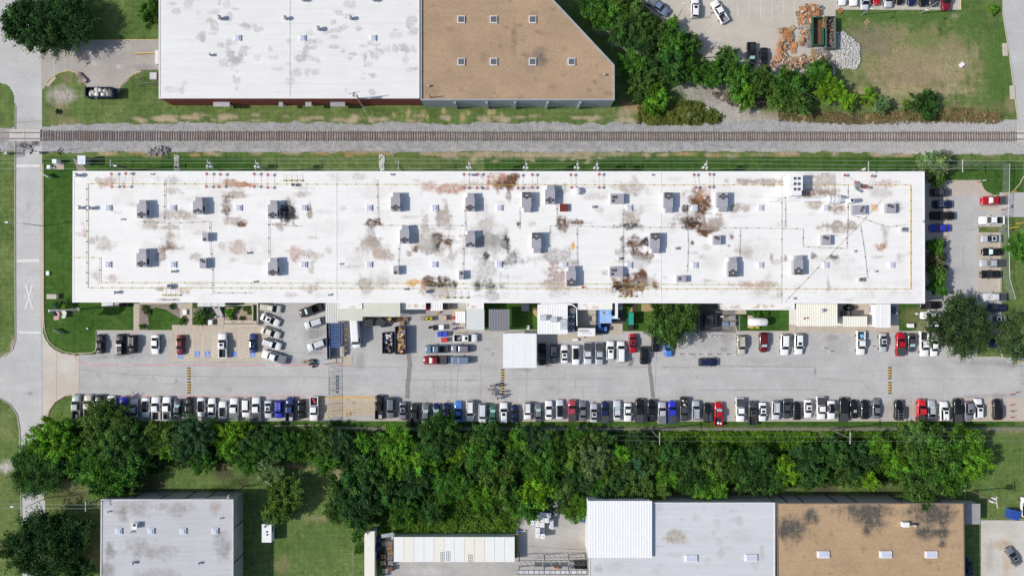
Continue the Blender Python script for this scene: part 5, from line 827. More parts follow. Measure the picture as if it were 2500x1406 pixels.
pipe('yellow gas pipe running along the upper roof edge', [(212, 629), (212, 449), (640, 450), (1560, 452), (1900, 452), (2223, 452), (2223, 706), (1907, 706)], .05, m_ypipe)
pipe('yellow gas pipe running along the lower roof edge', [(1907, 706), (1250, 704.5), (820, 704), (212, 702.5), (212, 629)], .05, m_ypipe)
pipe('thin yellow pipe on black blocks above the lower gas pipe', [(175, 629), (243, 629), (243, 690), (822, 691.5), (1570, 694), (1905, 695)], .05, M('yellow_green_pipe', (.5, .48, .16), .5), sup=32)
pipe('pale pipe running straight down the roof left of the white chiller', [(1930, 430), (1908, 430), (1907, 740)], .035, m_wpipe, sup=40)
pipe('long diagonal pipe across the lower right roof', [(2152, 488), (2100, 546), (1915, 738)], .032, m_wpipe, sup=30)
for i, (l, pts) in enumerate((('dark conduit across the middle of the left roof', [(338, 541), (400, 545), (455, 544), (512, 541), (512, 600), (518, 640), (519, 715), (615, 715)]), ('dark conduit between two four-fan units left of centre', [(651, 547), (737, 553)]), ('dark conduit along the left four-fan units', [(656, 533), (656, 630)]), ('dark conduit along the roof middle, centre left', [(885, 550), (1142, 551)]), ('dark conduit dropping from the top at centre left', [(920, 438), (923, 550)]), ('dark conduit along the small units at centre', [(1134, 500), (1136, 560), (1131, 590), (1130, 662)]), ('dark conduit along the left side of centre', [(974, 594), (972, 650)]), ('dark conduit along the right roof middle', [(1342, 551), (1520, 555), (1835, 557), (1960, 559), (1960, 602), (2065, 607)]), ('dark conduit beside the dome vent units', [(1359, 497), (1359, 551), (1342, 551), (1342, 617), (1310, 617)]), ('dark conduit down to the pink stain', [(1408, 555), (1409, 652)]), ('dark conduit crossing the grey speckled stain', [(1521, 510), (1520, 700)]), ('dark conduit left of the brown stain', [(1675, 495), (1680, 600), (1677, 665)]), ('dark conduit down to the lower right unit', [(1807, 557), (1805, 632)]), ('thin dark pipe from the roof to the upper left unit', [(402, 437), (401, 545)]), ('dark conduit right of the pale pipe', [(1917, 440), (1917, 555)]), ('curved thin conduit at right', [(2080, 525), (2168, 555), (2210, 549)]), ('thin conduit down to the tiny pale condenser', [(2100, 550), (2110, 610), (2118, 680)]), ('thin conduit right of the white chiller', [(2070, 450), (2070, 525), (2067, 607)]), ('dark conduit left of the dome vent row', [(1269, 505), (1268, 560)]))): pipe(l, pts, .035, m_gpipe, sup=26)
# red valve frames on the roof
VF = [[(272,425),(307,424),(273,456),(303,456)],[(505,425),(538,426),(504,456),(535,456)],[(621,425),(654,427),(621,456),(654,458)],[(1133,426),(1167,426),(1133,459),(1165,459)],[(1265,428),(1300,427),(1265,459),(1300,458)],[(1394,427),(1463,426),(1396,458),(1463,458)],[(1695,427),(1733,426),(1700,458),(1733,457)],[(2063,428),(2130,430),(2089,446),(2120,458)]]
VL = ['at the far upper left', 'second from the left', 'third from the left, by the rusty streak', 'just left of the rusty patch at top centre', 'right of the rusty patch at top centre', 'the widest one, by the dome vent', 'above the brown stain', 'the crooked one right of the white chiller']
m_vred = M('valve_red', (.38, .05, .06), .5)
for v, l in zip(VF, VL):
    e = thing('valve_frame', f"thin pipe frame with red valve wheels, {l}", 'pipe frame', P(*v[0], HM), 0, 'valve frames on the roof'); mb = MB(); zt = HM + 1.0
    q = [P(a, b, zt) for a, b in v]
    for c in q:
        mb.tube([(c.x, c.y, HM), (c.x, c.y, zt)], .03, 5); ring = MB(); n = 10
        ring.cyl((c.x, c.y, zt), .36, .36, .07, 12); ring.build('valve_wheel', m_vred, e); MB().cyl((c.x, c.y, zt + .07), .2, .2, .012, 10).build('valve_hub', M('valve_hub', (.4, .3, .3), .5), e)
    for i, j in ((0, 2), (1, 3), (2, 3)): mb.tube([q[i], q[j]], .03, 5)
    mb.build('pipe_frame', m_gpipe, e)
# yellow valve frame at lower roof
for (x, y, w_, l) in ((1113, 718, 50, 'centre'), (712, 432, 40, 'upper left'), (415, 712, 36, 'lower left'), (1530, 715, 40, 'below the rusty stain')):
    e = thing('pipe_manifold', f"pale pipe manifold with yellow fittings, {l} of the factory roof", 'pipe frame', P(x, y, HM)); mb = MB()
    for i in range(4): xx = x - w_ / 2 + i * w_ / 3; mb.tube([P(xx, y - 8, HM + .4), P(xx + 2, y + 8, HM + .4)], .035, 5); c = P(xx, y + 9, HM + .5); MB().cyl((c.x, c.y, HM + .3), .22, .22, .3, 8).build('fitting', M('fitting_yellow', (.6, .5, .12), .5), e)
    mb.tube([P(x - w_ / 2, y + 8, HM + .4), P(x + w_ / 2, y + 8, HM + .4)], .04, 5); mb.build('pipes', M('pale_pipe', (.45, .43, .38), .5), e)
# dust collector with duct and stack
e = thing('dust_collector', 'long white duct with a fat filter body and round stack on the roof', 'dust collector', P(2030, 488, HM)); zz = HM + 1.3
MB().tube([P(1876, 490, HM + .4), P(1880, 489, zz), P(1896, 488, zz + .2), P(1915, 488, zz), P(1960, 488, zz)], .38, 12).build('duct', m_white, e); MB().tube([P(1958, 488, zz), P(2006, 487, zz)], .5, 12).build('duct', m_white, e)
mb = MB().tube([P(2004, 487, zz), P(2020, 487, zz), P(2022, 487, zz)], .5, 16, 0, 1.0); mb.tube([P(2020, 487, zz), P(2048, 487, zz)], .98, 16); mb.tube([P(2047, 487, zz), P(2060, 488, zz)], .98, 16, 0, .45); mb.build('filter_body', m_white, e)
for x in (2024, 2033, 2043): MB().tube([P(x, 487, zz), P(x + 1, 487, zz)], 1.02, 16).build('band', m_steel, e)
MB().tube([P(2058, 488, zz), P(2080, 489, zz - .2)], .4, 10).build('duct', m_white, e); c = P(2081, 489, HM + 2.8); MB().cyl((c.x, c.y, HM), .5, .5, 2.8, 16).build('stack', m_white, e); MB().cyl((c.x, c.y, HM + 2.8), .36, .36, .01, 14).build('stack_opening', m_dark, e)
for x in (1900, 1940, 1980, 2012, 2050):
    for dy in (-3, 3): c = P(x, 488 + dy, HM); MB().cyl((c.x, c.y, HM), .06, .06, 1.0, 6).build('leg', m_steel, e)
e = thing('exhaust_fan', 'rusty exhaust blower on the roof right of the white chiller', 'blower', P(2098, 456, HM)); c = P(2098, 456, HM); MB().cyl((c.x + .4, c.y, HM + .1), .5, .5, 1.0, 12, 0, (1, 0, .1)).build('motor', M('rust_red', (.22, .09, .07), .7), e); MB().box((c.x - .8, c.y + .1, HM + .5), (1.2, .9, .9), .2).build('housing', m_steel, e); MB().box((c.x - .3, c.y - .9, HM + .3), (1.4, .4, .5), -.5).build('duct', m_steel, e)
# ---------------------------------------------------------------- vegetation
def leaf_quads(r, pos, nrm, size, aspect=.6):
    n = len(pos); nrm = nrm / np.linalg.norm(nrm, axis=1, keepdims=True); t = r.normal(size=(n, 3)); t -= (t * nrm).sum(1, keepdims=True) * nrm; t /= np.linalg.norm(t, axis=1, keepdims=True); b = np.cross(nrm, t)
    s = (size * r.uniform(.65, 1.35, n))[:, None]; fold = nrm * s * .18
    v = np.stack([pos - t * s, pos + b * s * aspect + fold, pos + t * s, pos - b * s * aspect + fold], 1).reshape(-1, 3); f = np.arange(4 * n).reshape(-1, 4); return v, f
def crown_mesh(name, Rr, Hc, nlobe, nclump, nleaf, ls, seed, ragged=.35):
    r = np.random.default_rng(seed); P_, N_, C_ = [], [], []
    lob = [(np.zeros(3), Rr * .62)]
    for i in range(nlobe): a = 2 * math.pi * (i + r.uniform(-.3, .3)) / nlobe; d = Rr * r.uniform(.42, .68); lob.append((np.array([d * math.cos(a), d * math.sin(a), Hc * r.uniform(-.18, .22)]), Rr * r.uniform(.30, .30 + ragged * .5)))
    wts = np.array([l[1] ** 2 for l in lob]); wts /= wts.sum()
    lt = [(r.uniform(.78, 1.25), r.uniform(.92, 1.08)) for _ in lob]
    for k in range(nclump):
        li = r.choice(len(lob), p=wts); c0, lr = lob[li]; d = r.normal(size=3); d /= np.linalg.norm(d)
        if d[2] < -.2: d[2] *= -.6
        c = c0 + d * lr * r.choice([r.uniform(.6, .95), r.uniform(.85, 1.1), r.uniform(1.05, 1.32)], p=[.3, .5, .2]) * np.array([1, 1, Hc / Rr * .95]); rc = Rr * r.uniform(.08, .16) + .12; n = max(6, int(nleaf * r.uniform(.6, 1.4)))
        dd = r.normal(size=(n, 3)); dd /= np.linalg.norm(dd, axis=1, keepdims=True); dd[:, 2] = np.abs(dd[:, 2]) * .9 - .15
        P_.append(c + dd * rc * r.uniform(.35, 1.12, (n, 1)) * np.array([1, 1, .7]) + d * np.array([1, 1, .4]) * rc * r.normal(size=(n, 1)) * .75); N_.append(dd * .5 + np.array([0, 0, .55]) + r.normal(size=(n, 3)) * .45)
        g = r.uniform(.55, 1.4); y = r.uniform(.88, 1.08) * lt[li][1]; cl = np.ones((n, 3)) * g * lt[li][0] * r.uniform(.55, 1.5, (n, 1)); cl[:, 0] *= y; cl[:, 2] *= 2 - y; C_.append(cl)
    pos = np.concatenate(P_); v, f = leaf_quads(r, pos, np.concatenate(N_), ls); me = fastmesh(name, v, f, np.repeat(np.concatenate(C_), 4, 0)); me.materials.append(m_leaf); return me
def trunk_mesh(name, h, r0, Rr, seed):
    rd_ = random.Random(seed); mb = MB().tube([(0, 0, -.1), (.08, .05, h * .3), (-.05, .1, h * .6), (0, 0, h * .9)], r0, 7, 0, r0 * .35)
    for i in range(6):
        a = i * 1.05 + rd_.uniform(-.3, .3); z = h * rd_.uniform(.35, .6); L = Rr * rd_.uniform(.5, .8); mb.tube([(0, 0, z), (L * .5 * math.cos(a), L * .5 * math.sin(a), z + h * .15), (L * math.cos(a), L * math.sin(a), z + h * .22)], r0 * .45, 5, 0, r0 * .12)
    me = mb.mesh(name); me.materials.append(m_bark); return me
KIND = {'s': (2.2, 1.8, 5, 44, 62, .17), 'm': (3.6, 2.8, 7, 100, 80, .19), 'l': (5.6, 4.0, 9, 190, 95, .21), 'x': (8.2, 5.0, 12, 330, 110, .22)}
CR = {}
for k, (Rr, Hc, nl, nc, nf, ls) in KIND.items():
    for i in range({'s': 3, 'm': 5, 'l': 4, 'x': 3}[k]): CR[k, i] = (crown_mesh(f'crown_{k}{i}', Rr, Hc, nl, nc, nf, ls, 100 + i * 7 + ord(k)), trunk_mesh('trunk', Hc * 1.5, .10 + Rr * .04, Rr, i))
HUE = {'dark': (.052, .125, .028), 'green': (.068, .172, .024), 'mid': (.080, .150, .032), 'bright': (.108, .245, .023), 'yellow': (.145, .285, .02), 'dull': (.066, .112, .042), 'olive': (.098, .172, .030), 'pale': (.16, .235, .085), 'deep': (.042, .100, .028), 'blue': (.055, .125, .050), 'rust': (.13, .135, .05)}
HW = {'dark': 'dark green', 'green': 'green', 'mid': 'dull green', 'bright': 'bright green', 'yellow': 'yellow-green', 'olive': 'olive green', 'pale': 'pale grey-green', 'deep': 'very dark', 'blue': 'bluish green', 'rust': 'reddish brown-green', 'dull': 'dull green'}
tn = [0]
def tree(px, py, rpx, hue, label, group=None, hk=1.0, name='tree', flat_=1.0, cat='tree'):
    rw = rpx * S; k = 's' if rw < 2.9 else 'm' if rw < 4.7 else 'l' if rw < 6.6 else 'x'; n = {'s': 3, 'm': 5, 'l': 4, 'x': 3}[k]; i = tn[0] % n; tn[0] += 1; Rr, Hc = KIND[k][:2]
    s = rw / Rr * random.uniform(.98, 1.08); zc = Hc * s * flat_ * .55 * hk + (1.2 if rw > 1.6 else .1); zc = max(zc, Hc * s * flat_ * .45); p = P(px, py, zc + Hc * s * .3)
    cf = random.uniform(1.02, 1.28); e = thing(name, label, cat, (p.x, p.y, 0), random.uniform(0, 6.28), group); c = mobj('crown', CR[k, i][0], m_leaf, e, tuple(v * cf for v in HUE[hue])); c.location = (0, 0, zc); c.scale = (s * random.uniform(.94, 1.06), s * random.uniform(.94, 1.06), s * flat_)
    t_ = mobj('trunk', CR[k, i][1], m_bark, e); t_.scale = (s, s, (zc + Hc * s * .35) / (Hc * 1.5)); ALLLAB.add(label); return e
belt = [(130,1072,55,'bright'),(87,1145,66,'dark'),(120,1140,36,'deep'),(260,1050,62,'mid'),(292,1095,55,'dark'),(208,1130,50,'green'),(260,1162,55,'green'),(303,1173,40,'mid'),(326,1139,40,'dark'),(361,1087,37,'mid'),(390,1056,40,'olive'),(419,1092,32,'bright'),(468,1054,48,'blue'),(462,1098,36,'dark'),(516,1046,32,'yellow'),(491,1127,31,'green'),(575,1054,34,'yellow'),(563,1098,32,'bright'),(598,1124,34,'green'),(612,1069,34,'deep'),(651,1146,36,'pale'),(654,1087,42,'dark'),(700,1075,32,'deep'),(726,1086,36,'green'),(787,1068,38,'mid'),(827,1077,36,'blue'),(795,1122,34,'green'),(891,1085,26,'bright'),(850,1115,36,'deep'),(925,1090,32,'dark'),(966,1068,38,'bright'),(899,1150,42,'dark'),(856,1187,46,'dark'),(872,1228,54,'deep'),(829,1247,36,'mid'),(876,1266,36,'olive'),(966,1127,40,'bright'),(1024,1132,46,'bright'),(1075,1056,52,'dark'),(1110,1094,32,'yellow'),(1015,1180,38,'deep'),(1101,1180,48,'green'),(943,1204,40,'dark'),(983,1246,34,'green'),(1052,1246,34,'dark'),(1179,1110,42,'green'),(1191,1065,40,'dark'),(1145,1075,34,'mid'),(1217,1163,42,'olive'),(1165,1150,36,'deep'),(1174,1205,32,'bright'),(1230,1200,36,'green'),(1267,1068,32,'bright'),(1302,1068,34,'blue'),(1336,1072,38,'mid'),(1325,1130,50,'green'),(1262,1128,36,'dark'),(1397,1121,34,'olive'),(1452,1124,43,'pale'),(1400,1062,32,'green'),(1446,1070,34,'mid'),(1480,1066,27,'dark'),(1518,1112,29,'bright'),(1498,1146,33,'olive'),(1417,1177,39,'deep'),(1308,1199,40,'yellow'),(1279,1228,42,'green'),(1377,1202,36,'mid'),(1412,1240,33,'bright'),(1464,1196,32,'green'),(1501,1200,41,'deep'),(1540,1186,42,'mid'),(1562,1144,36,'blue'),(1585,1115,33,'mid'),(1560,1075,30,'deep'),(1631,1160,31,'bright'),(1585,1216,42,'olive'),(1640,1115,42,'dark'),(1695,1163,50,'dark'),(1738,1142,50,'mid'),(1735,1195,39,'bright'),(1784,1121,33,'green'),(1833,1150,50,'dark'),(1887,1174,32,'dark'),(1924,1150,39,'yellow'),(1970,1121,40,'deep'),(1985,1163,31,'dark'),(2037,1104,40,'dark'),(2094,1121,42,'deep'),(2083,1162,36,'mid'),(2149,1092,31,'bright'),(2123,1174,25,'yellow'),(2198,1136,40,'bright'),(2259,1075,60,'mid'),(2366,1072,44,'bright'),(2372,1130,47,'bright'),(2294,1130,62,'green'),(2250,1185,56,'mid'),(2327,1163,42,'green')]
cars_s = [(c[0], f"{c[4]} {TYPEW[c[3]]}") for c in south1 + south2]
for x, y, r, h in belt:
    if y < 1080 and x > 330: y += 8
    nb = min(cars_s, key=lambda c: abs(c[0] - x))[1]; rowname = 'front edge' if y < 1080 else 'middle' if y < 1150 else 'back edge'
    lab = f"{HW[h]} tree, {rowname} of the tree belt, below the {nb}"
    if lab in ALLLAB: lab = f"{'large' if r > 40 else 'small'} {lab}"
    if lab in ALLLAB: lab += ' further right'
    tree(x, y, r, h, lab, 'trees of the belt below the car park', hk=random.uniform(.8, 1.15))
nbelt = [(1484,20,50,'green'),(1534,27,45,'mid'),(1450,14,34,'dark'),(1511,73,31,'dark'),(1601,80,36,'mid'),(1561,97,36,'deep'),(1644,60,18,'bright'),(1651,110,45,'green'),(1634,158,42,'dark'),(1676,172,32,'green'),(1684,110,30,'mid'),(1544,158,34,'green'),(1557,207,37,'mid'),(1604,240,34,'bright'),(1731,182,31,'green'),(1771,134,24,'mid'),(1758,166,26,'dark'),(1811,190,40,'green'),(1817,228,33,'bright'),(1861,202,38,'mid'),(1890,214,32,'green'),(1927,202,40,'green'),(1949,240,38,'mid'),(1997,176,31,'green'),(2027,217,33,'yellow'),(2069,244,26,'yellow'),(2122,236,23,'yellow'),(2152,254,22,'pale'),(2216,257,13,'olive'),(2262,254,32,'dark'),(1900,245,28,'olive')]
nw = ['topmost left', 'top edge', 'leftmost', 'by the gravel path', 'beside the kerb', 'in the left dense part', 'small one nearest the parked cars', 'by the leaning utility pole', 'left middle', 'above the sandy patch', 'under the utility pole', 'right of the brown roof corner', 'above the round bush', 'lowest, near the tracks', 'centre', 'nearest the black pickup', 'next to the black pickup', 'below the black pickup', 'low, above the dead brush', 'below the black sedan', 'below the pallets, left', 'below the pallets, middle', 'low, right of the dead brush', 'directly under the pallet heap', 'tall one right of the pallets', 'second of three yellow ones', 'third of three yellow ones', 'silvery one at the right end', 'tiny one right of the silvery tree', 'spreading one alone at the right end', 'low, left of the brush']
for (x, y, r, h), l in zip(nbelt, nw): tree(x, y, r, h, f"{HW[h]} tree in the upper right strip, {l}", 'trees of the upper right strip', hk=random.uniform(.7, 1.0))
for x, y, r, h, l in ((60, 50, 62, 'deep', 'huge dark tree over the road at the top left corner'), (150, 55, 68, 'deep', 'huge dark tree right of its twin at the top left corner'), (365, 30, 30, 'green', 'crape myrtle by the corner of the white warehouse roof'), (1643, 776, 65, 'mid', 'big feathery tree growing over the factory roof edge'), (2352, 800, 73, 'dull', 'very large round tree between the two lots at right'), (2494, 820, 50, 'dull', 'large tree cut off by the right edge'), (2492, 605, 32, 'green', 'tree at the right edge beside the fence'), (2278, 400, 38, 'pale', 'pale leaning tree at the upper right corner of the factory'), (2290, 440, 20, 'mid', 'small tree below the pale leaning one'), (2287, 603, 23, 'green', 'topmost of four trees along the factory end wall'), (2286, 637, 22, 'rust', 'reddish tree, second along the factory end wall'), (2289, 668, 22, 'olive', 'olive tree, third along the factory end wall'), (2290, 700, 24, 'green', 'lowest of four trees along the factory end wall'), (100, 1345, 82, 'deep', 'huge dark tree left of the small grey roofed building'), (185, 1300, 44, 'deep', 'dark tree touching the left wall of the grey building'), (195, 1392, 32, 'deep', 'small dark tree at the bottom edge by the grey building'), (692, 1213, 46, 'olive', 'olive tree alone on the lawn above the caravan'), (668, 1258, 28, 'olive', 'smaller olive tree right above the caravan'), (2426, 23, 14, 'bright', 'small bush at the roadside in the upper right corner'), (870, 1310, 16, 'green', 'thin tree left of the long cream container'), (876, 1340, 12, 'green', 'small bush on the fence line left of the cream container')):
    tree(x, y, r, h, l, None, hk=1.0 if r < 50 else .95)
for i, (x, y, r, h, l) in enumerate(((352, 752, 8, 'olive', 'spiky bush at the walkway corner'), (357, 760, 9, 'rust', 'orange-brown bush beside the walkway'), (347, 797, 7, 'olive', 'low bush at the kerb end of the gravel bed'), (420, 748, 8, 'dark', 'dark bush by the factory wall'), (444, 783, 10, 'olive', 'round olive bush at the path bend'), (483, 768, 12, 'pale', 'pale grey-green bush in the gravel bed'), (489, 780, 15, 'olive', 'large olive bush in the gravel bed'), (500, 757, 12, 'blue', 'bluish bush under the entrance canopy'), (518, 770, 7, 'green', 'small round bush left of the steps'), (560, 764, 12, 'bright', 'bright round bush right of the steps'), (577, 752, 7, 'olive', 'small bush at the top of the tan bed'), (599, 754, 7, 'olive', 'bush in the upper corner of the tan bed'), (609, 763, 7, 'olive', 'bush at the right end of the tan bed'), (567, 778, 7, 'mid', 'low bush at the lower edge of the tan bed'), (590, 779, 7, 'mid', 'low bush at the lower right of the tan bed'), (140, 745, 10, 'blue', 'bluish bush in the flagpole bed'), (170, 742, 12, 'dark', 'dark bush in the flagpole bed'), (158, 765, 9, 'dark', 'low dark bush below the flagpole'), (155, 748.5, 7.5, 'yellow', 'yellow shrub above the flagpole base'), (160, 761, 6, 'yellow', 'yellow shrub below the flagpole base'), (1845, 764, 12, 'green', 'dark bush hugging the white gas tank'), (1870, 762, 10, 'green', 'bush right of the gas tank by the annex'), (1590, 803, 9, 'bright', 'low bush under the big feathery tree'), (140, 272, 6, 'deep', 'dark stump bush near the crossing'))):
    tree(x, y, r, h, l, None, hk=.6, name='shrub', cat='shrub')
def cover(name, poly, n, ls, hues, zmax, label, seed):
    """dense ground cover nobody could count"""
    r = np.random.default_rng(seed); pxs = np.array([p[0] for p in poly]); pys = np.array([p[1] for p in poly]); px = r.uniform(pxs.min(), pxs.max(), n * 3); py = r.uniform(pys.min(), pys.max(), n * 3); k = inpoly(px + r.normal(size=n * 3) * 3, py + r.normal(size=n * 3) * 3, poly); px = px[k][:n]; py = py[k][:n]; n = len(px)
    hgt = fbm(px / 14, py / 14, 3); keep = hgt > .30; px, py, hgt = px[keep], py[keep], hgt[keep]; n = len(px); z = .05 + np.clip(hgt - .3, 0, 1) * zmax * 1.6 * r.uniform(.5, 1, n)
    kk = S * (H - z) / H; pos = np.stack([(px - CX) * kk, (CY - py) * kk, z], -1); v, f = leaf_quads(r, pos, r.normal(size=(n, 3)) * .5 + np.array([0, 0, 1]), ls); hc = np.array(hues); w_ = fbm(px / 22 + 7, py / 22, 3)[:, None]; w_ = np.clip((w_ - .3) / .4, 0, 1)
    col = (hc[0] * (1 - w_) + hc[1] * w_) * r.uniform(.65, 1.35, (n, 1)); o = mobj(name, fastmesh(name, v, f, np.repeat(col, 4, 0)), m_leaf); tag(o, label, 'ground cover', None, 'stuff'); o.color = (1, 1, 1, 1)
B_, D_, O_ = (.12, .25, .02), (.045, .11, .02), (.12, .135, .03)
cover('undergrowth', [(640, 1050), (1600, 1052), (1600, 1235), (1280, 1260), (1150, 1270), (930, 1285), (900, 1280), (800, 1250), (880, 1150), (700, 1120), (640, 1120)], 30000, .28, (D_, (.08, .17, .02)), 1.6, 'dense undergrowth between the trees of the belt', 1)
cover('vine_cover', [(1600, 1053), (2250, 1056), (2240, 1090), (2000, 1095), (1800, 1104), (1600, 1096)], 17000, .27, ((.09, .2, .018), B_), 1.4, 'bright vines covering the bank along the fence', 2)
cover('undergrowth', [(1600, 1096), (2240, 1090), (2200, 1180), (1900, 1190), (1620, 1190)], 12000, .28, (D_, (.05, .1, .02)), 1.4, 'dark undergrowth below the right half of the belt', 3)
cover('vine_cover', [(1080, 1200), (1265, 1190), (1265, 1302), (930, 1302), (930, 1280), (1080, 1262)], 9000, .25, ((.08, .18, .018), (.13, .25, .03)), 1.1, 'vines behind the row of white containers', 4)
cover('undergrowth', [(110, 1040), (640, 1040), (640, 1110), (480, 1135), (330, 1160), (170, 1170), (60, 1150)], 14000, .28, (D_, (.05, .1, .02)), 1.4, 'undergrowth below the left trees of the belt', 5)
cover('brush', [(1560, 262), (1600, 268), (1650, 250), (1700, 246), (1760, 280), (1772, 292), (1740, 302), (1600, 306), (1555, 300)], 5000, .25, ((.12, .16, .035), (.2, .23, .05)), 1.2, 'olive brush on the bank above the track', 6)
cover('brush', [(1900, 268), (2100, 280), (2330, 262), (2450, 280), (2440, 300), (2260, 296), (2100, 304), (1900, 292)], 5000, .24, ((.30, .22, .11), (.20, .19, .08)), .6, 'brown dry brush along the upper bank of the track', 7)
cover('weeds', [(1780, 225), (1860, 245), (1880, 262), (1800, 262), (1730, 225)], 1800, .22, ((.25, .21, .19), (.2, .17, .15)), .9, 'dead grey brush under the upper right trees', 8)

# stones
def stones(name, label, poly, n, s0, s1, col, seed, zmax=.5):
    r = np.random.default_rng(seed); xs_ = [p[0] for p in poly]; ys2 = [p[1] for p in poly]; V, F, C = [], [], []; base = np.array([(-1, -1, -1), (1, -1, -1), (1, 1, -1), (-1, 1, -1), (-.6, -.6, 1), (.6, -.6, 1), (.6, .6, 1), (-.6, .6, 1)], float) ; fc = np.array([(4, 5, 6, 7), (0, 1, 5, 4), (1, 2, 6, 5), (2, 3, 7, 6), (3, 0, 4, 7)]); k = 0
    while k < n:
        x = r.uniform(min(xs_), max(xs_)); y = r.uniform(min(ys2), max(ys2))
        if not inpoly(np.array([x]), np.array([y]), poly)[0]: continue
        p = P(x, y); s = r.uniform(s0, s1); a = r.uniform(0, 6.28); b = base * (1 + r.normal(size=(8, 3)) * .18) * np.array([s, s * r.uniform(.6, 1), s * .5]); ca, sa = math.cos(a), math.sin(a)
        V.append(np.stack([b[:, 0] * ca - b[:, 1] * sa + p.x, b[:, 0] * sa + b[:, 1] * ca + p.y, b[:, 2] + r.uniform(.02, zmax)], -1)); F.append(fc + 8 * k); C.append(np.ones((8, 3)) * np.array(col) * r.uniform(.7, 1.1)); k += 1
    o = mobj(name, fastmesh(name, np.concatenate(V), np.concatenate(F), np.concatenate(C)), m_rock); tag(o, label, 'stones', None, 'stuff')
stones('rock_pile', 'heap of white broken rock beside the pallet heap', [(2041, 80), (2060, 78), (2098, 110), (2100, 150), (2090, 170), (2041, 166)], 1700, .09, .22, (.56, .55, .53), 1, .35)
stones('rock_strip', 'short strip of white rock near the first transformer pole', [(426, 378), (438, 378), (438, 416), (426, 416)], 90, .1, .22, (.62, .6, .57), 2, .1)
stones('rock_strip', 'strip of white rock between the poles left of centre', [(927, 378), (940, 378), (938, 417), (928, 417)], 110, .12, .26, (.7, .69, .67), 3, .15)
stones('rubble_pile', 'heap of grey rubble between the track and the grass', [(362, 368), (385, 358), (412, 362), (416, 374), (395, 380), (366, 378)], 120, .15, .42, (.3, .29, .28), 4, .35)
# ---------------------------------------------------------------- poles, wires, fences
m_polew = M('pole_timber', (.16, .13, .10), .9, .2); m_can = M('transformer_grey', (.55, .56, .57), .45, .06)
def upole(px, py, z, label, cans=3, arm=2.4, armdir=90, guy=None):
    """px,py is where the pole top shows in the photo"""
    p = P(px, py, z); e = thing('utility_pole', label, 'utility pole', (p.x, p.y, 0), 0, 'utility poles'); MB().cyl((0, 0, -.2), .17, .11, z + .2, 10).build('pole', m_polew, e, local=True); c, s = math.cos(R(armdir)), math.sin(R(armdir))
    if arm:
        MB().box((0, 0, z - .3), (arm, .12, .14), R(armdir)).build('crossarm', M('arm_grey', (.5, .5, .49), .7), e, local=True)
        for t_ in (-.46, 0, .46): MB().cyl((c * arm * t_, s * arm * t_, z - .23), .06, .04, .22, 8).build('insulator', m_white, e, local=True)
    for i in range(cans):
        a = R(210 + i * 110); q = (.48 * math.cos(a), .48 * math.sin(a)); MB().cyl((q[0], q[1], z - 2.0), .27, .27, .95, 12).dome((q[0], q[1], z - 1.05), .27, .12, 12, 3).build('transformer', m_can, e, local=True)
    if guy: g = P(*guy); MB().tube([(0, 0, z * .9), (g.x - p.x, g.y - p.y, 0)], .02, 4).build('guy_wire', m_steel, e, local=True)
ZP = 10.5
for x, y, n, l in ((505, 401, 3, 'first from left along the upper factory wall'), (623, 402, 3, 'second along the upper factory wall'), (1144, 404, 3, 'above the rusty roof patch'), (1284, 404, 3, 'fourth along the upper factory wall'), (1410, 404, 3, 'above the dome vent'), (1458, 405, 3, 'close right of another one by the dome vent'), (1726, 404, 3, 'above the brown roof stain')): upole(x, y, ZP, f"utility pole carrying three grey transformers, {l}", n, 2.2)
upole(972, 403, ZP, 'bare utility pole with a crossarm above the strip of white rock', 0, 2.2); upole(2122, 408, ZP, 'utility pole with a ladder-like arm above the right roof', 1, 2.4); upole(2352, 405, ZP, 'utility pole with a wide white crossarm by the right lawn', 0, 2.8, guy=(2300, 432)); upole(268, 398, ZP, 'bare pole right of the blue-white cabin', 0, 1.6)
upole(863, 226, 11.5, 'leaning dark utility pole with two transformers against the brick wall', 2, 2.6, 10); upole(1048, 231, 9.0, 'bare dark pole in front of the brown diagonal roof', 0, 0)
upole(2436, 1226, 9.0, 'utility pole with three big transformers at lower right', 3, 2.6, 95); upole(1611, 1071, 10.5, 'utility pole with a long white crossarm standing in the tree belt', 0, 2.8); upole(2077, 1070, 10.5, 'white crossarm pole in the vines on the right', 0, 2.6); upole(557, 1215, 9.5, 'utility pole with a transformer at the corner of the grey roof', 1, 1.4); upole(207, 1236, 9.5, 'pole with a white crossarm left of the grey roof', 0, 2.4); upole(1748, 105, 10.5, 'utility pole with a slanted crossarm at the edge of the upper car park', 0, 3.0, 40)
def wire(label, pts, r=.02):
    q = P(*pts[0]); e = thing('power_line', label, 'cable', (q.x, q.y, 0), 0, 'overhead wires'); mb = MB(); 
    for (x0, y0, z0), (x1, y1, z1) in zip(pts[:-1], pts[1:]): mb.tube([P(x0 + (x1 - x0) * t_ / 6, y0 + (y1 - y0) * t_ / 6, z0 + (z1 - z0) * t_ / 6 - .35 * (1 - (t_ / 3 - 1) ** 2)) for t_ in range(7)], r, 4)
    mb.build('cable', M('bare_wire', (.55, .56, .57), .5), e)
PX = [-70, 268, 505, 623, 972, 1144, 1284, 1410, 1458, 1726, 2122, 2352, 2570]
wire('topmost overhead wire along the factory', [(x, 389 + (x > 2000) * 4, ZP) for x in PX]); wire('middle overhead wire along the factory', [(x, 398 + (x > 2000) * 6, ZP) for x in PX]); wire('lowest overhead wire along the factory', [(x, 412, ZP - 1.2) for x in PX])
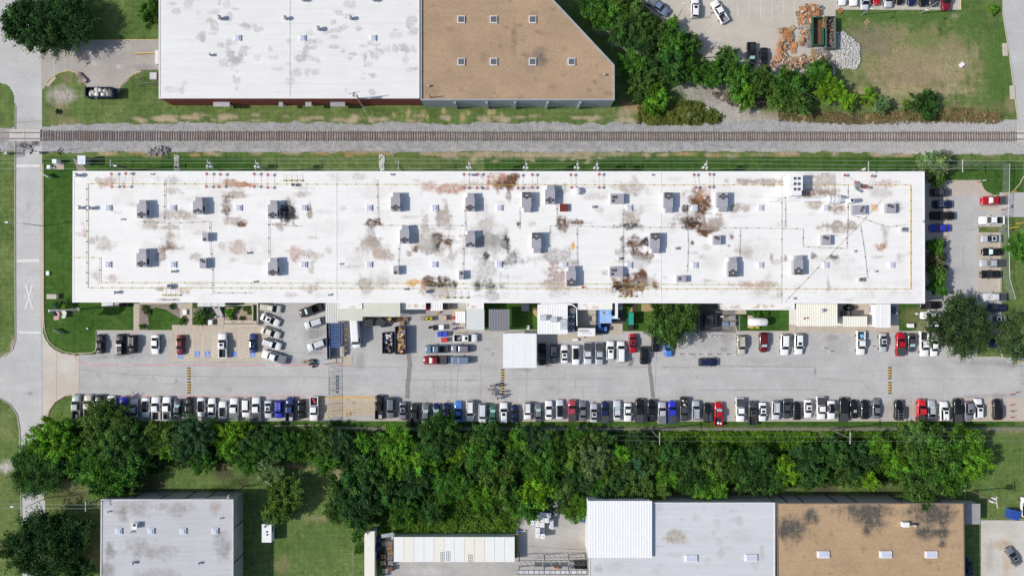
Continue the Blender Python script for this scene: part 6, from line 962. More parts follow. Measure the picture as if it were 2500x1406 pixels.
wire('overhead wire across the lower left road', [(-60, 1228, 9), (207, 1232, 9), (557, 1212, 9)]); wire('second overhead wire across the lower left road', [(-60, 1240, 9), (207, 1241, 9), (557, 1216, 9)]); wire('overhead wire above the tree belt', [(1500, 1062, 10.4), (1611, 1066, 10.4), (2077, 1066, 10.4), (2570, 1062, 10.4)], .009); wire('lower wire above the tree belt', [(1500, 1073, 10.2), (1611, 1077, 10.2), (2077, 1077, 10.2), (2570, 1074, 10.2)], .009); wire('wire from the brick wall pole across the track', [(863, 226, 11), (972, 403, 10)]); wire('wire over the upper right trees', [(1748, 105, 10.2), (2030, 262, 10.4), (2352, 404, 10.4)], .008)
def lamp(px, py, z, ax, ay, label):
    p = P(px, py, z); a = P(ax, ay, z + .4); e = thing('street_lamp', label, 'street lamp', (p.x, p.y, 0)); MB().cyl((p.x, p.y, 0), .11, .07, z, 10).build('pole', m_steel, e); MB().tube([(p.x, p.y, z - .05), tuple(a)], .045, 6).build('arm', m_steel, e); MB().box((a.x, a.y, z + .4), (.75, .36, .16)).build('lamp_head', M('lamp_grey', (.62, .64, .62), .4), e)
lamp(52, 545, 7, 16, 543, 'street lamp arching over the left road'); lamp(64, 1237, 7, 29, 1236, 'street lamp over the road at lower left'); lamp(2287, 787, 6.5, 2287, 795, 'lamp with a curved arm at the edge of the large tree'); lamp(1666, 23, 7, 1668, 10, 'car park lamp beside the white SUV at the top'); lamp(2141, 8, 7, 2128, 22, 'lamp at the top edge in front of the red car'); lamp(2290, 5, 7, 2263, 25, 'lamp at the top edge in front of the dark SUV'); lamp(274, 402, 8, 281, 405, 'small lamp on the pole near the upper left factory corner')
def fence(label, pts, h, step=30, name='chain_link_fence', mat=None, group=None, cat='fence'):
    q = P(*pts[0]); e = thing(name, label, cat, (q.x, q.y, 0), 0, group); mt = mat or m_fence
    for a, b in zip(pts[:-1], pts[1:]):
        n = max(1, int(math.dist(a, b) / step)); rail = MB().tube([P(*a) + Vector((0, 0, h)), P(*b) + Vector((0, 0, h))], .035, 5); rail.build('top_rail', m_steel, e)
        for i in range(n + 1): c = P(a[0] + (b[0] - a[0]) * i / n, a[1] + (b[1] - a[1]) * i / n); MB().cyl((c.x, c.y, 0), .04, .04, h + .05, 6).build('post', m_steel, e)
        for i in range(n):
            c = P(a[0] + (b[0] - a[0]) * i / n, a[1] + (b[1] - a[1]) * i / n); d = P(a[0] + (b[0] - a[0]) * (i + 1) / n, a[1] + (b[1] - a[1]) * (i + 1) / n)
            MB().add([(c.x, c.y, .05), (d.x, d.y, .05), (d.x, d.y, h - .04), (c.x, c.y, h - .04)], [(0, 1, 2, 3)]).build('mesh_panel', mt, e)
fence('long chain-link fence between the parked cars and the tree belt', [(800, 1040), (1030, 1044), (2490, 1042)], 1.9, 34)
fence('chain-link fence along the right-hand lot', [(2330, 404), (2448, 404), (2447, 470)], 2.4, 22); fence('chain-link fence bending along the right lawn', [(2444, 530), (2446, 600), (2448, 680), (2462, 730)], 2.4, 24)
fence('chain-link fence around the dark transformer compound', [(1701, 757), (1701, 808), (1762, 808)], 2.2, 20); fence('chain-link fence around the small gas tank lawn', [(1800, 770), (1800, 808)], 1.8, 20); fence('chain-link fence on the left of the long cream container', [(866, 1330), (866, 1470)], 1.8, 30); fence('low fence around the white rock pen by the brick warehouse', [(388, 172), (351, 174), (351, 206), (388, 208)], 1.4, 12)
m_bs = M('blue_screen', (.03, .05, .13), .8, .1, 1)
fence('dark blue screen fence beside the slanted bays', [(803, 790), (805, 876)], 2.3, 20, 'screen_fence', m_bs)
fence('sliding chain-link gate across the driveway', [(808, 893), (808.5, 968)], 2.3, 14, 'sliding_gate', None, None, 'gate'); fence('chain-link gate tail across the yellow hatching', [(808.5, 968), (809, 1038)], 2.3, 17, 'sliding_gate', None, None, 'gate')
e = [o for o in bpy.data.objects if o.get('label') == 'sliding chain-link gate across the driveway'][0]
for y in (920, 928, 934, 942, 949, 958): c = P(808.2, y); MB().box((c.x - .05, c.y, 1.35), (.04, .5, .62)).build('sign_plate', m_steel, e)
for y0, y1 in ((893, 912), (912, 930), (930, 949), (949, 968)): MB().tube([P(808, y0) + Vector((0, 0, .1)), P(808, y1) + Vector((0, 0, 2.2))], .03, 5).build('brace', m_steel, e)
fence('chain-link gate at the right end of the driveway', [(2488, 893), (2490, 937)], 2.3, 15, 'sliding_gate', None, None, 'gate'); fence('gate of the right-hand lot at the grey road', [(2447, 470), (2445, 530)], 2.3, 20, 'sliding_gate', None, None, 'gate')
# flagpole with two flags
c = P(193, 755); e = thing('flagpole', 'tall white flagpole in the round bed on the lawn', 'flagpole', (c.x, c.y, 0)); MB().cyl((c.x, c.y, 0), .16, .24, 10.6, 12).build('pole', M('bright_white', (.86, .86, .85), .5, .02), e); MB().dome((c.x, c.y, 10.6), .3, .3, 10, 4).build('finial', m_white, e); MB().cyl((c.x, c.y, 0), .4, .35, .3, 14).build('base', m_conc, e)
def flag(label, zt, zb_, w_, cols, canton, dx):
    f = thing('flag', label, 'flag', (c.x, c.y, zb_)); n = 10; mb = MB(); rows = len(cols)
    def pt(u, v): return (dx + .35 * math.sin(u * 5) * u - .2 * u - v * .25, -.12 - u * w_ * .8 - .1 * math.sin(v * 4), (zt - zb_) * (1 - v) - u * w_ * .62 - .15 * math.sin(u * 6))
    for j in range(rows):
        for i in range(n): 
            m_ = cols[j]
            if canton and j < rows * .54 and i < n * .42: m_ = 2
            mb.add([pt(i / n, j / rows), pt(i / n, (j + 1) / rows), pt((i + 1) / n, (j + 1) / rows), pt((i + 1) / n, j / rows)], [(0, 1, 2, 3)], m_)
    mb.build('cloth', [M('flag_red', (.55, .03, .05), .8, transl=.5), M('flag_white', (.85, .85, .85), .8, transl=.5), M('flag_blue', (.02, .03, .12), .8)], f, local=True)
    st = MB()
    if canton:
        for j in range(5):
            for i in range(4): p = Vector(pt((i + .5) / n, (j + .6) / rows * 1.2)); st.box(p + Vector((.03, .0, .04)), (.07, .07, .02))
        st.build('stars', M('flag_white', (.8, .8, .8), .8), f, local=True)
flag('red, white and blue striped flag hanging from the flagpole', 10.0, 7.6, 2.6, [0, 1, 0, 1, 0, 1, 0, 1, 0, 1, 0, 1, 0], True, 0); flag('white flag below the striped flag', 7.4, 5.4, 2.2, [1] * 6, False, .25)
# crossing signal mast
c = P(103, 374); e = thing('crossing_signal', 'railway crossing signal mast with dark round lights and a raised gate', 'signal', (c.x, c.y, 0)); MB().cyl((c.x, c.y, 0), .08, .07, 4.2, 8).build('mast', m_steel, e); MB().box((c.x - .3, c.y, .6), (.8, .5, 1.2)).build('gate_mechanism', m_steel, e)
for dy in (-.75, -.3, .3, .75): MB().cyl((c.x - .1, c.y + dy, 3.0 + abs(dy)), .26, .26, .12, 12, 0, (0.2, 0, 1)).build('signal_light', m_black, e)
MB().box((c.x, c.y, 3.9), (.06, 1.5, .22), 0, tilt=Matrix.Rotation(.7, 3, 'X')).box((c.x + .02, c.y, 3.9), (.06, 1.5, .22), 0, tilt=Matrix.Rotation(-.7, 3, 'X')).build('crossbuck', m_white, e); MB().tube([(c.x - .5, c.y, 1.1), (c.x + .3, c.y + .2, 7.5)], .06, 6).build('gate_arm', m_dark, e)
c = P(22, 376); e = thing('crossing_signal', 'crossing signal mast on the left verge of the road', 'signal', (c.x, c.y, 0)); MB().cyl((c.x, c.y, 0), .08, .07, 4, 8).build('mast', m_steel, e); MB().box((c.x, c.y, .6), (.7, .5, 1.2)).build('gate_mechanism', m_steel, e)
for dy in (-.4, .4): MB().cyl((c.x, c.y + dy, 3.0), .25, .25, .12, 12).build('signal_light', m_black, e)
# lineside boxes, signs, ground boxes
def boxthing(name, label, cat, px, py, w_, d, h, mat, rz=0, col=None, lid=True, grp=None, z0=0):
    p = P(px, py, z0 + h); e = thing(name, label, cat, (p.x, p.y, z0), R(rz), grp); MB().box((0, 0, h / 2), (w_, d, h)).build('body', mat, e, col, local=True)
    if lid: MB().box((0, 0, h + .03), (w_ * 1.04, d * 1.04, .06)).build('lid', mat, e, col, local=True)
    return e
boxthing('electrical_cabinet', 'white electrical cabinet on the pad near the crossing', 'cabinet', 132.5, 394, 1.0, 1.0, 1.7, m_white); boxthing('electrical_cabinet', 'small white pillar box at the kerb near the crossing', 'cabinet', 118, 408, .7, .9, .8, m_white); boxthing('electrical_cabinet', 'low white box beside the cabinet pad', 'cabinet', 128.5, 410, .8, .35, .3, m_white)
flat('cabinet_pad', [(131, 400), (156, 400), (156, 414), (131, 414)], .01, M('pad_tan', (.45, .38, .31), .9), kind='structure')
def sign(label, px, py, w_, h, zc, mat, rz=0, lean=.0):
    p = P(px, py, zc); e = thing('sign', label, 'sign', (p.x, p.y, 0), R(rz)); MB().box((0, 0, zc), (w_, .12, h), 0).build('panel', mat, e, local=True)
    for sx in (-.4, .4): MB().cyl((w_ * sx, 0, 0), .05, .05, zc, 6).build('post', m_steel, e, local=True)
sign('pale angled sign board beside the cabinets near the crossing', 112, 429, 1.9, 1.2, 1.1, m_white, -30); sign('dark green sign board standing on the front lawn', 141, 809, 2.2, 1.0, .8, M('sign_green', (.16, .26, .23), .5), -32); sign('small white sign on a post at the upper right lawn', 2404, 441, .55, .55, 1.6, m_white, 0)
boxthing('ground_box', 'small white ground box on the left lawn', 'utility box', 116, 667, .65, .95, .35, m_white); e = boxthing('transformer_box', 'tan transformer box on the left lawn near the flagpole', 'utility box', 126, 724, 2.3, 1.1, .9, m_conc); boxthing('meter_box', 'white box on the scrubby grass at right', 'utility box', 2225, 795, 1.2, .9, .9, m_white); boxthing('meter_box', 'little white post box on the scrubby grass', 'utility box', 2240, 766, .35, .35, .7, m_white); boxthing('vent_pipe_box', 'white vent box on the small shaded lawn', 'utility box', 1289, 799, .6, .9, .8, m_white); boxthing('ground_lamp', 'white ground lamp on the front lawn above the kerb', 'lamp', 213, 802, .3, .3, .4, m_white); boxthing('bench', 'white bench on the gravel bed', 'bench', 451, 762, .9, 1.2, .45, m_white); boxthing('planter_box', 'white electrical box in the gravel bed by the steps', 'utility box', 513, 787, .9, 1.1, .8, m_white); boxthing('pole_sign', 'blue sign lying against the factory front wall', 'sign', 441, 738.5, 1.3, .25, 1.6, m_obj, 0, (.08, .2, .6)); boxthing('storm_drain', 'concrete storm drain inlet beside the upper right street', 'drain', 2454, 122, 1.1, 3.0, .15, m_conc, 3); boxthing('storm_drain', 'lower storm drain inlet beside the upper right street', 'drain', 2472, 226, 1.1, 3.2, .15, m_conc, 3); boxthing('junction_box', 'white block on the dry field', 'block', 2349, 158, 1.0, .9, .4, m_white, 40)
flat('storm_drain_slab', [(110, 205), (132, 185), (137, 191), (117, 213)], .02, m_walk, kind='structure')
# gas tank
c = P(1851, 786, 1.7); e = thing('gas_tank', 'big white horizontal gas tank on the small lawn', 'tank', (c.x, c.y, 0)); mb = MB(); n = 20; prof = [(-2.45, .0), (-2.4, .35), (-2.2, .75), (-1.85, 1.0), (1.85, 1.0), (2.2, .75), (2.4, .35), (2.45, 0.0)]
for x, r_ in prof:
    for i in range(n): a = 2 * math.pi * i / n; mb.v.append((c.x + x, c.y + max(r_, .02) * math.cos(a), 1.55 + max(r_, .02) * math.sin(a)))
mb.f = [(j * n + i, (j + 1) * n + i, (j + 1) * n + (i + 1) % n, j * n + (i + 1) % n) for j in range(len(prof) - 1) for i in range(n)]; mb.f = [tuple(reversed(f)) for f in mb.f]; mb.m = [0] * len(mb.f); o = mb.build('shell', m_white, e); smooth(o.data)
for x in (-1.4, 1.4): MB().box((c.x + x, c.y, .35), (.3, 1.5, .7)).build('saddle', m_conc, e)
for x in (-1.1, .3): MB().box((c.x + x, c.y - 1.45, .35), (.75, .3, .7)).build('guard', M('guard_yellow', (.7, .5, .02), .6), e)
MB().cyl((c.x + .2, c.y, 2.5), .2, .2, .2, 10).build('hatch', m_white, e)
# bollards
bl = [(1657,865),(1679,865),(1702,865),(1724,865),(1747,865),(1770,865),(1794,865),(1655,850),(1655,835),(1732,820),(1744,820),(1755,820),(1794,819),(1794,835),(1794,850)]
m_bol = M('bollard_white', (.72, .71, .68), .6)
BLW = [f"white bollard, {ORD[i]} from left in the row along the lane" for i in range(7)] + ['white bollard under the feathery tree, lower one', 'white bollard under the feathery tree, upper one'] + [f"white bollard, {w_} of the three at the dark compound" for w_ in ('left', 'middle', 'right')] + [f"white bollard, {w_} of three beside the beige SUV" for w_ in ('upper', 'middle', 'lower')]
def bollard(px, py, label, mat, h=1.15, r=.09, grp='bollards'): p = P(px, py); e = thing('bollard', label, 'bollard', (p.x, p.y, 0), 0, grp); MB().cyl((0, 0, 0), r, r, h, 10).build('post', mat, e, local=True); MB().dome((0, 0, h), r, r * .7, 10, 3).build('cap', mat, e, local=True)
for (x, y), l in zip(bl, BLW): bollard(x, y, l, m_bol)
rb = M('bollard_red', (.5, .04, .04), .6); yb2 = M('bollard_yellow', (.72, .52, .05), .6)
for x, y, m_, l in ((2466, 962, rb, 'red bollard at the right end of the fence-side row, upper left'), (2480, 957, rb, 'red bollard near the right gate, upper right'), (2466, 988, rb, 'red bollard right of the last black SUV'), (2468, 1003, m_black, 'black bollard right of the last black SUV'), (2466, 1018, rb, 'lowest red bollard at the right edge'), (2450, 478, rb, 'red post at the top of the right gate'), (2444, 513, rb, 'red post by the NO PARKING hatching'), (2385, 446, rb, 'red post by the small white sign'), (1333, 893, rb, 'red post at the corner of the big white canopy'), (2008, 850, m_bol, 'white post standing alone near the worn hatching'), (2023, 858, m_bol, 'white stub right of the lone post'), (2125, 846, m_bol, 'white post right of the pickup with the blue bundle')): bollard(x, y, l, m_)
for x, y, l in ((342, 174, 'upper yellow-white pipe post by the rock pen'), (339, 193, 'middle yellow-white pipe post by the rock pen'), (339, 211, 'lower yellow-white pipe post by the rock pen')): bollard(x, y, l, M('pale_yellow', (.7, .66, .45), .6))
for x, y, a, l in ((2466, 470, 10, 'yellow barrier rail beside the top of the right gate'), (2490, 545, 8, 'upper yellow barrier rail by the grey road'), (2472, 556, 8, 'lower yellow barrier rail by the grey road'), (2488, 882, -12, 'yellow barrier rail below the tree at the right edge')):
    p = P(x, y); e = thing('barrier_rail', l, 'barrier', (p.x, p.y, 0), R(a)); MB().tube([(-1.0, 0, .9), (1.0, 0, .9)], .09, 8).build('rail', yb2, e, local=True); [MB().cyl((s_, 0, 0), .09, .09, .9, 8).build('post', yb2, e, local=True) for s_ in (-.9, .9)]
# wheel stops
for x, y, l in ((275, 817, 'left of the two dark SUVs'), (414, 817, 'right of the white sedan'), (482, 818.5, 'in the empty accessible bay'), (571, 818.5, 'right of the white pickup'), (1840, 819, 'right of the beige SUV')):
    p = P(x, y); e = thing('wheel_stop', f"cream concrete wheel stop {l}", 'wheel stop', (p.x, p.y, 0), 0, 'wheel stops'); MB().box((0, 0, .07), (1.8, .18, .13), ty=.6).build('block', M('wheel_stop_cream', (.7, .62, .5), .85), e, local=True); [MB().cyl((s_, 0, .135), .03, .03, .02, 6).build('pin', m_dark, e, local=True) for s_ in (-.6, .6)]
# speed bumps
sb = {m_: MB().add([(-.45, -.17, 0), (-.38, -.17, .04), (0, -.17, .075), (.38, -.17, .04), (.45, -.17, 0), (-.45, .17, 0), (-.38, .17, .04), (0, .17, .075), (.38, .17, .04), (.45, .17, 0)], [(0, 1, 6, 5), (1, 2, 7, 6), (2, 3, 8, 7), (3, 4, 9, 8), (4, 3, 2, 1, 0), (5, 6, 7, 8, 9)]) for m_ in 'yb'}
sb = {k: v.mesh('segment') for k, v in sb.items()}; sb['y'].materials.append(M('bump_yellow', (.62, .44, .14), .8, .2)); sb['b'].materials.append(M('bump_black', (.06, .05, .045), .8, .2))
for x, y, l in ((461, 911.5, 'upper speed bump at left'), (461.5, 945.5, 'lower speed bump at left'), (1227, 915.5, 'speed bump just below the white canopy'), (1227, 948, 'speed bump under the group of people'), (2172.5, 910.5, 'upper speed bump at right'), (2172.5, 946.5, 'lower speed bump at right')):
    p = P(x, y); e = thing('speed_bump', f"black and yellow striped {l}", 'speed bump', (p.x, p.y, .006), 0, 'speed bumps')
    for i in range(9): o = link(bpy.data.objects.new('segment', sb['b' if i % 2 == 0 else 'y']), e); o.location = (0, (i - 4) * .325, 0); o.scale = (1, .95, 1)
# ---------------------------------------------------------------- skips, pallets, yard goods
def skip(label, x0, y0, x1, y1, h, col, name='skip', floor=.35, rz=0, wallmat=None, cat='skip'):
    a = P(x0, y0, h); b = P(x1, y1, h); W, D = b.x - a.x, a.y - b.y; e = thing(name, label, cat, ((a.x + b.x) / 2, (a.y + b.y) / 2, 0), R(rz)); t_ = .12
    for cx_, cy_, sx, sy in ((0, D / 2 - t_ / 2, W, t_), (0, -D / 2 + t_ / 2, W, t_), (W / 2 - t_ / 2, 0, t_, D - 2 * t_), (-W / 2 + t_ / 2, 0, t_, D - 2 * t_)): MB().box((cx_, cy_, h / 2 + .1), (sx, sy, h - .2)).build('side', m_obj, e, col, local=True)
    MB().box((0, 0, floor / 2 + .05), (W - .05, D - .05, floor)).build('floor', M('rusty_floor', (.16, .08, .05), .9, .3), e, local=True); mb = MB()
    n = int(max(W, D) / 1.0)
    for i in range(n):
        for s_ in (-1, 1):
            if W > D: mb.box((-W / 2 + (i + .5) * W / n, s_ * (D / 2 + .05), h * .5), (.1, .1, h * .8))
            else: mb.box((s_ * (W / 2 + .05), -D / 2 + (i + .5) * D / n, h * .5), (.1, .1, h * .8))
    mb.build('ribs', m_obj, e, col, local=True); return e, W, D
def heap(name, label, cat, e0, W, D, z, n, cols, seed, smin=.15, smax=.5, flat_=.3, mat=None):
    rd_ = random.Random(seed); e = thing(name, label, cat, (e0.location.x, e0.location.y, z)); byc = {}
    for i in range(n):
        s_ = rd_.uniform(smin, smax); x = rd_.uniform(-.5, .5) * max(.1, W - s_ * 2); y = rd_.uniform(-.5, .5) * max(.1, D - s_ * 2); c = rd_.choice(cols); rot = Matrix.Rotation(rd_.uniform(-.6, .6), 3, 'X') @ Matrix.Rotation(rd_.uniform(-.6, .6), 3, 'Y')
        byc.setdefault(c, MB()).box((x, y, rd_.uniform(.05, .6)), (s_ * 2, s_ * rd_.uniform(.5, 1.6), s_ * flat_), rd_.uniform(0, 3.1), tilt=rot)
    for c, mb in byc.items(): mb.build('scrap_pieces', mat or m_obj, e, c, local=True)['kind'] = 'stuff'
    return e
e, W, D = skip('dark blue skip heaped with white bags at upper left', 207, 212.5, 274, 236.5, 2.2, (.02, .035, .09))
rd_ = random.Random(5); hb = thing('bag_heap', 'heap of white and grey rubbish bags filling the blue skip', 'rubbish', (e.location.x, e.location.y, .5))
for i in range(46):
    r_ = rd_.uniform(.35, .75); MB().dome((rd_.uniform(-.42, .5) * (W - 1), rd_.uniform(-.5, .5) * (D - 1), rd_.uniform(.6, 1.2)), r_, r_ * rd_.uniform(.6, 1), 9, 4, 0, rd_.uniform(.7, 1.2), rd_.uniform(.7, 1.2)).build('bag', m_obj, hb, rd_.choice([(.72, .71, .7), (.62, .62, .64), (.75, .74, .72), (.42, .36, .31), (.1, .1, .1)]), local=True)
e, W, D = skip('black open skip with silver sheet-metal scrap', 933, 812, 959, 863, 1.6, (.03, .03, .032)); heap('metal_scrap', 'silver sheet metal scrap in the black skip', 'scrap', e, W, D, .4, 26, [(.55, .56, .6), (.7, .7, .72), (.12, .12, .13), (.35, .36, .38)], 3, .2, .7, .2)
e, W, D = skip('long skip crammed with cardboard and broken wood', 964, 797, 990, 865, 2.0, (.06, .07, .14)); heap('cardboard_scrap', 'cardboard and broken wood filling the long skip', 'scrap', e, W, D, 1.0, 95, [(.5, .3, .17), (.42, .25, .14), (.55, .36, .22), (.48, .24, .12), (.1, .08, .08), (.6, .55, .5), (.62, .48, .1), (.12, .15, .25)], 4, .2, .65, .12)
e, W, D = skip('dark green skip half full beside the pallet heap', 1985, 42, 2012, 110, 1.8, (.02, .10, .07)); e, W, D = skip('long green-grey skip full of dark scrap, right of the green skip', 2017, 40, 2041, 118, 1.9, (.10, .14, .12)); heap('dark_scrap', 'dark scrap filling the long skip beside the rocks', 'scrap', e, W, D, .5, 90, [(.10, .09, .085), (.16, .15, .14), (.3, .28, .27), (.22, .1, .06)], 5, .1, .4, .3)
for x, y, w_, d, h, rz, c, l in ((900, 786, 2.1, 1.9, 1.5, -5, (.04, .045, .045), 'dark lidded bin under the edge of the sage canopy'), (930, 787, 2.0, 1.7, 1.5, -35, (.045, .05, .05), 'dark lidded bin standing askew'), (951, 782, 1.7, 1.3, 1.3, 8, (.05, .045, .04), 'open bin with a cardboard box in it'), (1073, 816, 1.0, 1.2, 1.2, 2, (.05, .09, .55), 'left one of two blue bins'), (1086, 816, 1.0, 1.2, 1.2, 2, (.05, .09, .55), 'right one of two blue bins'), (1084.5, 830, 1.4, 1.0, .9, 8, (.55, .05, .07), 'red bin below the two blue bins'), (2478, 1257, 2.4, 2.2, 1.6, -12, (.03, .08, .35), 'blue lidded skip at lower right')):
    e = boxthing('wheeled_bin', l, 'bin', x, y, w_, d, h, m_obj, rz, c); [MB().box((0, d * s_, h + .07), (w_ * .95, .05, .05)).build('lid_rib', m_obj, e, tuple(v * .7 for v in c), local=True) for s_ in (-.2, .2)]
boxthing('cardboard_box', 'tan cardboard box on top of the open bin', 'box', 951, 779, .7, .7, .5, m_wood, 40, (.5, .3, .12), z0=1.3)
boxthing('red_machine', 'dark red press squeezed between two white containers', 'machine', 1045, 748, 1.2, 1.8, 1.8, m_obj, 0, (.2, .01, .03)); boxthing('wooden_crate', 'brown wooden crate right of the white box container', 'crate', 1090, 748, 1.2, 1.5, 1.6, m_wood, 0, (.12, .085, .07)); boxthing('cardboard_box', 'open tan cardboard box on the ground by the crate', 'box', 1069, 762, 1.1, .6, .5, m_wood, 20, (.5, .28, .16))
# pallets
pm = MB()
for i in range(6): pm.box((-.52 + i * .208, 0, .125), (.105, 1.0, .022))
for y in (-.45, 0, .45): pm.box((0, y, .065), (1.16, .08, .095))
for x in (-.5, 0, .5): pm.box((x, 0, .009), (.10, 1.0, .018))
pme = pm.mesh('pallet_boards'); pme.materials.append(m_wood)
WC = {'orange': (.50, .24, .11), 'tan': (.46, .33, .2), 'grey': (.27, .25, .24), 'pale': (.48, .4, .33), 'brown': (.3, .17, .1)}
def pallet(px, py, z, rz, col, label, group, tilt=0, sc=1.0):
    cf = random.uniform(.7, 1.25); z += .1 if 'heap' in (group or '') else 0; p = P(px, py, z); o = mobj('pallet', pme, m_wood, None, tuple(v * cf for v in WC[col])); o.location = (p.x, p.y, z); o.rotation_euler = (R(tilt + (random.uniform(-9, 9) if 'heap' in (group or '') else 0)), R(random.uniform(-9, 9) if 'heap' in (group or '') else 0), R(rz + random.uniform(-8, 8))); o.scale = (sc, sc, sc); tag(o, label, 'pallet', group)
G = 'loose pallets in the heap around the green skip'
def ring(lst, l):
    cnt = {}
    for px, py, z, rz, col, *t_ in sorted(lst): k = cnt[col] = cnt.get(col, 0) + 1; pallet(px, py, z, rz, col, f"{ORD[k - 1]} {col} pallet from left, {l}", G + ', ' + l, t_[0] if t_ else 0, 1.2)
ring([(1962, 26, .01, 15, 'orange'), (1973, 24, .01, 20, 'orange'), (1984, 22, .15, 25, 'orange'), (1992, 20, .3, 28, 'orange'), (1976, 31, .3, 10, 'orange'), (1988, 30, .45, 12, 'orange'), (1998, 30, .3, 14, 'orange')], 'in the loose pile above the green skip')
ring([(1952, 44, .01, 5, 'tan'), (1963, 43, .3, 5, 'orange'), (1974, 43, .3, 3, 'orange'), (1953, 58, .01, 88, 'pale'), (1963, 60, .01, 92, 'pale'), (1973, 62, .15, 95, 'grey'), (1975, 74, .01, 90, 'grey'), (1966, 76, .01, 80, 'pale')], 'leaning along the left side of the green skip')
ring([(1903, 75, .5, 0, 'orange'), (1903, 75, .64, 2, 'tan'), (1925, 78, .3, -5, 'orange'), (1920, 90, .5, 85, 'orange'), (1928, 95, .6, 88, 'orange'), (1932, 104, .01, 90, 'orange'), (1934, 116, .01, 85, 'orange'), (1936, 124, .15, 85, 'orange')], 'in the left-hand row of the heap')
ring([(1903, 110, .9, 60, 'orange'), (1906, 100, .5, 62, 'tan'), (1900, 124, .9, 85, 'orange'), (1908, 136, .4, 80, 'orange'), (1896, 150, .2, 30, 'brown'), (1910, 152, .1, 55, 'pale'), (1925, 156, .1, 10, 'tan'), (1938, 157, .01, 80, 'pale'), (1950, 158, .01, 40, 'grey')], 'at the lower left corner of the heap')
ring([(1940, 145, .01, 0, 'tan'), (1952, 144, .01, 2, 'tan'), (1963, 143, .01, 4, 'tan'), (1978, 142, .3, 25, 'tan'), (1998, 141, .3, 2, 'grey'), (2012, 144, .3, 88, 'grey'), (2014, 156, .01, 88, 'grey'), (2030, 154, .4, 3, 'grey'), (1985, 127, .01, 88, 'tan'), (2003, 124, .15, 5, 'grey'), (2014, 124, .3, 8, 'grey')], 'in the lower row of the heap')
ring([(1955, 96, .7, 10, 'tan'), (1956, 106, .6, 5, 'orange'), (1975, 98, .5, 88, 'grey'), (1973, 110, .6, 10, 'grey')], 'in the stacks between the row and the skip'); ring([(2014, 48, 1.9, 80, 'orange', 25), (2012, 62, 1.8, 82, 'orange', 25)], 'leaning on top of the green skip'); ring([(2051, 27, .01, 40, 'orange')], 'lying on the grass at the kerb')
pallet(850, 1011, .02, 5, 'tan', 'lone tan pallet on the yellow hatching', 'single pallets'); pallet(2116, 55, .02, 35, 'tan', 'lone tan pallet piece on the dry field', 'single pallets')
def pstack(px, py, n, rz, cols, label, group='pallet stacks'):
    h = n * .145
    for i in range(n): pallet(px, py, .01 + i * .145, rz + random.uniform(-4, 4), random.choice(cols), f"{ORD[i]} pallet from the bottom, {label}", group)
pstack(981, 789, 7, 3, ['tan', 'orange'], 'stack at the end of the cardboard skip'); pstack(972, 779, 5, 3, ['brown', 'tan'], 'left stack at the canopy corner'); pstack(990, 779, 5, 3, ['brown', 'tan'], 'right stack at the canopy corner')
for i, (x, y, n, c) in enumerate(((952, 1325, 8, ['grey']), (951, 1337, 9, ['brown']), (953, 1349, 9, ['brown', 'tan']), (952, 1361, 9, ['grey']), (954, 1373, 9, ['grey']), (952, 1388, 9, ['brown']), (935, 1358, 8, ['orange']), (935, 1373, 8, ['tan']), (940, 1392, 7, ['pale']), (938, 1326, 7, ['pale', 'brown']))): pstack(x, y, n, 2, c, f"{ORD[i if i < 6 else i - 6]} {c[0]} stack down the {'right' if i < 6 else 'left'} column by the containers")
ring([(1968, 21, .6, 18, 'orange'), (1980, 17, .5, 30, 'orange'), (1957, 22, .01, 8, 'tan'), (1992, 34, .6, 5, 'orange'), (2003, 22, .2, 60, 'grey')], 'second layer of the pile above the skip')
ring([(1958, 50, .3, 2, 'orange'), (1970, 52, .4, 90, 'pale'), (1960, 68, .3, 87, 'pale'), (1970, 68, .3, 93, 'pale'), (1948, 34, .01, 3, 'tan'), (1978, 86, .3, 92, 'grey'), (1964, 86, .3, 20, 'tan')], 'second layer left of the skip')
ring([(1914, 74, .2, 10, 'orange'), (1914, 84, .3, 50, 'orange'), (1926, 84, .7, 3, 'orange'), (1932, 70, .2, 40, 'tan'), (1938, 110, .1, 90, 'orange'), (1912, 118, .3, 75, 'brown'), (1904, 130, .8, 60, 'orange')], 'second layer of the left-hand row')
ring([(1900, 142, .6, 20, 'orange'), (1912, 144, .3, 70, 'brown'), (1888, 156, .1, 45, 'brown'), (1902, 162, .1, 5, 'pale'), (1918, 164, .1, 30, 'pale'), (1932, 150, .4, 15, 'tan'), (1944, 165, .1, 60, 'pale'), (1958, 162, .1, 5, 'grey'), (1970, 158, .1, 8, 'grey'), (1988, 135, .3, 85, 'tan'), (2022, 137, .1, 40, 'grey'), (2024, 166, .1, 0, 'grey')], 'second layer of the lower row')
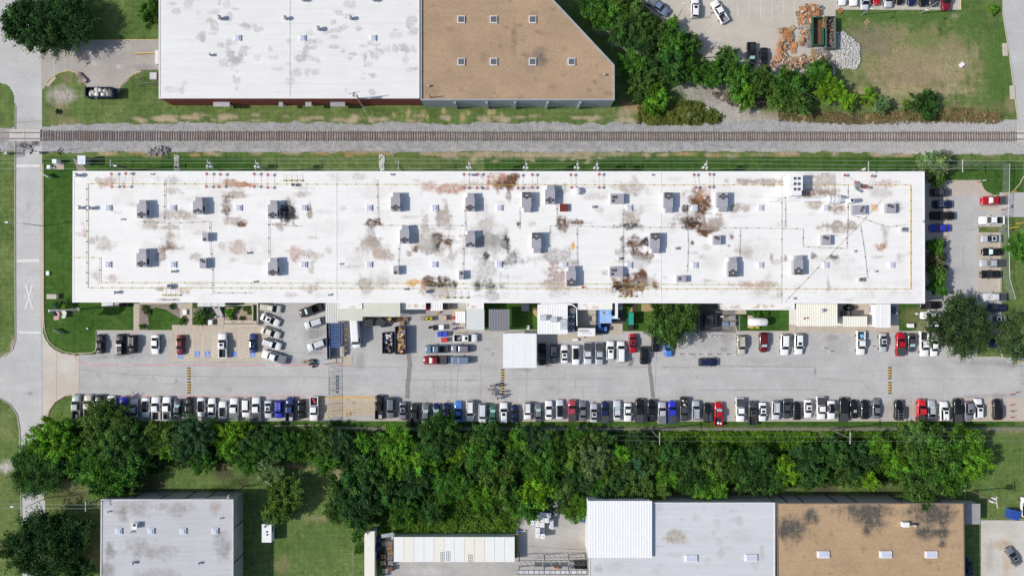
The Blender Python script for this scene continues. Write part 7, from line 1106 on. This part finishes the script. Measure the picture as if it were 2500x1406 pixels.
for x, y, W_, D_, n, l, sd in ((1906, 152, 4.2, 2.4, 60, 'at the lower left of the pallet heap', 1), (1908, 116, 1.8, 4.2, 40, 'under the left row of pallets', 2), (1962, 64, 3.0, 4.5, 40, 'left of the green skip', 3), (1980, 27, 5.0, 2.4, 50, 'under the pallets above the green skip', 4), (1985, 148, 7.0, 2.6, 70, 'along the hedge below the green skip', 5), (1968, 100, 3.0, 2.4, 30, 'between the pallet row and the skip', 6), (1935, 158, 4.0, 2.0, 40, 'at the hedge below the pallets', 7)):
    q = thing('scrap_wood', f"jumbled broken boards {l}", 'scrap wood', P(x, y)); mbs = {}; r3 = random.Random(sd)
    for i in range(n): mbs.setdefault(r3.choice([(.52, .26, .13), (.46, .34, .24), (.6, .47, .38), (.3, .27, .26), (.4, .2, .11)]), MB()).box((r3.uniform(-.5, .5) * W_, r3.uniform(-.5, .5) * D_, r3.uniform(.1, 1.0)), (r3.uniform(.5, 1.3), r3.uniform(.08, .5), .05), r3.uniform(0, 3.1), tilt=Matrix.Rotation(r3.uniform(-.6, .6), 3, 'X') @ Matrix.Rotation(r3.uniform(-.5, .5), 3, 'Y'))
    for c, mb in mbs.items(): mb.build('boards', m_wood, q, c, local=True)['kind'] = 'stuff'
# goods pallet at upper left
for i, (dx, dy) in enumerate(((-6, -6), (0, 0), (6, 6))):
    for k in range(4): pallet(199 + dx, 190 + dy, .01 + k * .145, -42, 'tan' if k < 3 else 'pale', f"{('upper left', 'middle', 'lower right')[i]} pallet of the slanted bundle by the blue skip, layer {ORD[k]} from ground", 'slanted pallet bundle')
pallet(196, 200, .01, -42, 'pale', 'long pale board bundle left of the blue skip', 'single pallets', 0, 1.0)
# containers
m_cont = {0: M('container_white', (.78, .78, .76), .5, .03), 1: M('container_cream', (.78, .75, .66), .5, .03)}
def container(px0, py0, px1, py1, h, label, mt, group='white containers in the row'):
    a = P(px0, py0, h); b = P(px1, py1, h); W, D = b.x - a.x, a.y - b.y; e = thing('shipping_container', label, 'container', ((a.x + b.x) / 2, (a.y + b.y) / 2, 0), 0, group)
    mb = MB().box((0, 0, h / 2), (W - .06, D - .06, h - .02)); 
    for s_ in (-1, 1):
        n = int(W / .28)
        for i in range(n): mb.box((-W / 2 + (i + .5) * W / n, s_ * (D / 2 - .02), h / 2), (W / n * .5, .05, h * .88))
        n = int(D / .28)
        for i in range(n): mb.box((s_ * (W / 2 - .02), -D / 2 + (i + .5) * D / n, h / 2), (.05, D / n * .5, h * .88))
    mb.build('body', mt, e, local=True); rf = MB().box((0, 0, h - .005), (W - .02, D - .02, .03)).build('roof', mt, e, local=True)
    for sx in (-1, 1):
        for sy in (-1, 1): MB().box((sx * (W / 2 - .08), sy * (D / 2 - .08), h / 2 + .01), (.18, .18, h + .03)).build('corner_post', mt, e, local=True)
    MB().box((0, -D / 2 - .02, h / 2), (W * .9, .04, h * .9)).build('door', mt, e, local=True)
for i in range(12):
    x0 = 961.5 + i * 24.6; container(x0, 1310, x0 + 24.3, 1371, 2.6, f"{'cream' if i in (1, 4, 7, 8) else 'white'} container, {ORD[i] if i < 10 else ('eleventh', 'last')[i - 10]} from left in the row of containers", m_cont[1 if i in (1, 4, 7, 8) else 0])
container(889.5, 1296, 914.5, 1418, 2.9, 'long cream container standing lengthwise left of the row', m_cont[1], 'long containers')
p = P(946, 1306, 2.4); e = thing('lean_to', 'grey lean-to roof at the left end of the container row', 'shelter', (p.x, p.y, 0)); MB().box((p.x, p.y, 2.35), (3.0, .9, .08), .15).build('roof', m_steel, e); [MB().cyl((p.x + s_, p.y, 0), .06, .06, 2.3, 6).build('post', m_steel, e) for s_ in (-1.3, 1.3)]
for x, y, l in ((1080, 1358, 'left'), (1094, 1356, 'right'), (1148, 1364, 'small dark')):
    p = P(x, y, 2.62); e = thing('wire_rack', f"{l} grey wire rack lying on the container roofs", 'rack', p); mb = MB()
    for i in range(4): mb.box((0, -1.1 + i * .7, .06), (.9, .06, .06))
    for i in range(3): mb.box((-.42 + i * .42, 0, .05), (.05, 2.2, .05))
    mb.build('frame', m_steel, e, local=True)
# IBC totes and drums in the yard
for i, (x, y, n) in enumerate(((1299, 1275, 1), (1311, 1268, 2), (1324, 1268, 2), (1335, 1270, 2), (1313, 1280, 2), (1324, 1281, 2), (1313, 1294, 2), (1324, 1293, 1), (1313, 1307, 2), (1325, 1309, 2), (1346, 1273, 1), (1346, 1284, 1))):
    for k in range(n):
        p = P(x, y, 1.15 * n); e = thing('liquid_tote', f"white caged liquid tote, {ORD[i] if i < 10 else ('eleventh', 'twelfth')[i - 10]} of the group in the yard, {'upper' if k else 'lower' if n == 2 else 'single'}", 'tote', (p.x, p.y, k * 1.16 + .01), random.uniform(-.05, .05), 'liquid totes'); MB().box((0, 0, .62), (1.02, 1.15, .95)).build('tank', m_white if n > 1 else M('tote_bluish', (.66, .7, .75), .5), e, local=True); MB().box((0, 0, .07), (1.08, 1.2, .14)).build('pallet_base', m_steel, e, local=True); MB().cyl((.1, -.05, 1.1), .1, .1, .05, 8).build('cap', m_dark, e, local=True); mb = MB()
        for s_ in (-1, 1): mb.tube([(s_ * .53, -.6, .3), (s_ * .53, .6, .3)], .015, 4).tube([(s_ * .53, -.6, .8), (s_ * .53, .6, .8)], .015, 4)
        mb.build('cage', m_steel, e, local=True)
def drum(px, py, col, label, h=.9, r=.3, grp=None): p = P(px, py); e = thing('drum', label, 'drum', (p.x, p.y, .01), 0, grp); MB().cyl((0, 0, 0), r, r, h, 14).build('body', m_obj, e, col, local=True); MB().cyl((0, 0, h), r * .9, r * .9, .012, 14).build('lid', m_obj, e, tuple(v * .75 for v in col), local=True); [MB().cyl((0, 0, h * t_), r * 1.04, r * 1.04, .03, 14).build('hoop', m_obj, e, col, local=True) for t_ in (.33, .66)]
for i, (x, y) in enumerate(((1356.5, 1224), (1359, 1231), (1352, 1233))): drum(x, y, (.30, .32, .36), f"grey drum, {('top', 'right', 'left')[i]} one of three in the shade above the totes", .9, .33)
for i, (x, y) in enumerate(((1358, 1242), (1352.5, 1247), (1362, 1249), (1356, 1252))): drum(x, y, (.55, .53, .5) if i % 2 else (.12, .12, .12), f"open steel drum, {ORD[i]} of four below the grey drums", .9, .3)
for i, (x, y) in enumerate(((1370, 1226), (1376, 1229), (1382, 1233), (1379, 1238), (1390, 1246), (1396, 1257))): drum(x, y, (.03, .09, .45), f"blue drum, {ORD[i]} along the bushes in the yard", .9, .32)
drum(1264, 1294, (.08, .2, .55), 'single blue drum on the grass edge of the yard', .9, .32)
for i, (x, y, c) in enumerate(((1049.5, 799, (.03, .03, .03)), (1061, 796, (.02, .02, .025)), (1066.5, 800, (.02, .02, .025)), (1061.5, 803, (.02, .02, .025)))): drum(x, y, c, f"black drum, {ORD[i]} from left above the blue bins", .9, .32)
boxthing('liquid_tote', 'single white tote right of the black drums', 'tote', 1077, 799, 1.15, 1.15, 1.1, m_white); boxthing('paving_stack', 'stack of brown and white boards right of the forklift', 'stack', 1081, 776, 1.7, 1.2, 1.0, m_wood, 0, (.5, .4, .33))
p = P(1396, 1270); e = thing('canopy_sheet', 'white sheet stretched over the totes under the trees', 'sheet', P(1325, 1258)); a = P(1300, 1250, 1.9); b = P(1345, 1263, 1.9); MB().box(((a.x + b.x) / 2, (a.y + b.y) / 2, 1.85), (b.x - a.x, a.y - b.y, .06), -.1).build('sheet', m_white, e); [MB().cyl((x, (a.y + b.y) / 2, 0), .05, .05, 1.82, 6).build('post', m_steel, e) for x in (a.x + .3, b.x - .3)]
# forklifts
def forklift(px, py, rz, col, label):
    p = P(px, py, .8); e = thing('forklift', label, 'forklift', (p.x, p.y, .01), R(rz)); MB().box((-.3, 0, .62), (1.5, 1.0, .7), tx=.92, ty=.9).build('body', m_obj, e, col, local=True); MB().box((-.95, 0, .7), (.35, 1.02, .9)).build('counterweight', m_obj, e, col, local=True); mb = MB()
    for sx in (-.8, .25):
        for sy in (-.42, .42): mb.tube([(sx, sy, .9), (sx * .9, sy, 2.05)], .035, 5)
    for sx in (-.72, .22): mb.box((sx, 0, 2.06), (.07, .95, .06))
    for sy in (-.42, .42): mb.box((-.25, sy, 2.06), (1.0, .07, .06))
    mb.build('overhead_guard', m_obj, e, (.55, .5, .08), local=True); MB().box((.55, .3, 1.1), (.1, .1, 2.1)).box((.55, -.3, 1.1), (.1, .1, 2.1)).box((.55, 0, 1.9), (.08, .6, .1)).build('mast', m_dark, e, local=True); MB().box((-.25, 0, 1.02), (.5, .5, .12)).build('seat', m_black, e, local=True)
    for sy in (-.25, .25): MB().box((1.15, sy, .12), (1.1, .12, .04)).build('fork', m_dark, e, local=True)
    for sx, r_ in ((.35, .3), (-.75, .24)):
        for sy in (-.45, .45): MB().cyl((sx, sy - .09, r_), r_, r_, .18, 12, 0, (0, 1, 0)).build('wheel', m_black, e, local=True)
forklift(1044, 777.5, 180, (.6, .5, .05), 'yellow forklift facing left in the service yard')
# blue conveyor rack and dock ramp
e = thing('blue_rack', 'tall blue steel rack with many white rungs below the dock canopy', 'rack', (P(818, 818).x, P(818, 818).y, 0)); m_blu = M('rack_blue', (.03, .10, .42), .5)
for i in range(11): a = P(807.5 + i * .2, 790 + i * 5.6, 2.4); b = P(830.5, 790 + i * 5.6, 2.4); MB().box(((a.x + b.x) / 2, a.y, 2.36), (b.x - a.x, .12, .1)).build('rung', M('rung_blue', (.2, .33, .68), .5), e)
for i in range(11):
    for x in (808, 830): c = P(x, 790 + i * 5.6, 2.4); MB().cyl((c.x, c.y, 0), .07, .07, 2.4, 6).build('upright', m_blu, e)
for x in (808, 830): a = P(x, 790, 2.4); b = P(x, 846, 2.4); MB().box((a.x, (a.y + b.y) / 2, 1.3), (.08, a.y - b.y, .5)).build('side_rail', m_blu, e)
e = thing('dock_ramp', 'raised grey dock ramp edge with yellow hooks beside the cargo van', 'ramp', (P(842, 825).x, P(842, 825).y, 0)); a = P(838, 783); b = P(843, 866); MB().box(((a.x + b.x) / 2, (a.y + b.y) / 2, .5), (b.x - a.x, a.y - b.y, 1.0)).build('wall', M('ramp_grey', (.3, .29, .29), .9), e)
for i in range(5): c = P(845.5, 803 + i * 13); MB().box((c.x, c.y, .75), (.45, .2, .3)).build('hook', yb2, e)
a = P(831, 846); b = P(841, 870); MB().box(((a.x + b.x) / 2, (a.y + b.y) / 2, .2), (b.x - a.x, a.y - b.y, .4)).build('landing', m_walk, e)
e = thing('turnstile', 'grey steel turnstile cage at the gate end', 'turnstile', (P(797, 884).x, P(797, 884).y, 0))
for i in range(7): c = P(790 + i * 2.2, 878, 2.2); MB().cyl((c.x, c.y, 0), .035, .035, 2.2, 6).build('bar', m_steel, e); c = P(790 + i * 2.2, 890, 2.2); MB().cyl((c.x, c.y, 0), .035, .035, 2.2, 6).build('bar', m_steel, e)
a = P(789, 876, 2.25); b = P(804, 891, 2.25); MB().box(((a.x + b.x) / 2, a.y, 2.25), (b.x - a.x, .1, .1)).box(((a.x + b.x) / 2, b.y, 2.25), (b.x - a.x, .1, .1)).box((a.x, (a.y + b.y) / 2, 2.25), (.1, a.y - b.y, .1)).box((b.x, (a.y + b.y) / 2, 2.25), (.1, a.y - b.y, .1)).build('frame', m_steel, e)
for i, (x, y, c, l) in enumerate(((752, 880, (.55, .16, .03), 'orange'), (762, 884, (.02, .14, .05), 'green'), (768, 888, (.03, .03, .03), 'black'))):
    p = P(x, y); e = thing('motorcycle', f"{l} motorcycle in the group at the turnstile", 'motorcycle', (p.x, p.y, .01), R(20 + 25 * i), 'motorcycles by the gate'); MB().box((0, 0, .75), (.7, .32, .3), tx=.7).build('fuel_tank', m_obj, e, c, local=True); MB().box((-.5, 0, .78), (.6, .28, .12)).build('seat', m_black, e, local=True); MB().tube([(.45, -.36, 1.0), (.5, 0, 1.03), (.45, .36, 1.0)], .025, 5).build('handlebar', m_steel, e, local=True); MB().tube([(.5, 0, 1.0), (.78, 0, .32)], .04, 5).build('fork', m_steel, e, local=True); MB().box((0, 0, .42), (.6, .3, .4)).build('engine', m_dark, e, local=True)
    for sx in (.78, -.72): MB().cyl((sx, -.06, .32), .32, .32, .12, 14, 0, (0, 1, 0)).build('wheel', m_black, e, local=True)
# machines near the plant building
def wbox(e, nm, x0, y0, x1, y1, z0, z1, mat, col=None, tx=1, ty=1): a = P(x0, y0, z1); b = P(x1, y1, z1); return MB().box(((a.x + b.x) / 2, (a.y + b.y) / 2, (z0 + z1) / 2), (abs(b.x - a.x), abs(a.y - b.y), z1 - z0), tx=tx, ty=ty).build(nm, mat, e, col)
e = thing('blue_filter_machine', 'light blue dust filter machine with hopper and pipes', 'machine', (P(1480, 778).x, P(1480, 778).y, 0)); LB = (.32, .50, .78); DBl = (.05, .13, .36)
wbox(e, 'housing', 1466, 757, 1493, 789, 0, 3.6, m_obj, LB); wbox(e, 'top_hatch', 1486, 760, 1492, 767, 3.6, 3.75, m_obj, (.2, .36, .66)); wbox(e, 'outlet_duct', 1481, 771, 1502, 778.5, 3.2, 4.0, m_obj, (.36, .52, .76)); wbox(e, 'inlet_leg', 1462, 757, 1467, 800, 0, 2.4, m_obj, DBl); wbox(e, 'hopper', 1474, 797, 1485, 809, 0, 1.6, m_obj, (.08, .18, .5), .4, .8); wbox(e, 'motor', 1460, 799, 1471, 806, .2, 1.4, m_obj, DBl)
for i in range(5): wbox(e, 'rib', 1466.5, 760 + i * 6, 1480, 760.6 + i * 6, 3.6, 3.66, m_obj, (.2, .36, .66))
wbox(e, 'rust_patch', 1473, 760, 1477, 767, 3.6, 3.63, M('rust_brown', (.3, .13, .05), .9))
e = thing('white_duct', 'tall white vertical duct dropping from the factory wall at the blue machine', 'duct', (P(1505, 760).x, P(1505, 760).y, 0)); wbox(e, 'duct', 1502.5, 740, 1508.5, 778, 4.0, 4.6, m_white); c = P(1505, 776); MB().cyl((c.x, c.y, 0), .25, .25, 4, 10).build('support', m_steel, e)
e = thing('white_pipework', 'white pipes bending round the plant building and the domed tank', 'pipes', (P(1405, 745).x, P(1405, 745).y, 0)); [MB().tube([P(*q, 4.6) for q in pts], .14, 8).build('pipe', m_white, e) for pts in ([(1322, 741), (1395, 742), (1403, 748), (1408, 752), (1409, 795)], [(1386, 744), (1399, 744), (1405, 750)])]; [MB().cyl((P(1409, y, 4.6).x, P(1409, y, 4.6).y, 0), .06, .06, 4.6, 6).build('support', m_steel, e) for y in (755, 775, 794)]
e = thing('hopper_trailer', 'white open-topped hopper trailer standing on legs', 'trailer', (P(1433, 810).x, P(1433, 810).y, 0)); wbox(e, 'body', 1412, 801, 1453, 821, 1.0, 2.9, m_white); wbox(e, 'opening', 1416, 797, 1450, 801, .9, 2.7, m_dark); wbox(e, 'top_slot', 1420, 812.5, 1444, 813.2, 2.9, 2.93, m_dark); wbox(e, 'top_tube', 1414, 806, 1436, 809, 2.9, 3.1, m_steel); [MB().cyl((P(x, y).x, P(x, y).y, 0), .08, .08, 1.0, 6).build('leg', m_steel, e) for x in (1416, 1448) for y in (801, 818)]
e = thing('green_trailer', 'teal green covered trailer parked beside the driveway', 'trailer', (P(1540, 783).x, P(1540, 783).y, 0)); wbox(e, 'box', 1535, 763, 1547, 793, .5, 2.4, m_obj, (.03, .33, .24)); wbox(e, 'painted_side_shade', 1531.5, 764, 1534, 792, .5, 2.2, m_obj, (.02, .08, .07)); wbox(e, 'drawbar', 1535, 794, 1546, 806, .5, 1.3, m_dark); [MB().cyl((P(x, 778).x, P(x, 778).y, .35), .35, .35, .2, 12, 0, (1, 0, 0)).build('wheel', m_black, e) for x in (1531, 1546)]  # darker green slab paints a shaded side onto the trailer box
e = thing('compound_transformer', 'black transformer in the fenced dark compound', 'transformer', (P(1732, 785).x, P(1732, 785).y, 0)); wbox(e, 'tank', 1722, 768, 1742, 800, 0, 2.2, m_dark); [wbox(e, 'radiator_fin', 1743, 770 + i * 7, 1749, 773 + i * 7, .3, 1.8, M('fin_grey', (.09, .09, .095), .6)) for i in range(4)]; [MB().cyl((P(1728 + i * 5, 775, 2.2).x, P(1728 + i * 5, 775, 2.2).y, 2.2), .12, .07, .6, 8).build('bushing', m_steel, e) for i in range(3)]
for x, y, w_, d, h, c, l in ((1772, 791, 1.3, 1.0, 1.1, (.16, .24, .34), 'blue-grey control box by the compound fence'), (1789, 776, 1.2, 1.1, 1.2, (.3, .28, .28), 'grey-brown box, upper of two right of the compound'), (1789, 791, 1.2, 1.1, 1.2, (.3, .28, .28), 'grey-brown box, lower of two right of the compound'), (1765, 773, .35, .35, 1.8, (.75, .75, .75), 'white post box at the compound corner'), (2068, 765, 2.0, 1.2, 1.3, (.12, .12, .13), 'dark metal box, left of two behind the cream container'), (2088, 765, 2.4, 1.2, 1.3, (.11, .11, .12), 'dark metal box, right of two behind the cream container'), (2130, 755, 1.5, 1.5, .8, (.36, .36, .40), 'grey box against the tall white container'), (2181, 757, 1.2, 1.4, 1.2, (.05, .09, .16), 'dark blue box right of the tall white container'), (2188, 765, .5, .5, 1.0, (.4, .4, .38), 'small grey pedestal at the corner of the scrubby grass'), (1421, 822, .9, .5, .5, (.5, .45, .4), 'tan box lying behind the parked white cars'), (1405, 829, 1.2, .6, .6, (.75, .74, .72), 'white box on the kerb behind the pickups'), (1131, 793, .9, .9, 1.0, (.45, .43, .4), 'tan pump box by the blue pipes'), (1106, 776, .6, .8, .9, (.45, .06, .07), 'red pump on the pad left of the ribbed hut'), (1282, 750, 1.8, 1.8, 2.2, (.05, .06, .08), 'dark box unit in the shade by the factory wall'), (2463, 504, 1.0, .8, 1.2, (.5, .5, .5), 'grey gate motor box at the right gate'), (2449, 562, .8, .7, 1.0, (.2, .2, .2), 'dark gate box near the grass island'), (383, 140, .8, 3.2, 2.6, (.74, .73, .72), 'white dock shelter on the left wall of the white warehouse'), (374, 186, 1.6, 1.6, 1.2, (.55, .56, .57), 'steel compressor in the pen by the brick warehouse')):
    boxthing('equipment_box', l, 'equipment', x, y, w_, d, h, m_obj, 0, c)
e = thing('blue_pipework', 'bright blue pipe manifold on the tan pad', 'pipes', (P(1112, 795).x, P(1112, 795).y, 0)); m_bp = M('pipe_blue', (.04, .06, .40), .5)
for pts in ([(1105, 789), (1112, 789), (1112, 794)], [(1105, 806), (1110, 801), (1124, 801)], [(1106, 799), (1110, 801)], [(1105, 794), (1110, 791)]): MB().tube([P(*q, .7) for q in pts], .13, 8).build('pipe', m_bp, e)
for x, y in ((1106, 790), (1106, 804), (1123, 801)): c = P(x, y); MB().cyl((c.x, c.y, 0), .1, .1, .7, 8).build('support', m_bp, e)
e = thing('tarp_heap', 'crumpled black tarpaulin heap by the factory wall', 'tarpaulin', (P(2072, 751).x, P(2072, 751).y, 0)); mb = MB(); rd_ = random.Random(9); n = 14; c = P(2072, 751)
for j in range(5):
    for i in range(n): a = 2 * math.pi * i / n; r_ = (1.5 - j * .32) * rd_.uniform(.8, 1.15); mb.v.append((c.x + r_ * math.cos(a), c.y + r_ * .65 * math.sin(a), [0, .9, 1.4, 1.7, 1.85][j] + rd_.uniform(-.1, .1)))
mb.f = [(j * n + i, j * n + (i + 1) % n, (j + 1) * n + (i + 1) % n, (j + 1) * n + i) for j in range(4) for i in range(n)] + [tuple(4 * n + i for i in range(n))]; mb.m = [0] * len(mb.f); mb.build('tarp', M('tarp_black', (.02, .021, .023), .45, .2, 2), e)
# red valve post on the workshop roof
c = P(1961, 777, 4.6); e = thing('red_valve_post', 'red valve wheel on a post on the corrugated workshop', 'valve', (c.x, c.y, 4.65)); MB().cyl((c.x, c.y, 4.65), .05, .05, .9, 6).build('post', m_vred, e); MB().cyl((c.x, c.y, 5.5), .26, .26, .06, 12).build('wheel', m_vred, e)
# caravan
p = P(651, 1301, 2.4); e = thing('caravan', 'white caravan trailer parked on the lawn by the grey building', 'caravan', (p.x, p.y, 0)); MB().box((0, 0, 1.5), (2.4, 4.6, 1.9), tx=.96, ty=.95).build('body', m_white, e, local=True)
for x, y in ((-.35, 1.6), (.1, .4), (.15, -.3)): MB().box((x, y, 2.5), (.36, .36, .12)).build('roof_hatch', m_dark, e, local=True)
MB().tube([(-.5, -2.3, .5), (0, -3.3, .5), (.5, -2.3, .5)], .06, 6).build('drawbar', m_steel, e, local=True); [MB().cyl((s_, .2, .33), .33, .33, .2, 12, 0, (1, 0, 0)).build('wheel', m_black, e, local=True) for s_ in (-1.2, 1.0)]; MB().box((1.2, .8, 1.6), (.04, 1.2, .6)).build('window', m_glass, e, local=True); MB().cyl((0, -3.1, .3), .18, .18, .5, 10).build('gas_bottle', m_dark, e, local=True)
# steel conveyor truss in the lower yard
e = thing('conveyor_truss', 'long steel conveyor bridge crossing the lower yard', 'conveyor', (P(1345, 1395).x, P(1345, 1395).y, 0)); z_ = 3.6; mb = MB()
for y in (1366, 1378, 1391, 1401): mb.tube([P(1262, y + (2 if y < 1380 else 0), z_), P(1436, y, z_)], .07, 5)
for i in range(14):
    x = 1264 + i * 13; mb.tube([P(x, 1367, z_), P(x + 13, 1378, z_)], .05, 4); mb.tube([P(x, 1391, z_), P(x, 1401, z_)], .05, 4)
mb.build('truss', M('truss_dark', (.10, .10, .11), .6), e); 
for i in range(8): wbox(e, 'belt_panel', 1263 + i * 21.5, 1392, 1263 + i * 21.5 + 18, 1400, z_ - .1, z_ - .03, M('belt_pale', (.58, .58, .62), .6))
for x in (1268, 1330, 1390, 1432):
    for y in (1368, 1398): c = P(x, y, z_); MB().cyl((c.x, c.y, 0), .1, .1, z_, 6).build('leg', m_dark, e)
e = thing('yard_machine', 'black engine unit with a grey box beside the conveyor', 'machine', (P(1405, 1378).x, P(1405, 1378).y, 0)); wbox(e, 'engine', 1403, 1372, 1428, 1388, 0, 1.5, m_dark); wbox(e, 'control_box', 1391, 1372, 1402, 1387, 0, 1.4, m_steel); [MB().cyl((P(1424 + i * 6, 1386, .5).x, P(1424 + i * 6, 1386, .5).y, .3), .3, .3, .2, 12).build('wheel', m_black, e) for i in range(2)]
boxthing('wooden_crate', 'small tan crate beside the conveyor in the lower yard', 'crate', 1359, 1386, 1.2, .8, .6, m_wood, 0, (.5, .3, .2)); boxthing('yard_cart', 'black cart with a load standing in the lower yard', 'cart', 1406, 1272, 1.0, 1.2, .9, m_dark, 20); boxthing('yard_cart', 'blue bench at the wall of the corrugated annex', 'bench', 1428, 1273, 1.4, .6, .7, m_obj, -20, (.06, .08, .3)); boxthing('wooden_crate', 'reddish crate under the bushes at the annex wall', 'crate', 1425, 1257, 1.2, .7, .6, m_obj, 5, (.4, .12, .1))
e = thing('yellow_stair', 'yellow-brown stair frame at the right end of the container row', 'stairs', (P(1263, 1330).x, P(1263, 1330).y, 0)); [wbox(e, 'tread', 1258.5, 1302 + i * 8, 1266, 1305 + i * 8, 1.9 - i * .25, 2.0 - i * .25, M('stair_yellow', (.3, .24, .06), .7)) for i in range(7)]; [wbox(e, 'stringer', x, 1301, x + .8, 1358, .2, .35, MATS['stair_yellow']) for x in (1258, 1266)]
wbox(thing('grey_mat', 'flat grey mat lying in the driveway by the white pickup', 'mat', P(2113, 816)), 'mat', 2108, 809, 2122, 822, .006, .03, M('mat_grey', (.30, .31, .36), .8))

# ---------------------------------------------------------------- people
def person_mesh(name, phase, mats):
    pts = [((0, 0, .98), .15), ((0, 0, 1.15), .14), ((.02, 0, 1.36), .17), ((.02, 0, 1.48), .07), ((.05, 0, 1.60), .10), ((.05, 0, 1.72), .095)]; ed = [(0, 1), (1, 2), (2, 3), (3, 4), (4, 5)]
    for s_, f in ((-1, phase), (1, -phase)):
        b = len(pts); pts += [((0, .1 * s_, .92), .10), ((.16 * f, .11 * s_, .52), .075), ((.20 * f - .08, .11 * s_, .10), .05), ((.20 * f + .1, .11 * s_, .05), .045)]; ed += [(0, b), (b, b + 1), (b + 1, b + 2), (b + 2, b + 3)]
        b = len(pts); pts += [((.02, .21 * s_, 1.40), .065), ((-.10 * f, .26 * s_, 1.14), .05), ((-.16 * f + .1, .26 * s_, .90), .038), ((-.16 * f + .14, .26 * s_, .82), .04)]; ed += [(2, b), (b, b + 1), (b + 1, b + 2), (b + 2, b + 3)]
        for k in range(5): b2 = len(pts); q = pts[b + 3][0]; pts += [((q[0] + .03 + (.02 if k else .045), q[1] + (k - 2) * .016, q[2] - .05 - .01 * (k % 3)), .011), ((q[0] + .045, q[1] + (k - 2) * .018, q[2] - .09 - .01 * (k % 3)), .009)]; ed += [(b + 3, b2), (b2, b2 + 1)]
    me = bpy.data.meshes.new(name); me.from_pydata([p for p, _ in pts], ed, []); o = bpy.data.objects.new(name, me); COL.objects.link(o); md = o.modifiers.new('Skin', 'SKIN'); md.use_smooth_shade = True
    for i, (_, r_) in enumerate(pts): me.skin_vertices[0].data[i].radius = (r_ * (.75 if i in (1, 2) else 1), r_); me.skin_vertices[0].data[i].use_root = (i == 0)
    sbd = o.modifiers.new('Sub', 'SUBSURF'); sbd.levels = 1; sbd.render_levels = 1; dg = bpy.context.evaluated_depsgraph_get(); r = bpy.data.meshes.new_from_object(o.evaluated_get(dg)); bpy.data.objects.remove(o)
    return r
hm = M('hair_dark', (.03, .022, .018), .8); skin = M('skin', (.42, .26, .19), .6)
pmesh = {}
for i, (x, y, shirt, pants, cap, l, f) in enumerate(((1198.5, 942, (.55, .04, .07), (.03, .03, .05), None, 'person in a red shirt walking at the upper left of the group', 1), (1209, 938.5, (.75, .75, .75), (.03, .035, .06), None, 'person in a white shirt at the top of the group', -1), (1205, 945, (.72, .72, .72), (.05, .05, .05), None, 'person in a white shirt beside the red shirt', 1), (1217.5, 942, (.05, .06, .10), (.03, .03, .04), (.75, .75, .75), 'person in dark clothes and a white cap inside the group', -1), (1193, 952, (.12, .11, .10), (.04, .04, .05), (.72, .55, .12), 'person in a yellow cap at the far left of the group', 1), (1203, 956, (.74, .74, .74), (.03, .03, .05), None, 'person in a white shirt at left centre of the group', -1), (1201, 962, (.74, .74, .73), (.05, .05, .06), None, 'person in a white shirt lowest on the left', 1), (1211, 965, (.04, .05, .09), (.03, .03, .04), None, 'person in dark clothes in the lower middle of the group', -1), (1229, 965, (.58, .04, .08), (.06, .07, .12), None, 'person in a red shirt at the lower right of the group', 1), (1223, 970, (.7, .72, .7), (.04, .04, .04), None, 'person in a pale shirt beside the lower red shirt', -1), (1214.5, 973, (.06, .055, .06), (.04, .035, .035), None, 'person in black walking at the bottom of the group', 1), (1227, 957, (.35, .26, .18), (.1, .08, .07), None, 'person in tan clothes near the striped bump', -1))):
    if f not in pmesh: pmesh[f] = person_mesh('person_body', .9 * f, None)
    me = pmesh[f].copy(); 
    cen = [p.center.copy() for p in me.polygons]; idx = []
    for c_ in cen:
        if c_.z > 1.48: idx.append(2)
        elif abs(c_.y) > .2 and c_.z < 1.2: idx.append(2)
        elif c_.z > .95: idx.append(0)
        elif c_.z > .1: idx.append(1)
        else: idx.append(3)
    me.materials.clear(); [me.materials.append(m_) for m_ in (M(f'shirt_{i}', shirt, .85), M(f'trousers_{i}', pants, .85), skin, m_black)]; me.polygons.foreach_set('material_index', idx); me.polygons.foreach_set('use_smooth', [True] * len(idx))
    p = P(x, y, .9); o = bpy.data.objects.new('person', me); link(o); o.location = (p.x, p.y, .008); o.rotation_euler = (0, 0, R(random.choice([0, 15, -20, 170, 190]))); tag(o, l, 'person', 'people walking across the lane')
    h_ = MB().dome((.04, 0, 1.68), .112, .13, 12, 4)
    if cap: h_.cyl((.09, 0, 1.68), .14, .14, .015, 12)
    h_.build('hair' if not cap else 'cap', M(f'cap_{i}', cap, .7) if cap else hm, o, local=True); n_ = MB().box((.15, 0, 1.63), (.03, .03, .04), tx=.6).build('nose', skin, o, local=True)
